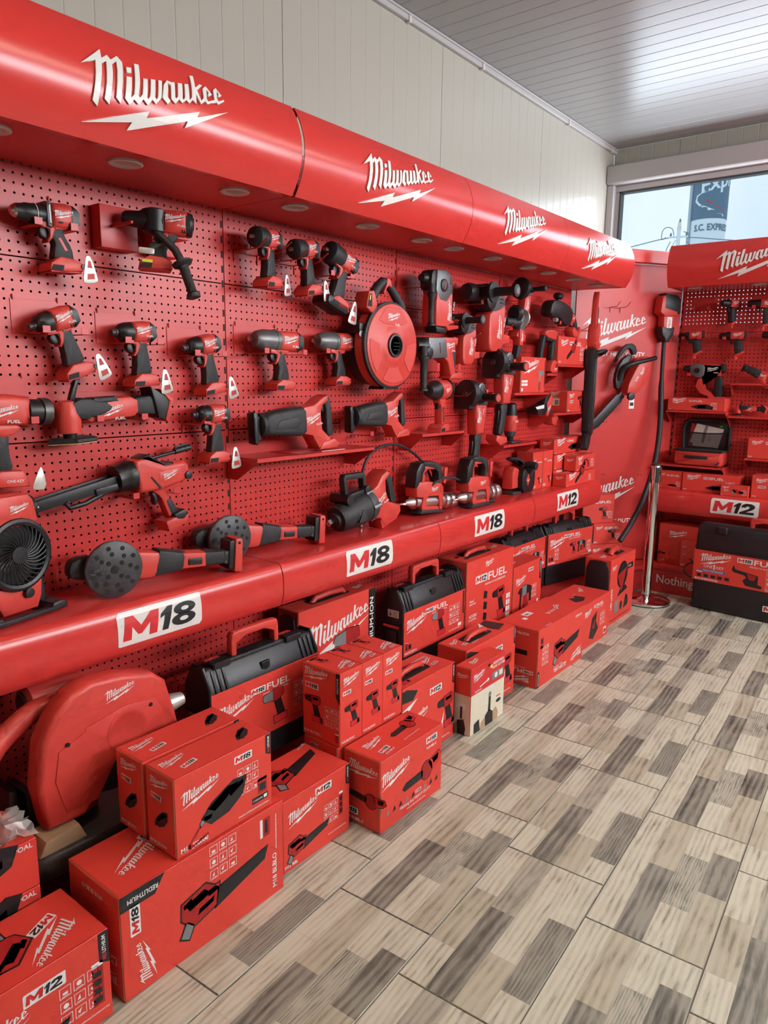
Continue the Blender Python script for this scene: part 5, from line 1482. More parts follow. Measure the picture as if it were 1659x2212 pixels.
# heat gun on its shelf
def t_heat(t):
    LU(t, 'nozzle', [(-.125, .018), (-.122, .026), (-.085, .036), (-.050, .048), (-.040, .046)], 'black_plastic', (0, 0), 24)
    LU(t, 'nozzle_bore', [(-.1255, .020), (-.120, .016)], 'dark_gap', (0, 0), 18)
    h = LU(t, 'housing', [(-.046, .044), (-.030, .048), (.050, .050), (.066, .048)], 'red_plastic', (0, 0), 24)
    LU(t, 'rear_cap', [(.064, .051), (.085, .052), (.108, .044), (.116, .025)], 'black_plastic', (0, 0), 24)
    mark(h, .005, .0, .0505, .060, 0, False)
    S(t, 'grip_frame', [(-.03, -.040), (.055, -.040), (.040, -.075), (.036, -.165), (.0, -.165), (.0, -.085), (-.022, -.060)], -.022, .022, .008, 'red_plastic')
    S(t, 'grip', [(.002, -.078), (.026, -.070), (.030, -.160), (.004, -.162)], -.0235, .0235, .009, 'black_rubber')
    S(t, 'trigger', [(-.028, -.060), (-.006, -.064), (-.008, -.088), (-.026, -.092), (-.018, -.075)], -.010, .010, .003, 'black_plastic', 1)
    b = S(t, 'foot', [(-.050, -.200), (.062, -.200), (.066, -.178), (.040, -.162), (-.010, -.162), (-.046, -.176)], -.038, .038, .005, 'red_plastic')
    S(t, 'battery_slot', rrect(-.044, -.197, -.002, -.180, .002, 1), .036, .0392, 0, 'dark_gap', 0, b, 1)
tool('heat_gun', 'cordless heat gun standing on a small red shelf', 'heat gun', t_heat, (.112, 1.205, 1.4345), 2, 12)
wall_shelf('small red shelf under the heat gun', (0, 1.04, 1.2330), 0, .37, .14)

# ------------------------------------------------------------------ rotary hammers
def t_rotary_d(t):
    """upright motor, grey gearbox, D handle at the back, side handle down"""
    LU(t, 'tool_holder', [(-.128, .012), (-.126, .019), (-.105, .024), (-.090, .030), (-.070, .032)], 'black_plastic', (.078, -.008), 20)
    S(t, 'side_clamp', [(-.100, .045), (-.092, .112), (-.060, .122), (-.045, .10), (-.050, .03), (-.08, .02)], -.036, .036, .010, 'black_plastic', 1)
    g = S(t, 'gearbox', [(-.062, .028), (-.056, .122), (.030, .130), (.095, .108), (.098, .020), (.04, -.030), (-.04, -.024)], -.044, .044, .012, 'gear_grey')
    LW(t, 'mode_dial', [(.042, .032), (.050, .031), (.052, .026)], 'black_plastic', (.006, .052), 20)
    S(t, 'dial_mark', [(-.001, .032), (.005, .030), (.017, .072), (.011, .074)], .051, .0535, .0005, 'red_plastic', 0, None, 1)
    S(t, 'gear_slot', [(.070, .060), (.076, .060), (.078, .098), (.072, .098)], .042, .0448, 0, 'dark_gap', 0, g, 1)
    h = S(t, 'housing', [(-.060, -.030), (-.052, .014), (-.02, -.014), (.04, -.018), (.085, .022), (.100, .020), (.100, -.105), (.14, -.125), (.165, -.125), (.165, -.100), (.175, -.10), (.175, -.150), (.065, -.165), (.045, -.148), (-.060, -.148)], -.044, .044, .010, 'red_plastic')
    mark(h, .072, -.068, .0444, .110, 80)
    S(t, 'base_cap', [(-.050, -.147), (.055, -.152), (.065, -.178), (-.035, -.178)], -.036, .036, .006, 'black_plastic')
    S(t, 'rear_grip', [(.115, .098), (.138, .10), (.148, .07), (.154, -.10), (.128, -.10), (.126, .04)], -.018, .018, .008, 'black_rubber', 1)
    S(t, 'grip_bridge', [(.085, .112), (.120, .120), (.130, .09), (.086, .085)], -.020, .020, .005, 'red_plastic')
    LV(t, 'side_handle', [(-.150, .020), (-.140, .0195), (-.136, .0135), (-.020, .015), (-.006, .022), (.004, .024), (.010, .016), (.050, .014)], 'black_rubber', (-.088, .030), 18)
tool('rotary_hammer', 'rotary hammer with grey gearbox and black handle pointing down, beside the drum', 'rotary hammer', t_rotary_d, (.130, 1.135, 1.862), 0, 4, 0, .92)
hanger('red hanger holding the rotary hammer beside the drum', (0, 1.13, 1.90), 0, (-.12, .02, .0, .075), (-.05,), .125)

def t_rotary_l(t):
    """L-shaped hammer seen with its side handle sticking out into the aisle"""
    LU(t, 'tool_holder', [(-.205, .020), (-.200, .034), (-.180, .040), (-.150, .040), (-.145, .036), (-.090, .040), (-.07, .044)], 'black_plastic', (.085, 0), 22)
    g = S(t, 'gearbox', [(-.080, .040), (-.080, .125), (.030, .130), (.085, .112), (.085, .050), (.050, .02), (-.02, .0)], -.044, .044, .014, 'gear_grey', 1)
    S(t, 'nose_boot', [(-.085, .035), (-.085, .130), (-.01, .135), (.02, .06), (-.02, .0)], -.045, .0455, .014, 'black_plastic', 1)
    for i in range(2):
        S(t, 'vent', rrect(.030, .050 + .016 * i, .062, .056 + .016 * i, .001, 1), .043, .0452, 0, 'dark_gap', 0, g, 1)
    h = S(t, 'housing', [(-.05, .01), (.05, .030), (.085, .055), (.10, .02), (.09, -.12), (.07, -.165), (-.015, -.175), (-.05, -.16), (-.055, -.05)], -.044, .044, .014, 'red_plastic', 1)
    mark(h, .040, -.060, .0444, .115, 78)
    S(t, 'top_bracket', [(.075, .125), (.13, .120), (.135, .09), (.105, .06), (.08, .06)], -.024, .024, .005, 'red_plastic')
    S(t, 'rear_grip', [(.110, .085), (.135, .082), (.140, -.09), (.108, -.095), (.112, .02)], -.019, .019, .008, 'black_rubber', 1)
    S(t, 'foot', [(.075, -.085), (.155, -.090), (.160, -.125), (.09, -.135)], -.034, .034, .005, 'red_plastic')
    LW(t, 'side_handle', [(.010, .026), (.085, .026), (.088, .046), (.098, .046), (.102, .020), (.200, .019), (.204, .027), (.212, .027), (.214, .018)], 'black_rubber', (-.115, .085), 20)
    LW(t, 'handle_end', [(.2125, .017), (.2155, .016)], 'gear_grey', (-.115, .085), 16)
G = 'rotary hammers with side handle outward'
rl = tool('rotary_hammer', 'large rotary hammer with its side handle sticking out, top row', 'rotary hammer', t_rotary_l, (.085, 1.690, 1.822), 0, 0, 0, 1.12, G)
copy_thing(rl, 'smaller rotary hammer with side handle sticking out, above the horizontal one', (.080, 1.455, 1.698), 0, 0, 0, .82, G)
hanger('red hanger under the nose of the large top-row rotary hammer', (0, 1.52, 1.905), 0, (-.03, .09, -.045, .05), (.02,), .14)
prong('red wire prongs under the smaller rotary hammer', (0, 1.43, 1.685), 0, (-.05, .07), .15)

def t_rotary_h(t):
    LU(t, 'tool_holder', [(-.190, .014), (-.186, .026), (-.160, .032), (-.150, .040), (-.120, .042)], 'black_plastic', (0, 0), 22)
    S(t, 'nose_guard', [(-.135, -.050), (-.150, -.02), (-.135, .0), (-.095, -.01), (-.10, -.05)], -.044, .047, .006, 'black_plastic', 1)
    g = S(t, 'gearbox', [(-.130, -.045), (-.130, .042), (.0, .048), (.020, .03), (.035, -.05), (-.10, -.058)], -.042, .042, .012, 'gear_grey')
    S(t, 'vent', [(-.045, .020), (-.041, .020), (-.032, -.028), (-.036, -.028)], .041, .0432, 0, 'dark_gap', 0, g, 1)
    h = S(t, 'housing', [(.0, .048), (.105, .050), (.110, .03), (.105, -.015), (.085, -.025), (.115, -.115), (.165, -.125), (.165, -.150), (.08, -.150), (.045, -.07), (.015, -.052)], -.036, .036, .010, 'red_plastic')
    mark(h, .062, .010, .0364, .078)
    S(t, 'rear_grip', [(.100, .052), (.128, .048), (.140, .02), (.142, -.10), (.108, -.11), (.104, -.03), (.116, -.0), (.098, .03)], -.019, .019, .008, 'black_rubber', 1)
    S(t, 'grip_cap', [(.112, .055), (.150, .050), (.150, .025), (.135, .01), (.128, .03)], -.021, .021, .005, 'red_plastic')
    S(t, 'foot', [(.060, -.148), (.168, -.148), (.176, -.120), (.12, -.112), (.085, -.125)], -.038, .038, .005, 'red_plastic')
    LV(t, 'side_handle', [(-.205, .022), (-.196, .021), (-.190, .015), (-.075, .017), (-.060, .026), (-.050, .026), (-.045, .018), (-.0, .018)], 'black_rubber', (-.165, .038), 18)
tool('rotary_hammer', 'rotary hammer lying horizontal with grey gearbox, below the big side handles', 'rotary hammer', t_rotary_h, (.120, 1.176, 1.634), 0, 0, 0, .98)
hanger('red hanger under the horizontal rotary hammer', (0, 1.175, 1.60), 0, (-.10, .16, -.080, -.02), (-.06, .12), .17, .02)

# ------------------------------------------------------------------ large angle grinders hung upright
def t_grinder(t):
    S(t, 'gear_head', [(-.030, .125), (-.022, .160), (.006, .176), (.036, .160), (.046, .118), (.052, .070), (-.035, .070)], -.032, .032, .010, 'gear_grey', 1)
    S(t, 'head_plate', [(-.012, .150), (.006, .162), (.026, .150), (.034, .112), (-.008, .112)], .030, .0365, .003, 'dark_grey', 1)
    LW(t, 'lock_button', [(.030, .010), (.044, .009)], 'red_plastic', (.034, .130), 14)
    LU(t, 'disc_guard', [(-.088, .066), (-.084, .072), (-.050, .073), (-.044, .068)], 'black_plastic', (.112, -.006), 30)
    S(t, 'guard_skirt', [(-.090, .035), (-.050, .030), (-.045, .095), (-.088, .10)], -.075, .030, .008, 'black_plastic')
    LU(t, 'grinding_disc', [(-.080, .062), (-.078, .062)], 'dark_grey', (.112, -.006), 28)
    LU(t, 'spindle', [(-.100, .014), (-.020, .016)], 'base_grey', (.110, 0), 14)
    S(t, 'collar', [(-.040, .060), (-.042, .078), (.055, .078), (.058, .055)], -.036, .036, .006, 'dark_grey')
    h = S(t, 'housing', [(-.038, .062), (.052, .060), (.056, .030), (.040, -.095), (-.024, -.100), (-.038, .020)], -.037, .037, .016, 'red_plastic', 0, None, 3)
    mark(h, -.010, .000, .0374, .085, 82)
    LW(t, 'screw', [(.034, .003), (.0378, .003)], 'dark_gap', (.030, -.012), 8)
    S(t, 'grip', [(-.028, -.096), (.040, -.090), (.034, -.150), (.030, -.200), (.016, -.265), (-.030, -.262), (-.022, -.205), (-.016, -.150)], -.024, .024, .012, 'black_rubber', 1)
    S(t, 'paddle', [(-.026, -.135), (-.016, -.130), (-.020, -.20), (-.030, -.20)], -.012, .012, .003, 'black_plastic')
    S(t, 'foot', [(-.055, -.262), (.032, -.272), (.038, -.298), (-.020, -.315), (-.062, -.290)], -.038, .038, .005, 'red_plastic')
    LW(t, 'aux_handle', [(.020, .030), (.050, .031), (.060, .020), (.130, .022), (.148, .025), (.152, .022)], 'black_rubber', (-.010, .095), 18)
    LW(t, 'aux_end', [(.1505, .020), (.1535, .018), (.1540, .010)], 'red_plastic', (-.010, .095), 18)
    S(t, 'aux_stripe', rrect(-.018, .113, -.002, .119, .001, 1), .070, .120, .001, 'red_plastic')
G = 'large angle grinders hung upright'
gr = tool('angle_grinder', 'large angle grinder hung upright, the lower of two, over the far grease gun', 'grinder', t_grinder, (.090, 1.590, 1.298), -2, -8, 0, 1.0, G)
copy_thing(gr, 'large angle grinder hung upright, the upper of two, beside a boxed tool', (.125, 1.800, 1.456), 0, -4, -8, 1.03, G)
prong('red wire prongs holding the lower grinder', (0, 1.55, 1.40), 0, (-.05, .05), .12)
prong('red wire prongs holding the upper grinder', (0, 1.80, 1.60), 0, (-.05, .05), .12)
# ------------------------------------------------------------------ on the ledge: fan, long sanders, big wrench, grease guns
ZL = .834 + .0034
def t_fan(t):
    LW(t, 'rear_drum', [(-.060, .060), (-.050, .082), (.010, .092)], 'black_plastic', (0, .0), 30)
    ring = MB()
    ring.tube([(.092 * math.cos(R(a)), .092 * math.sin(R(a)), .022) for a in range(0, 360, 10)], .011, 'black_plastic', 8, True)
    ring.build('guard_ring', t)
    LW(t, 'guard_hub', [(.020, .026), (.030, .024), (.031, .010)], 'black_plastic', (0, 0), 22)
    for k in range(30):
        a = 12 * k
        pts = []
        for j in range(6):
            rr = .022 + j * .0135
            an = R(a + j * 7.5)
            pts.append((rr * math.cos(an), rr * math.sin(an), .026 + .003 * math.sin(j / 5 * math.pi)))
        TB(t, 'guard_rib', pts, .0021, 'black_plastic', 5)
    for k in range(5):
        a = 72 * k
        S(t, 'fan_blade', [(.02 * math.cos(R(a)), .02 * math.sin(R(a))), (.078 * math.cos(R(a - 12)), .078 * math.sin(R(a - 12))), (.080 * math.cos(R(a + 26)), .080 * math.sin(R(a + 26))), (.02 * math.cos(R(a + 40)), .02 * math.sin(R(a + 40)))], .004, .006, 0, 'dark_grey', 0, None, 1)
    hd = S(t, 'head', [(-.070, .090), (-.060, .148), (-.045, .165), (.045, .165), (.060, .148), (.072, .085), (.04, .075), (-.04, .075)], -.055, .024, .010, 'red_plastic')
    mark(hd, .012, .128, .0244, .062, 0, False)
    b = S(t, 'lower_body', [(-.075, -.085), (.075, -.085), (.070, -.130), (.055, -.165), (-.055, -.165), (-.070, -.130)], -.055, .018, .010, 'red_plastic')
    S(t, 'side_frame', [(-.082, .05), (-.070, .10), (-.060, .10), (-.066, .0), (-.060, -.10), (-.070, -.10), (-.084, -.03)], -.05, .012, .006, 'red_plastic')
    LW(t, 'speed_knob', [(.016, .0165), (.030, .014), (.031, .010)], 'black_plastic', (.022, -.112), 18)
    MB().art(Art().text('O I II III', -.01, -.088, .008, 'print_white', 0, 0, .006), (0, 0, .0184), (1, 0, 0), (0, 1, 0), (0, 0, 1)).build('dial_marks', b, 0)
    for s in (-1, 1):
        S(t, 'stand_arm', [(s * .078, -.02), (s * .098, -.02), (s * .104, -.15), (s * .110, -.175), (s * .078, -.175), (s * .086, -.10)], -.045, -.010, .006, 'black_plastic')
        S(t, 'stand_foot', [(s * .068, -.178), (s * .128, -.178), (s * .128, -.160), (s * .108, -.152), (s * .080, -.155)], -.075, .050, .006, 'black_plastic')
    S(t, 'stand_base', [(-.10, -.178), (.10, -.178), (.10, -.166), (-.10, -.166)], -.075, -.045, .004, 'black_plastic')
    S(t, 'stand_bar', [(-.10, -.178), (.10, -.178), (.10, -.164), (-.10, -.164)], .030, .052, .004, 'black_plastic')
tool('jobsite_fan', 'red and black jobsite fan on a swivel stand at the near end of the ledge', 'fan', t_fan, (.150, -.868, ZL + .1785), 0, 12, 0, .98)

def t_lsander(t):
    """long sander lying on its side, the perforated backing pad facing the aisle"""
    pad = LW(t, 'backing_pad', [(.030, .080), (.034, .088), (.046, .088), (.049, .084), (.049, .012), (.046, .010)], 'dark_grey', (0, 0), 40)
    for n, rr, hr, a0 in ((10, .069, .0074, 0), (8, .049, .0072, 12), (4, .029, .0074, 45)):
        for k in range(n):
            a = R(360 / n * k + a0)
            LW(t, 'dust_hole', [(.0470, hr), (.0496, hr)], 'dark_gap', (rr * math.cos(a), rr * math.sin(a)), 10, pad)
    LW(t, 'centre_screw', [(.046, .012), (.0505, .011), (.0508, .006)], 'black_plastic', (0, 0), 16, pad)
    LW(t, 'motor_head', [(-.055, .040), (-.050, .052), (.010, .056), (.030, .050)], 'black_plastic', (0, 0), 26)
    S(t, 'front_knob', [(-.115, -.030), (-.125, .0), (-.11, .034), (-.04, .040), (-.04, -.040)], -.040, .012, .014, 'black_rubber', 1)
    S(t, 'neck', [(.040, -.046), (.040, .048), (.140, .040), (.190, .034), (.190, -.030), (.13, -.044)], -.034, .030, .012, 'red_plastic')
    S(t, 'grip_front', [(.135, -.040), (.150, .046), (.20, .038), (.255, .028), (.255, -.024), (.19, -.036)], -.033, .033, .012, 'black_rubber')
    sw = S(t, 'switch_plate', [(.228, -.024), (.232, .030), (.315, .026), (.318, -.022)], -.030, .034, .008, 'red_plastic')
    S(t, 'switch', rrect(.250, -.012, .300, .010, .003, 1), .032, .0375, .002, 'black_plastic', 0, sw)
    S(t, 'grip_rear', [(.312, -.022), (.312, .026), (.400, .024), (.412, .03), (.412, -.03), (.39, -.022)], -.026, .028, .010, 'black_rubber')
    for v in (-.014, .016):
        LW(t, 'screw', [(.026, .005), (.030, .005)], 'base_grey', (.392, v), 10)
    S(t, 'mount_plate', [(.405, -.040), (.405, .056), (.422, .060), (.430, .05), (.428, -.04)], -.036, .032, .004, 'black_plastic')
    S(t, 'foot', [(.424, -.050), (.424, .064), (.446, .066), (.452, .058), (.455, -.050)], -.040, .038, .004, 'red_plastic')
    LW(t, 'foot_screw', [(.036, .005), (.0395, .005)], 'dark_gap', (.438, .050), 10)
G = 'long sanders lying on the ledge'
ls = tool('long_sander', 'long red and black sander with perforated round pad, nearer the fan', 'sander', t_lsander, (.150, -.592, ZL + .0880), -4.4, -9, 0, .98, G)
copy_thing(ls, 'long red and black sander with perforated round pad, in front of the big impact wrench', (.085, -.100, ZL + .0870), 0, -4.4, -8, .97, G)

def t_bigwrench(t):
    LU(t, 'anvil', [(-.235, .006), (-.234, .014), (-.195, .015)], 'chrome', (0, 0), 4)
    LU(t, 'nose_ring', [(-.205, .020), (-.200, .034), (-.184, .036)], 'black_rubber', (0, 0), 26)
    LU(t, 'hammer_case', [(-.188, .034), (-.184, .054), (-.170, .060), (-.100, .068), (-.030, .074), (-.012, .072)], 'black_rubber', (0, 0), 32)
    S(t, 'case_facet', [(-.120, -.030), (-.070, -.040), (-.050, .005), (-.085, .018)], .050, .0715, .003, 'black_rubber')
    LU(t, 'flange', [(-.020, .075), (.010, .076), (.020, .072)], 'dark_grey', (0, 0), 32)
    for k in range(6):
        a = R(30 + 60 * k)
        LU(t, 'flange_lug', [(-.018, .013), (.030, .012)], 'gear_grey', (.066 * math.cos(a), .066 * math.sin(a)), 8)
    h = S(t, 'housing', [(.015, -.066), (.015, .070), (.050, .078), (.090, .112), (.130, .122), (.150, .10), (.112, .08), (.105, .03), (.115, -.02), (.165, -.05), (.185, -.06), (.170, -.105), (.060, -.118), (.040, -.075)], -.048, .048, .014, 'red_plastic')
    mark(h, .062, .010, .0484, .080, 12)
    S(t, 'rear_grip', [(.128, .122), (.165, .112), (.180, .07), (.188, .0), (.192, -.05), (.15, -.052), (.150, .02), (.142, .075), (.118, .094)], -.022, .022, .010, 'black_rubber', 1)
    S(t, 'trigger', [(.112, .076), (.140, .074), (.142, .045), (.124, .04)], -.012, .012, .004, 'black_plastic', 1)
    S(t, 'foot', [(.045, -.085), (.045, -.128), (.150, -.118), (.185, -.095), (.19, -.06), (.15, -.055)], -.040, .042, .006, 'red_plastic')
    # bow handle over the nose
    S(t, 'handle_clamp', [(-.115, .060), (-.115, .092), (-.01, .084), (-.01, .06)], -.034, .034, .006, 'black_plastic')
    S(t, 'bow_handle', [(-.125, .080), (-.118, .160), (-.105, .176), (.010, .150), (.018, .136), (.010, .062), (-.010, .062), (-.004, .126), (-.098, .152), (-.104, .085)], -.016, .018, .006, 'black_rubber')
    LW(t, 'handle_bolt', [(.020, .020), (.040, .019), (.042, .010)], 'black_plastic', (-.003, .075), 18)
    LW(t, 'handle_knob', [(-.055, .022), (-.03, .024), (.05, .022)], 'black_plastic', (-.130, .075), 14)
    S(t, 'plaque', [(.03, .068), (.07, .072), (.07, .078), (.03, .074)], -.02, .02, .001, 'steel')
tool('impact_wrench', 'very large impact wrench with bow handle and square steel drive, on the ledge', 'impact wrench', t_bigwrench, (.135, .628, ZL + .1145), 13, -2, 0, .98)

def t_grease(t, body='steel'):
    LU(t, 'barrel', [(-.115, .022), (-.11, .034), (.10, .034)], 'steel', (-.045, 0), 24)
    LU(t, 'barrel_cap', [(.085, .034), (.088, .040), (.120, .041), (.126, .038), (.134, .041), (.165, .041), (.171, .037), (.180, .041), (.212, .040), (.220, .026)], 'steel', (-.045, 0), 26)
    LU(t, 'valve_block', [(-.165, .006), (-.150, .016), (-.118, .022), (-.105, .030), (-.075, .030)], 'clip_metal', (-.045, 0), 18)
    LU(t, 'nipple', [(-.205, .003), (-.198, .007), (-.190, .004), (-.176, .009), (-.160, .009)], 'chrome', (-.050, 0), 12)
    h = S(t, 'housing', [(-.125, -.015), (-.130, .030), (-.110, .060), (-.03, .060), (.060, .050), (.085, .030), (.085, -.085), (.060, -.088), (.060, -.062), (.045, -.015), (-.030, -.015), (-.045, -.030), (-.045, -.062), (.055, -.068), (.058, -.090), (-.075, -.090), (-.085, -.06), (-.075, -.020)], -.040, .040, .008, 'red_plastic')
    mark(h, .010, .022, .0404, .058, 0, False)
    for i in range(4):
        S(t, 'vent', [(.055, .036 - .009 * i), (.076, .030 - .009 * i), (.076, .026 - .009 * i), (.055, .032 - .009 * i)], .0395, .0408, 0, 'shaded_red', 0, h, 1)
    S(t, 'foot_pad', [(-.095, -.100), (-.085, -.080), (.075, -.082), (.098, -.100)], -.044, .044, .004, 'black_rubber')
    S(t, 'motor_cover', [(-.140, .030), (-.135, .110), (-.110, .150), (-.075, .158), (-.065, .125), (-.080, .10), (-.085, .045), (-.11, .028)], -.037, .037, .012, 'black_plastic')
    S(t, 'grip_frame', [(-.090, .045), (-.082, .13), (-.050, .150), (.060, .142), (.10, .115), (.09, .05), (.070, .045), (.075, .095), (.04, .118), (-.035, .118), (-.058, .10), (-.05, .06)], -.026, .026, .008, 'red_plastic')
    S(t, 'grip', [(-.11, .150), (-.06, .162), (.020, .158), (.075, .140), (.090, .085), (.065, .04), (.040, .045), (.055, .09), (.03, .118), (-.03, .128), (-.08, .13)], -.0225, .0285, .010, 'black_rubber', 1)
    S(t, 'trigger', [(-.045, .112), (-.020, .115), (-.028, .09), (-.044, .092)], -.010, .010, .003, 'black_plastic')
    S(t, 'foot', [(.080, .050), (.085, .125), (.105, .130), (.112, .120), (.100, .045)], -.038, .038, .004, 'red_plastic')
G = 'cordless grease guns on the ledge'
gg = tool('grease_gun', 'red cordless grease gun with steel barrel, beside the big impact wrench', 'grease gun', t_grease, (.105, 1.140, ZL + .1045), -4, -4, 0, .97, G)
copy_thing(gg, 'red cordless grease gun with steel barrel, farther along the ledge', (.168, 1.485, ZL + .1030), 0, -1, 0, 1.0, G)
t = thing('grease_hose', 'black grease hose looping up from behind the big impact wrench', 'hose', (.06, .70, ZL), 0, group=None)
def spline(P, n=6):
    out = []
    for i in range(len(P) - 1):
        p0, p1, p2, p3 = [Vector(P[max(0, min(len(P) - 1, j))]) for j in (i - 1, i, i + 1, i + 2)]
        for k in range(n):
            s = k / n
            out.append(tuple(0.5 * ((2 * p1) + (p2 - p0) * s + (2 * p0 - 5 * p1 + 4 * p2 - p3) * s * s + (3 * p1 - p0 - 3 * p2 + p3) * s ** 3)))
    out.append(tuple(P[-1]))
    return out
MB().tube(spline([(-.03, .02, .02), (-.02, .14, .0), (.0, .232, .0), (.03, .295, 0), (.095, .336, 0), (.205, .352, 0), (.31, .330, 0), (.425, .272, .0), (.50, .20, .005), (.55, .10, .01)]), .0065, 'black_rubber', 8).build('hose', t)
MB().tube([(-.03, .004, .02), (-.03, .03, .02)], .0095, 'steel', 10).build('ferrule', t)
t = thing('grease_hose', 'short black grease hose hanging across the far grease gun', 'hose', (.15, 1.17, ZL), 0, group=None)
MB().tube(spline([(-.06, .12, -.03), (-.02, .16, .0), (.08, .172, .0), (.17, .150, .01), (.28, .095, .015), (.36, .035, .03), (.40, .010, .04), (.43, .012, .045)]), .0062, 'black_rubber', 8).build('hose', t)
MB().tube([(.40, .012, .040), (.46, .014, .048)], .010, 'black_plastic', 10).build('coupler', t)
# cordless planer
def t_planer(t):
    S(t, 'body', [(-.125, -.080), (-.125, .020), (-.100, .050), (-.05, .030), (-.03, -.02), (.02, -.03), (.03, -.080)], -.050, .020, .010, 'red_plastic')
    h = S(t, 'front_cover', [(-.060, -.105), (-.065, .010), (-.030, .040), (.020, -.010), (.060, .020), (.085, .030), (.100, -.01), (.090, -.095), (.050, -.110)], -.030, .052, .012, 'black_plastic', 1)
    S(t, 'handle', [(-.150, .085), (-.145, .105), (-.060, .10), (.0, .080), (.020, .050), (.0, .030), (-.02, .055), (-.08, .075)], -.022, .022, .012, 'black_rubber', 1)
    LW(t, 'front_knob', [(-.02, .022), (.02, .028), (.05, .022)], 'black_rubber', (.105, .035), 16)
    b = S(t, 'badge', [(-.022, -.035), (.0, .0), (.022, -.035), (.0, -.072)], .050, .054, .001, 'red_plastic', 0, None, 1)
    MB().art(Art().text('FUEL', -.015, -.040, .008, 'print_white', 0, 0, .01, 0, 1, 0, .03), (0, 0, .0542), (1, 0, 0), (0, 1, 0), (0, 0, 1)).build('lettering', b, 0)
    S(t, 'sole', [(-.13, -.112), (.11, -.112), (.11, -.100), (-.13, -.096)], -.050, .030, .003, 'base_grey')
tool('planer', 'black and red cordless planer at the far end of the ledge', 'planer', t_planer, (.125, 2.055, ZL + .1125), 0, 0, 0, 1.0)

# ------------------------------------------------------------------ cartons at the far end of the ledge and on the small shelves
def mini(label, loc, phi, L, H, D, kind='stick', num='12', fuel_on=True, left=None, group='small red tool cartons'):
    A = Art()
    A.logo(L * .2, H * .78, L * .26)
    if fuel_on:
        fuel(A, num, L * .38, H * .70, min(L, H * 2) * .07, 0, 0, False)
    else:
        A.badge(num, L * .2, H * .5, L * .16)
    PX = {'stick': (.42, .14, .38), 'drill': (.5, .12, min(.3, .55 * H / L)), 'blower': (.30, .22, .34), 'grinder': (.42, .2, .4), 'rotary': (.45, .12, .35), 'light': (.4, .12, .4)}[kind]
    pic(A, kind, L * PX[0], H * PX[1], L * PX[2])
    A.icons(L * .76, H * .16, min(L * .055, H * .14), 3, 3)
    A.text('M%s' % num, L * .03, H * .05, H * .07)
    T = Art().logo(L * .3, D * .55, L * .25)
    return carton_at(label, loc, phi, L, H, D, A, left or Art().logo(D * .5, H * .7, D * .6), T, group)
Z = ZL
mini('bottom long red carton in the stack at the end of the ledge', (.150, 2.450, Z), 0, .47, .092, .10)
mini('middle long red carton in the stack at the end of the ledge', (.150, 2.450, Z + .096), 0, .47, .092, .10)
mini('top long red carton in the stack at the end of the ledge', (.150, 2.440, Z + .192), 0, .48, .095, .10)
mini('upright red carton with battery picture, beside the planer', (.150, 2.165, Z), 0, .125, .225, .11, 'drill')
mini('upright red carton between the planer and the stacked long cartons', (.150, 2.300, Z), 0, .125, .225, .11, 'drill')
mini('flat red carton at the front of the ledge end', (.250, 2.420, Z), 0, .44, .078, .092, 'blower')
mini('red carton with green dot label on top of the flat carton', (.246, 2.565, Z + .083), 0, .29, .098, .085, 'drill', '12', False)
wall_shelf('red shelf under the boxed ratchet', (0, 1.860, 1.4150), 0, .43, .17)
F_ = Art().logo(.115, .145, .19); F_.poly([(.20, .12), (.27, .125), (.27, .10), (.235, .095), (.24, .03), (.222, .005), (.212, .03), (.218, .10)], 'print_grey').poly([(.215, .01), (.235, .012), (.236, .06), (.218, .06)], 'print_deep', 1)
for i in range(4):
    F_.rect(.010 + .018 * i, .055, .026 + .018 * i, .068, 'print_white').rect(.010 + .018 * i, .037, .026 + .018 * i, .050, 'print_white')
F_.rect(.008, .008, .028, .024, 'print_white').rect(.284, .03, .290, .18, 'print_black')
L_ = Art().logo(.10, .15, .10, 'print_white', 0, 82); pic(L_, 'drill', .03, .02, .05)
carton('red boxed ratchet on the pegboard shelf beside the upper grinder', .015, .165, 1.935, 2.230, 1.4155, 1.611, F_, L_, None, 0, 'small red tool cartons')
mini('red boxed saw on the upper shelf near the corner', (.160, 2.400, 1.580), 0, .41, .165, .12, 'blower', '12', True)
wall_shelf('red shelf under the boxed saw', (0, 2.390, 1.5790), 0, .44, .165)
L_ = Art().logo(.06, .115, .07).rect(.012, .04, .09, .085, 'print_cream').rect(.06, .045, .085, .075, 'print_grey', 1).rect(.05, .088, .07, .097, 'print_green')
mini('red boxed spray gun with price label, lower shelf near the corner', (.165, 2.560, 1.2875), 0, .295, .130, .145, 'drill', '12', False, L_)
wall_shelf('red shelf under the boxed spray gun', (0, 2.360, 1.2865), 0, .53, .17)

# ------------------------------------------------------------------ smaller tools in the upper far part of the pegboard
def t_sgrinder(t):
    LU(t, 'guard', [(-.060, .050), (-.055, .058), (-.030, .060), (-.024, .052)], 'black_plastic', (.02, 0), 24)
    S(t, 'gear_head', [(-.035, -.010), (-.030, .045), (.010, .060), (.045, .040), (.040, -.015)], -.026, .026, .008, 'gear_grey', 1)
    h = S(t, 'housing', [(-.020, -.010), (.040, .0), (.040, -.10), (.030, -.125), (-.015, -.12)], -.027, .027, .010, 'red_plastic')
    mark(h, .010, -.060, .0274, .07, 80, False)
    S(t, 'grip', [(-.010, -.118), (.030, -.118), (.020, -.215), (-.015, -.215)], -.021, .021, .009, 'black_rubber')
    S(t, 'foot', [(-.045, -.212), (.035, -.222), (.030, -.262), (-.055, -.250)], -.034, .034, .005, 'red_plastic')
    LW(t, 'side_handle', [(.02, .018), (.05, .017), (.055, .012), (.13, .014), (.134, .010)], 'black_rubber', (.005, .025), 14)
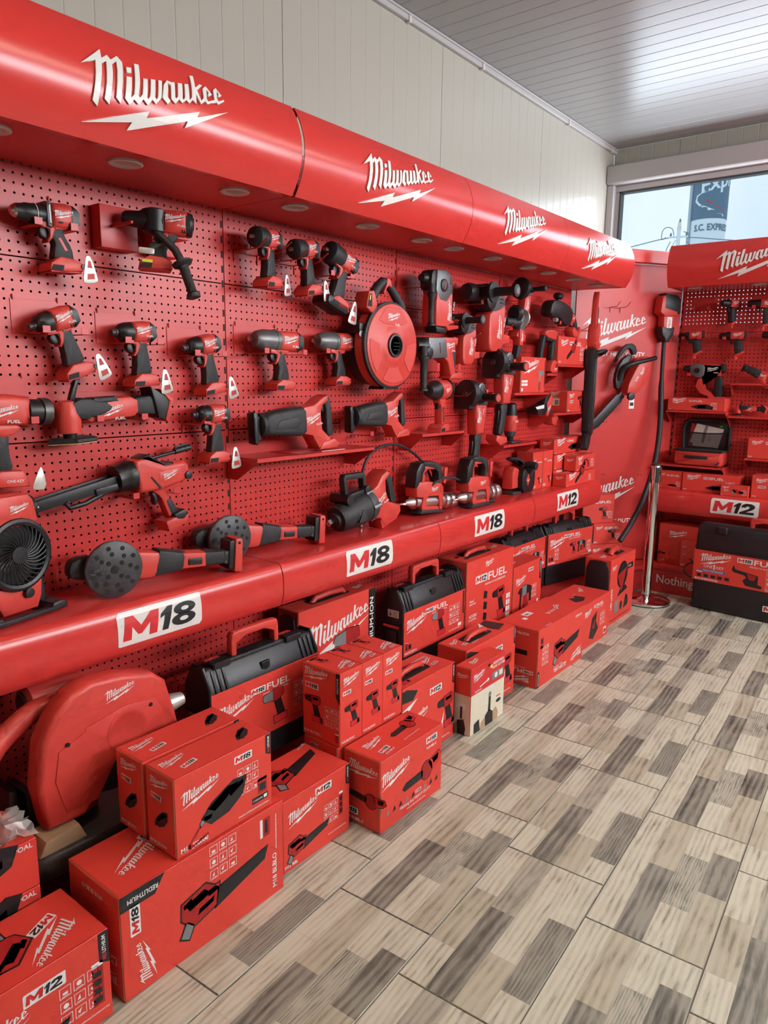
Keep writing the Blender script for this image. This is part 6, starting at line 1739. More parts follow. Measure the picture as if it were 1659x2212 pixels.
tool('angle_grinder', 'small angle grinder on wire prongs with its foot hanging low, top row', 'grinder', t_sgrinder, (.105, 2.045, 1.955), -12, -6, 0, 1.0)
prong('red wire prongs under the small top-row grinder', (0, 2.05, 1.915), 0, (-.06, .07), .16)
def t_pgrinder(t):
    LU(t, 'handle', [(-.14, .014), (-.13, .022), (-.04, .024), (-.03, .030), (.0, .030)], 'black_rubber', (0, 0), 18)
    S(t, 'gear_head', [(-.01, -.04), (-.01, .045), (.03, .050), (.055, .02), (.05, -.045)], -.028, .028, .008, 'gear_grey')
    LU(t, 'disc', [(.048, .050), (.054, .052), (.060, .048)], 'clip_metal', (.03, 0), 24)
    LU(t, 'dial', [(-.05, .036), (-.04, .048), (-.02, .050), (-.012, .04)], 'black_plastic', (.05, .0), 22)
    h = S(t, 'housing', [(-.01, -.035), (.05, -.035), (.035, -.13), (-.005, -.13)], -.026, .026, .008, 'red_plastic')
    mark(h, .018, -.08, .0264, .06, 80, False)
    S(t, 'grip', [(-.01, -.128), (.034, -.128), (.0, -.24), (-.04, -.235)], -.020, .020, .008, 'black_rubber')
tool('polisher', 'polisher with black bar handle hanging below the small grinder', 'polisher', t_pgrinder, (.115, 1.960, 1.795), 0, 0, 0, .95)
prong('red wire prongs under the polisher', (0, 1.96, 1.755), 0, (-.10, .06), .15)
def t_bandsaw(t):
    S(t, 'guard_body', [(-.20, -.05), (-.20, .02), (-.14, .065), (.05, .060), (.13, .03), (.135, -.03), (.08, -.085), (.0, -.075), (-.06, -.045), (-.12, -.05)], -.040, .045, .018, 'black_plastic', 1)
    LV(t, 'top_knob', [(.05, .014), (.075, .014), (.085, .030), (.10, .034), (.115, .026), (.12, .01)], 'black_plastic', (-.03, 0), 20)
    LU(t, 'motor', [(.10, .040), (.12, .044), (.165, .042), (.17, .035)], 'red_plastic', (-.02, 0), 22)
    S(t, 'grip', [(.16, .0), (.19, .03), (.26, -.05), (.25, -.09), (.21, -.07)], -.024, .024, .010, 'black_rubber', 1)
    f = S(t, 'foot', [(.16, -.10), (.18, -.07), (.25, -.095), (.28, -.06), (.30, -.08), (.27, -.13), (.19, -.135)], -.034, .034, .006, 'red_plastic')
    MB().art(Art().logo(.142, -.02, .04), (0, 0, .0425), (1, 0, 0), (0, 1, 0), (0, 0, 1)).build('logo', f, 0)
    LU(t, 'guide_roller', [(-.10, .014), (-.07, .014)], 'clip_metal', (-.06, .02), 14)
    S(t, 'saw_blade', [(-.12, -.07), (-.02, -.09), (-.02, -.084), (-.12, -.062)], -.001, .001, 0, 'steel', 0, None, 1)
tool('band_saw', 'black band saw with round top knob, upper far end of the pegboard', 'band saw', t_bandsaw, (.130, 2.445, 1.885), -4, 0, 0, .92)
hanger('red hanger under the black band saw', (0, 2.45, 1.83), 0, (-.12, .12, -.02, .05), (-.06, .10), .17)
def t_riveter(t):
    S(t, 'head', [(-.10, .06), (-.10, .10), (.06, .11), (.08, .07), (.06, .04)], -.026, .026, .010, 'red_plastic', 1)
    S(t, 'grip', [(.02, .06), (.06, .07), (.05, -.09), (.0, -.09)], -.020, .020, .009, 'black_rubber', 1)
    S(t, 'front_grip', [(-.11, .07), (-.07, .07), (-.11, -.10), (-.15, -.09)], -.018, .018, .008, 'black_rubber', 1)
    S(t, 'arch', [(-.08, .06), (.03, .055), (.03, .03), (-.07, .035)], -.022, .022, .006, 'black_plastic')
    b = S(t, 'base', [(-.03, -.16), (.085, -.16), (.075, -.11), (.05, -.08), (.0, -.08), (-.02, -.11)], -.036, .036, .008, 'red_plastic', 1)
    mark(b, .04, -.135, .0364, .04, 0, False)
tool('cordless_stapler', 'cordless nailer with black grips standing behind the boxed ratchet', 'nailer', t_riveter, (.120, 2.352, 1.678), 0, 0, 0, .95)
wall_shelf('short red shelf under the cordless nailer', (0, 2.245, 1.5240), 0, .14, .17)
def t_router(t):
    LV(t, 'top_cap', [(.05, .036), (.075, .036), (.115, .032), (.125, .022)], 'black_plastic', (0, 0), 20)
    h = LV(t, 'housing', [(-.045, .036), (-.035, .041), (.03, .042), (.05, .040)], 'red_plastic', (0, 0), 24)
    MB().art(Art().text('FUEL', -.022, .01, .012, 'print_white', 0, 0, .01, 0, 1, 0, .044), (0, 0, .0425), (1, 0, 0), (0, 1, 0), (0, 0, 1)).build('logo', h, 0)
    LV(t, 'collar', [(-.075, .030), (-.045, .038)], 'dark_grey', (0, 0), 20)
    LV(t, 'spindle', [(-.10, .018), (-.075, .024)], 'black_plastic', (0, 0), 14)
    o = MB().slab(rrect(-.065, -.055, .065, .055, .012, 2), -.112, -.102, .003, 'base_grey', 1, 2).build('base_plate', t)
    o.data.transform(Matrix(((1, 0, 0, 0), (0, 0, 1, 0), (0, 1, 0, 0), (0, 0, 0, 1))))
    S(t, 'clamp', rrect(.034, -.04, .055, .03, .004, 1), -.020, .020, .004, 'black_plastic')
tool('trim_router', 'small upright trim router on its own shelf', 'router', t_router, (.085, 1.985, 1.2375), 0, 0, 0, .95)
wall_shelf('red shelf under the trim router', (0, 1.800, 1.1290), 0, .40, .15)
def t_csaw(t):
    S(t, 'shoe', [(-.13, -.045), (-.135, -.01), (-.02, .015), (.0, -.02), (-.04, -.05)], -.04, .04, .004, 'black_plastic')
    S(t, 'label_card', [(-.17, .0), (-.06, .012), (-.06, -.010), (-.15, -.014)], .041, .043, 0, 'print_white', 0, None, 1)
    S(t, 'top_cover', [(-.04, .0), (.0, .075), (.05, .085), (.07, .05), (.03, -.03)], -.030, .030, .010, 'black_plastic', 1)
    h = S(t, 'housing', [(.0, -.05), (.0, .02), (.055, .075), (.085, .05), (.06, -.02), (.02, -.065)], -.033, .033, .010, 'red_plastic')
    mark(h, .025, -.012, .0334, .06, 20, False)
    S(t, 'grip', [(.05, .0), (.12, -.03), (.14, -.06), (.10, -.07), (.05, -.05)], -.020, .020, .008, 'black_rubber', 1)
    S(t, 'foot', [(.075, -.075), (.10, -.06), (.15, -.05), (.165, -.08), (.13, -.12), (.085, -.11)], -.034, .034, .006, 'red_plastic')
tool('compact_saw', 'compact saw with white label card above the trim router', 'saw', t_csaw, (.115, 2.315, 1.330), 0, 0, 0, 1.0)
prong('red wire prongs under the compact saw', (0, 2.30, 1.29), 0, (-.08, .05), .14)

# ------------------------------------------------------------------ corner: diagonal printed panel, hedge trimmer, chain saw, pole
PHC = -32.84
CD = thing('corner_panel', 'red printed corner panel with white lettering between the two displays', 'display', (0, 2.944, 0), PHC, group=None)
LCN = .876
MB().box(.014, LCN - .009, .192, 2.26, -.014, -.001, 'red_metal', .002).build('board', CD)
MB().box(.07, LCN - .08, 2.262, 2.345, -.014, .055, 'red_fascia', .004).build('header', CD)
A = Art().logo(.33, 1.815, .52).text('NOTHING BUT HEAVY DUTY.', .596, 1.650, .030, 'print_white', 0, 0, .018, 0, 1, 1, .62)
A.logo(.33, .70, .52).text('NOTHING BUT HEAVY DUTY.', .596, .478, .030, 'print_white', 0, 0, .018, 0, 1, 1, .62)
MB().art(A, (0, 0, -.001), (1, 0, 0), (0, 1, 0), (0, 0, 1), .0006).build('lettering', CD, 0)
for u, v in ((.300, .835), (.322, .835), (.615, .820), (.637, .820), (.29, 1.20), (.312, 1.20)):
    MB().lathe([(-.002, .004), (.0006, .004)], 'dark_gap', 2, (u, v), 8).build('screw_hole', CD)
d = MB(); d.slab([(.02, 2.960), (.26, 2.955), (.466, 3.39), (.466, 3.655)], .16, .19, .002, 'red_metal', 1)
o = d.build('corner_deck', None); d2 = MB().slab([(.03, 2.975), (.20, 2.96), (.44, 3.42), (.45, 3.63)], .0, .159, .002, 'red_metal', 1).build('deck_plinth', None)
for q in (o, d2):
    q.parent = CD; q.matrix_parent_inverse = CD.matrix_world.inverted()

def t_hedge(t):
    """long tool hung upright: red body at the top, black D handle, long black guard below"""
    S(t, 'rear_grip', [(-.02, .06), (.0, .25), (.03, .30), (.04, .285), (.015, .22), (.012, .06)], -.020, .020, .006, 'red_plastic', 1)
    S(t, 'grip', [(.02, .08), (.028, .20), (.048, .20), (.045, .06)], -.018, .018, .008, 'black_rubber', 1)
    h = S(t, 'housing', [(-.03, .08), (.04, .10), (.075, .04), (.075, -.07), (.0, -.09), (-.035, -.04)], -.035, .035, .012, 'red_plastic', 1)
    mark(h, .035, .0, .0354, .08, 82, False)
    ring = MB().tube([(.02 + .085 * math.cos(R(a)) + .06, -.105 + .022 * math.sin(R(a)), .02 + .05 * math.sin(R(a))) for a in range(0, 360, 24)], .013, 'black_plastic', 8, True).build('front_handle', t)
    S(t, 'guard', [(-.070, -.075), (.040, -.075), (.048, -.30), (.045, -.64), (-.02, -.66), (-.068, -.62)], -.03, .03, .010, 'black_plastic')
    for u in (-.030, .008):
        S(t, 'guard_ridge', rrect(u, -.58, u + .010, -.14, .003, 1), .028, .034, .002, 'dark_grey', 0, None, 1)
    S(t, 'mount', [(-.05, -.60), (.03, -.62), (-.02, -.74), (-.09, -.75), (-.085, -.70)], -.024, .024, .006, 'black_plastic', 1)
tool('hedge_trimmer', 'red and black hedge trimmer hanging upright at the end of the pegboard', 'hedge trimmer', t_hedge, (.190, 2.835, 1.755), 0, 10, 0, .96)
prong('red wire prongs holding the hedge trimmer', (0, 2.83, 1.80), 0, (-.05, .05), .19)
def t_chain(t):
    h = S(t, 'housing', [(-.05, -.10), (.06, .12), (.12, .16), (.17, .15), (.16, .02), (.10, -.08), (.02, -.14)], -.045, .050, .014, 'red_plastic', 1)
    MB().art(Art().text('FUEL', .04, -.03, .016, 'print_white', 0, 62, .012).logo(.09, .05, .07, 'print_white', 0, 62), (0, 0, .0505), (1, 0, 0), (0, 1, 0), (0, 0, 1)).build('logo', h, 0)
    MB().tube(spline([(-.10, -.02, .02), (-.09, .06, .06), (-.03, .10, .09), (.08, .125, .09), (.18, .145, .07)], 4), .016, 'black_plastic', 10).build('front_handle', t)
    S(t, 'hand_guard', [(-.11, -.10), (-.13, .0), (-.09, .12), (-.02, .17), (.02, .16), (-.05, .06), (-.06, -.05)], -.010, .03, .006, 'black_plastic', 1)
    S(t, 'rear_handle', [(.02, .16), (.0, .21), (-.05, .20), (-.10, .14), (-.13, .10), (-.11, .16), (-.05, .24), (.03, .25), (.06, .18)], -.02, .02, .008, 'black_rubber', 1)
    LW(t, 'chain_cover_knob', [(.045, .030), (.062, .028), (.064, .015)], 'black_plastic', (.0, -.135), 18)
    S(t, 'chain_bar', [(-.02, -.14), (-.05, -.10), (-.26, -.30), (-.29, -.34), (-.27, -.36), (-.23, -.35)], -.006, .006, .002, 'black_plastic', 0)
    S(t, 'bar_sheath', [(-.04, -.17), (-.09, -.12), (-.28, -.31), (-.32, -.37), (-.29, -.39), (-.23, -.36)], -.012, .010, .004, 'case_black', 0)
    S(t, 'hang_tag', rrect(-.012, -.225, .032, -.155, .002, 1), .052, .053, 0, 'print_white', 0, None, 1)
    S(t, 'tag_picture', rrect(-.006, -.205, .026, -.180, .002, 1), .0528, .0536, 0, 'print_black', 0, None, 1)
nC = Vector((math.cos(R(PHC)), math.sin(R(PHC)), 0)); uC = Vector((-math.sin(R(PHC)), math.cos(R(PHC)), 0))
def atC(u, v, w):
    q = Vector((0, 2.944, 0)) + uC * u + nC * w
    return (q.x, q.y, v)
tool('chain_saw', 'red and black chain saw hanging on the corner panel, white tag below', 'chain saw', t_chain, atC(.405, 1.505, .075), 0, 0, PHC, .92)
prong('red wire hook holding the chain saw', atC(.42, 1.62, -.001), PHC, (-.03, .03), .06)
prong('empty red wire hook above the lettering on the corner panel', atC(.30, 1.97, -.001), PHC, (-.02, .06), .10)
t = thing('string_trimmer', 'trimmer power head with long curved black shaft leaning on the corner panel', 'trimmer', atC(.695, 1.70, .055), PHC, group=None)
S(t, 'battery_mount', [(-.075, .245), (-.065, .345), (-.02, .375), (.065, .345), (.08, .27), (.06, .225), (-.03, .215)], -.040, .040, .010, 'red_plastic')
S(t, 'battery', [(-.045, .27), (-.045, .37), (.055, .362), (.085, .335), (.085, .24), (.03, .255)], -.036, .042, .008, 'black_plastic')
h = S(t, 'motor', [(-.04, .225), (.05, .225), (.045, .17), (.04, .12), (-.035, .12)], -.034, .034, .010, 'red_plastic')
MB().art(Art().rect(-.014, .135, .026, .215, 'print_white').logo(.006, .175, .065, 'print_red', 1, 82), (0, 0, .0345), (1, 0, 0), (0, 1, 0), (0, 0, 1)).build('logo', h, 0)
S(t, 'coupler', [(-.052, .15), (-.045, .10), (-.02, .07), (-.018, .05), (.022, .05), (.026, .07), (.05, .10), (.055, .15)], -.036, .036, .010, 'black_plastic')
MB().tube(spline([(.002, .06, .0), (.002, -.02, .0), (-.008, -.25, .02), (-.018, -.465, .05), (-.05, -.66, .085), (-.104, -.826, .12), (-.19, -.99, .16), (-.258, -1.088, .19), (-.34, -1.20, .21), (-.418, -1.282, .23)], 5), [.0135] * 10 + [.0185] * 36, 'black_rubber', 10).build('shaft', t)
prong('red wire hook under the trimmer power head', atC(.695, 1.86, -.001), PHC, (-.04, .045), .05)

# boxes on the corner deck
mini('red drill carton on top of another carton at the foot of the corner panel', atC(.075, .5165, .135), PHC, .25, .195, .11, 'drill')
mini('red carton with spray gun picture at the foot of the corner panel', atC(.16, .372, .150), PHC, .23, .143, .12, 'drill')
mini('lowest red carton of the stack at the foot of the corner panel', atC(.13, .1905, .165), PHC, .26, .180, .12, 'rotary')
# chrome queue post
t = thing('queue_post', 'chrome queue post with round base in the corner of the shop', 'post', (.555, 3.135, 0), 0, 0, 0, 1.0, None)
LV(t, 'base', [(.0005, .150), (.004, .160), (.016, .160), (.022, .154), (.030, .10), (.036, .040), (.04, .034)], 'chrome', (0, 0), 48)
LV(t, 'base_rim', [(.0003, .1605), (.006, .1612), (.007, .160)], 'black_rubber', (0, 0), 48)
LV(t, 'pole', [(.036, .0315), (.86, .0315)], 'chrome', (0, 0), 32)
LV(t, 'head', [(.80, .0335), (.93, .0335), (.936, .031)], 'chrome', (0, 0), 32)
LV(t, 'cap', [(.935, .032), (.945, .032), (.950, .028)], 'dark_grey', (0, 0), 32)
for a in (40, 130, 220, 310):
    m = MB(Matrix.Rotation(R(a), 4, 'Y'))
    m.box(-.012, .012, .825, .925, .030, .0365, 'black_plastic', .002, .003)
    c = m.build('belt_socket', t)

# ------------------------------------------------------------------ far display: tools, bag and cartons
YW = YRP
def t_small(t):
    LU(t, 'chuck', [(-.085, .006), (-.083, .014), (-.075, .020), (-.040, .023), (-.036, .026), (-.010, .027)], 'black_plastic', (0, 0), 18)
    h = S(t, 'housing', [(-.012, -.024), (-.012, .026), (.075, .026), (.082, .018), (.080, -.020), (.05, -.028)], -.025, .025, .012, 'red_plastic')
    mark(h, .036, .004, .0253, .058, 0, False)
    S(t, 'rear_cap', [(.072, -.022), (.074, .027), (.084, .022), (.084, -.018)], -.024, .0245, .008, 'black_plastic')
    S(t, 'trigger', [(-.018, -.028), (.0, -.03), (.0, -.055), (-.014, -.055)], -.010, .010, .003, 'black_plastic', 1)
    S(t, 'grip', [(.005, -.022), (.058, -.026), (.062, -.06), (.072, -.115), (.024, -.135), (.012, -.07)], -.021, .021, .010, 'black_rubber', 1)
    S(t, 'grip_rim', [(.020, -.126), (.074, -.104), (.078, -.115), (.026, -.142)], -.022, .022, .004, 'red_plastic')
    S(t, 'rim_tail', [(.020, -.13), (.034, -.134), (.034, -.158), (.022, -.165)], -.020, .020, .004, 'red_plastic')
G = 'small tools on the far pegboard'
sm = tool('small_drill', 'small cordless drill with black chuck beside the far upright', 'drill', t_small, (.572, YW - .075, 1.795), 2, 0, -90, 1.0, G)
copy_thing(sm, 'small cordless driver on a hanger, second in the far middle row', (.838, YW - .075, 1.788), -90, 2, 0, 1.0, G)
copy_thing(sm, 'small cordless drill cut by the right picture edge, far middle row', (1.10, YW - .075, 1.790), -90, 2, 0, 1.0, G)
copy_thing(sm, 'small cordless driver seen from behind, far top row', (.805, YW - .10, 1.995), -90, 0, 70, .98, G)
copy_thing(sm, 'small cordless screwdriver near the right picture edge, far top row', (1.00, YW - .075, 1.985), -90, -4, 10, 1.05, G)
for x, z, lb in ((.572, 1.795, 'red hanger behind the small drill beside the far upright'), (.838, 1.788, 'red hanger behind the second small driver of the far middle row'), (1.00, 1.985, 'red hanger behind the far top-row screwdriver'), (.62, 1.99, 'empty red hanger plate in the far top row')):
    hanger(lb, (x, YW, z), -90, (-.08, .075, -.027, .06), (-.045, .055), .105)
def t_srotary(t):
    LU(t, 'tool_holder', [(-.125, .010), (-.12, .018), (-.09, .022), (-.07, .026)], 'black_plastic', (.02, 0), 18)
    g = S(t, 'gearbox', [(-.075, -.010), (-.075, .052), (.015, .054), (.03, .02), (.02, -.04), (-.03, -.045)], -.030, .030, .010, 'gear_grey', 1)
    LW(t, 'mode_dial', [(.028, .018), (.034, .016)], 'black_plastic', (-.022, .006), 16)
    h = S(t, 'housing', [(.0, -.025), (.01, .05), (.13, .045), (.14, .03), (.13, -.01), (.06, -.02), (.03, -.04), (-.01, -.06), (-.02, -.10), (.01, -.14), (.06, -.16), (.09, -.20), (.15, -.19), (.16, -.175), (.10, -.175), (.075, -.145), (.03, -.12), (.015, -.09), (.02, -.05)], -.024, .024, .006, 'red_plastic')
    mark(h, .075, .016, .0244, .075, 0, True)
    S(t, 'rear_cap', [(.12, .052), (.15, .05), (.155, .0), (.13, -.015)], -.025, .025, .008, 'black_plastic')
    S(t, 'grip', [(.10, -.015), (.138, -.02), (.150, -.17), (.105, -.185), (.085, -.10)], -.021, .021, .009, 'black_rubber', 1)
tool('rotary_hammer', 'small rotary hammer with grey nose on the far pegboard', 'rotary hammer', t_srotary, (.662, YW - .075, 1.552), 0, 0, -90, 1.0)
hanger('red hanger under the small rotary hammer', (.662, YW, 1.552), -90, (-.05, .14, -.03, .07), (-.075, .125), .11)
copy_thing(rs, 'compact saw with black cover on the far shelf near the right picture edge', (1.02, YW - .085, 1.540), -90, -24, 0, .52, None)
wall_shelf('red shelf under the compact saw on the far pegboard', (.865, YW, 1.478), -90, .30, .13)
wall_shelf('red shelf carrying the long multi-tool carton on the far pegboard', (.470, YW, 1.287), -90, .39, .16)
mini('long red multi-tool carton on the far shelf', (.480, YW - .165, 1.2880), -90, .372, .085, .14)
copy_thing(bpy.data.objects['multi_tool'], 'red and black multi-tool lying on the far shelf beside the long carton', (.99, YW - .08, 1.310), -90, 0, 0, .52, None)
wall_shelf('red shelf under the multi-tool on the far pegboard', (.870, YW, 1.262), -90, .26, .15)
wall_shelf('red shelf carrying the open tool bag', (.450, YW, .912), -90, .43, .19)
# open soft bag with leaflets behind the mesh of its lid
t = thing('tool_bag', 'open red soft tool bag with leaflets in its mesh lid, on the far shelf', 'bag', (.555, YW - .185, .9130), -90, group=None)
S(t, 'bag_body', smooth(rrect(.0, .0, .315, .105, .02, 2)), -.165, .0, .022, 'red_plastic')
S(t, 'zip_rim', smooth(rrect(-.004, .098, .320, .112, .006, 1)), -.168, .004, .005, 'black_rubber')
S(t, 'carry_strap', smooth(rrect(.070, .050, .225, .072, .008, 2)), -.002, .006, .003, 'black_rubber')
S(t, 'zip_pull', [(.275, .018), (.300, .036), (.306, .030), (.285, .012)], .0, .006, .002, 'black_rubber')
lid = [(.015, .110), (.010, .25), (.025, .292), (.06, .308), (.27, .308), (.305, .29), (.318, .25), (.316, .110)]
S(t, 'lid_back', lid, -.165, -.158, .003, 'print_black')
rim = MB().tube([(x, y, -.150) for x, y in lid], .011, 'black_rubber', 8).build('lid_rim', t)
for nm, P, w, k in (('leaflet', [(.055, .150), (.245, .115), (.275, .250), (.095, .282)], -.1555, 'paper'), ('leaflet', [(.075, .125), (.225, .120), (.225, .20), (.075, .20)], -.157, 'print_cream'), ('leaflet', [(.045, .12), (.070, .12), (.085, .275), (.060, .285)], -.1565, 'print_deep')):
    S(t, nm, P, w, w + .0006, 0, k, 0, None, 1)
A = Art(); A.poly([(.135, .15), (.150, .15), (.165, .235), (.172, .27), (.155, .275), (.142, .22)], 'print_grey').text('M12 FIR', .185, .16, .008, 'print_black', 0, 80, .01)
MB().art(A, (0, 0, -.1548), (1, 0, 0), (0, 1, 0), (0, 0, 1)).build('leaflet_print', t, 0)
S(t, 'mesh_pocket', [(.018, .115), (.014, .225), (.16, .215), (.312, .228), (.312, .115)], -.152, -.151, 0, 'bag_mesh', 0, None, 1)
TB(t, 'pocket_hem', [(.014, .227, -.150), (.08, .219, -.150), (.16, .216, -.150), (.24, .219, -.150), (.312, .229, -.150)], .0035, 'black_rubber', 6)
S(t, 'green_sticker', rrect(.245, .262, .268, .272, .004, 2), -.156, -.155, 0, 'print_green', 0, None, 1)
ZLR = .735 + .0034
mini('red carton with large lettering at the corner end of the far ledge', (.452, YW - .175, ZLR), -90, .17, .125, .14, 'stick')
mini('long red ratchet carton on the far ledge beside the first one', (.628, YW - .185, ZLR), -90, .365, .125, .14, 'stick')
mini('small low red carton in front, middle of the far ledge', (.895, YW - .242, ZLR), -90, .17, .072, .055, 'grinder', '12', False)
mini('bigger red carton at the right picture edge on the far ledge', (1.075, YW - .215, ZLR), -90, .30, .150, .15, 'drill', '12', False)
mini('red carton on the far shelf at the right picture edge', (1.015, YW - .150, .9905), -90, .28, .135, .13, 'drill', '12', True)
wall_shelf('red shelf under the carton at the right picture edge', (1.00, YW, .9895), -90, .42, .16)
# boxes on the far deck
F_ = Art().logo(.13, .22, .13); pic(F_, 'grinder', -.0, .06, .05); F_.text('M18', .02, .02, .012)
carton_at('large red carton on the far deck behind the chrome post', (.500, 3.498, .2005), -90, .28, .285, .16, F_, Art().logo(.08, .2, .1), None, 'cartons on the far deck')
mini('small red carton leaning forward on the far deck beside the large case', (.668, 3.462, .2005), -82, .12, .185, .03, 'drill', '12', False)
t = thing('coiled_cable', 'thin black cable loop hanging over the far plinth', 'cable', (.775, 3.398, .201), -90, group=None)
MB().tube(spline([(.06, .075, .01), (.0, .065, .012), (-.045, .03, .02), (-.05, .0, .024), (-.02, -.035, .020), (.05, -.05, .016), (.10, -.045, .012)], 5), .0042, 'black_rubber', 7).build('cable', t)
PB = BAYS[5]
A = Art().text('Nothing but HEAVY DUTY.', .055, .070, .062, 'print_white', 0, 0, .012, 0, 1, 0, .88)
MB().art(A, (0, 0, .262), (1, 0, 0), (0, 1, 0), (0, 0, 1), .0008).build('plinth_lettering', PB, 0)
A = Art().poly([(.0, .05), (.05, .05), (.065, .10), (.08, .05), (.13, .05), (.09, .02), (.105, -.03), (.065, .0), (.025, -.03), (.04, .02)], 'print_white').logo(-.12, .03, .12, 'print_white', 0, 180)
MB().art(A, (.62, .19, .14), (.7, 0, 0), (0, 0, -.7), (0, 1, 0), .0008).build('deck_lettering', BAYS[4], 0)

# ------------------------------------------------------------------ chop saw behind the front cartons
t = thing('chop_saw', 'large red metal cutting chop saw with big blade guard behind the cartons', 'chop saw', (.0, 0, 0), 0, group=None)
gd = [(-.930, .310), (-.949, .427), (-.930, .555), (-.889, .623), (-.843, .664), (-.782, .680), (-.697, .672), (-.594, .645), (-.553, .608), (-.524, .502), (-.515, .460), (-.60, .452), (-.680, .450), (-.734, .413), (-.775, .367), (-.822, .305)]
S(t, 'blade_guard', gd, .285, .362, .016, 'red_plastic', 0, None, 3)
g2 = S(t, 'guard_cover', [(-.880, .34), (-.905, .44), (-.890, .52), (-.815, .548), (-.812, .558), (-.690, .580), (-.600, .570), (-.575, .53), (-.560, .47), (-.68, .46), (-.735, .425), (-.790, .34)], .358, .3655, .003, 'red_plastic')
LW(t, 'arbor_boss', [(.362, .066), (.366, .064), (.368, .055), (.366, .050)], 'red_plastic', (-.690, .505), 28, g2)
for a, b in ((-.865, .532), (-.612, .555)):
    LW(t, 'guard_screw', [(.364, .006), (.3672, .006)], 'dark_gap', (a, b), 10, g2)
MB().art(Art().logo(0, 0, .095), (-.705, .625, .3622), (1, 0, 0), (0, 1, 0), (0, 0, 1)).build('logo', t, 0)
LW(t, 'cutting_disc', [(.318, .172), (.321, .172)], 'dark_grey', (-.700, .49), 40)
TB(t, 'main_handle', spline([(-.80, .60, .25), (-.88, .60, .24), (-.95, .57, .24), (-1.01, .53, .25), (-1.06, .46, .26)], 4), .030, 'red_plastic', 14)
LU(t, 'motor', [(-.90, .03), (-.885, .05), (-.80, .055), (-.74, .05)], 'red_plastic', (.605, .19), 24)
LU(t, 'motor_cap', [(-.905, .018), (-.897, .036), (-.885, .04)], 'black_plastic', (.605, .19), 20)
S(t, 'arm', [(-.86, .26), (-.80, .60), (-.72, .62), (-.74, .26)], .18, .28, .012, 'red_plastic')
LU(t, 'rear_spindle', [(-.54, .022), (-.50, .028), (-.46, .020)], 'clip_metal', (.50, .30), 16)
b = MB(); b.slab(smooth([(-1.015, .06), (-1.02, .32), (-.985, .385), (-.93, .400), (-.43, .400), (-.41, .36), (-.41, .06)], 1), .192, .262, .012, 'base_grey', 2, 2)
o = b.build('base', t); o.data.transform(Matrix(((1, 0, 0, 0), (0, 0, 1, 0), (0, 1, 0, 0), (0, 0, 0, 1))))
S(t, 'spark_plate', [(-.97, .262), (-.95, .300), (-.86, .310), (-.84, .262)], .300, .385, .002, 'kraft')
S(t, 'vise', [(-.985, .262), (-.975, .40), (-.955, .40), (-.95, .262)], .12, .25, .004, 'black_plastic')
S(t, 'vise', [(-.93, .262), (-.935, .38), (-.915, .38), (-.90, .262)], .14, .26, .004, 'black_plastic')
TB(t, 'vise_screw', [(-1.02, .30, .2), (-.90, .30, .2)], .010, 'black_plastic', 10)
# crumpled clear plastic on the near carton stack
pb = thing('plastic_wrap', 'crumpled clear plastic on the near carton stack', 'plastic wrap', (.455, -1.04, .384), 0, group=None)
random.seed(3)
V = []; Fq = []
n = 12
for i in range(n):
    for j in range(n):
        V.append((-.16 + .20 * i / (n - 1) + random.uniform(-.008, .008), .001 + abs(random.gauss(.018, .014)), -.13 + .135 * j / (n - 1) + random.uniform(-.006, .006)))
for i in range(n - 1):
    for j in range(n - 1):
        Fq.append((i * n + j, i * n + j + 1, (i + 1) * n + j + 1, (i + 1) * n + j))
MB().add(V, Fq, 'plastic_bag').build('sheet', pb, 60)

# ------------------------------------------------------------------ outside the window
t = thing('company_silo', 'white silo with dark banner and company lettering outside the window', 'silo', (-3.97, 20.0, 2.595), -74.4, 0, 0, .46)
SR = .98
LV(t, 'tank', [(-6.0, SR), (11.0, SR)], 'outside_white', (0, 0), 48)
MB().lathe([(6.75, SR + .02), (9.6, SR + .02)], 'outside_navy', 1, (0, 0), 48, False).build('banner', t)
LV(t, 'conduit', [(-6, .10), (11, .10)], 'outside_grey', (-1.02, .30), 10)
def curved(A, name):
    g = MB()
    A2 = A
    for V, F, key, lay in A2.items:
        for f in F:
            P = [V[i] for i in f]
            g.add([(SR * math.sin(x / SR) * 1.0 + math.sin(x / SR) * (.03 + .01 * lay), yv, math.cos(x / SR) * (SR + .03 + .01 * lay)) for x, yv in P], [tuple(range(len(P)))], key)
    return g.build(name, t, 0)
A = Art().text('Express', -.50, 8.15, .78, 'outside_white', 0, 14, .02, .25)
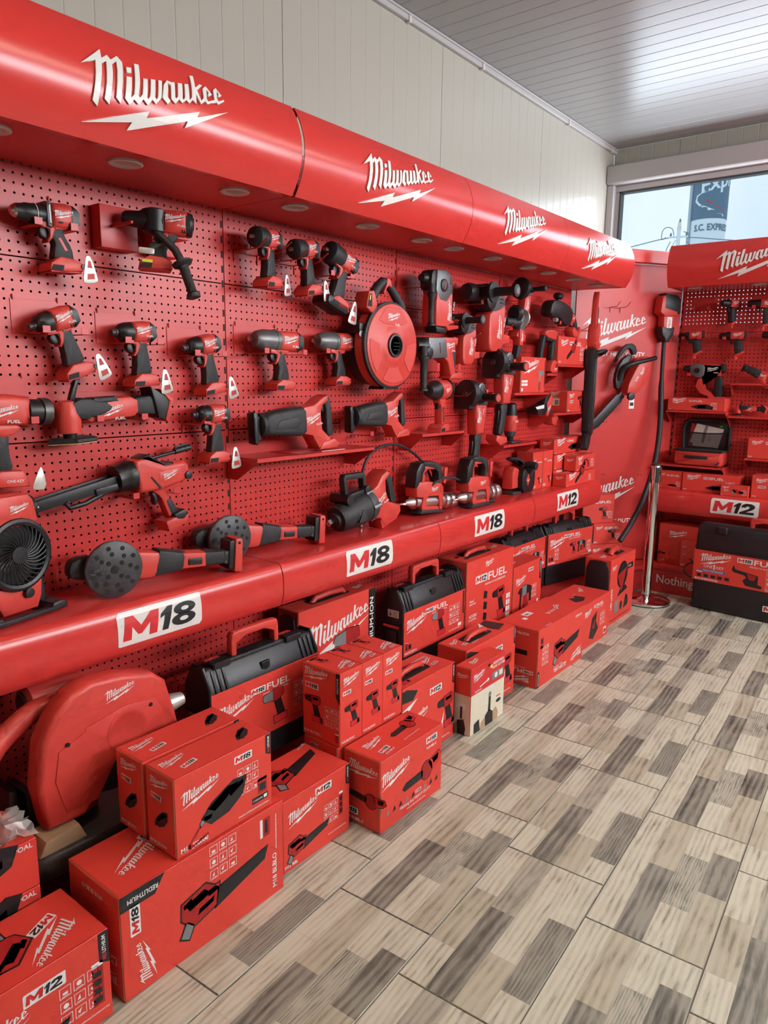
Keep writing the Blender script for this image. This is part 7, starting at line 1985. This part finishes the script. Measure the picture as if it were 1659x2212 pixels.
A.poly([(-.85, 7.75), (-.60, 7.50), (.0, 7.18), (.85, 6.85), (.85, 6.96), (.0, 7.32), (-.55, 7.60), (-.72, 7.80), (-.70, 8.0), (-.50, 8.12), (-.50, 8.18), (-.76, 8.08)], 'outside_white').poly([(-.20, 7.72), (.75, 7.14), (.75, 7.24), (-.15, 7.78)], 'print_red')
A.text('S.C. EXPRESS', -.78, 6.1, .36, 'outside_navy', 0, 0, .025, 0, 1, 0, 2.2)
A.bands([5.8 + .2 * i for i in range(24)])
curved(A, 'lettering')
t = thing('utility_pole', 'concrete utility pole with insulators and wires outside the window', 'pole', (-3.15, 15.0, 1.73), -72.6, 0, 0, .46)
S(t, 'mast', [(-.11, -3), (.11, -3), (.085, 6.35), (-.085, 6.35)], -.09, .09, .01, 'outside_white')
S(t, 'mast_cap', [(-.10, 6.3), (.10, 6.3), (.07, 6.62), (-.05, 6.66)], -.08, .08, .02, 'paper')
S(t, 'crossarm', rrect(-.42, 5.95, .42, 6.03, .01, 1), -.05, .05, .01, 'outside_white')
LV(t, 'insulator', [(6.64, .035), (6.70, .05), (6.80, .02)], 'wire_grey', (.02, 0), 10)
for u in (-.34, .34):
    LV(t, 'insulator', [(6.03, .03), (6.09, .05), (6.19, .02)], 'wire_grey', (u, 0), 10)
for pts in ([(-.55, 5.98, .1), (-.72, 5.9, .1), (-.72, 6.25, .1), (-.55, 6.42, .1), (-.3, 6.35, .1), (-.2, 6.05, .1)], [(-.34, 5.8, 0), (-.5, 5.3, .1), (-.2, 5.1, .1), (.1, 5.3, .1)], [(.34, 5.8, .0), (.55, 5.5, .1), (.3, 5.2, .1), (.1, 5.4, .1)], [(.34, 5.85, 0), (.45, 6.1, .05), (.2, 6.2, .1)]):
    TB(t, 'jumper_wire', spline(pts, 5), .018, 'wire_grey', 6)
w = thing('power_line', 'overhead power line running to the utility pole outside', 'wire', (-3.15, 15.0, 4.47), -72.6)
TB(w, 'wire', spline([(-6.0, -1.0, .0), (-3.0, -.55, .0), (-1.05, -.16, .0), (-.25, .0, 0), (.2, .0, 0), (.95, -.09, 0), (1.9, -.18, 0), (6.0, -.4, 0)], 5), .010, 'wire_grey', 6)
TB(w, 'wire', spline([(-.05, -.05, .05), (-.25, -.45, .05), (-.5, -1.0, .05)], 4), .006, 'wire_grey', 6)
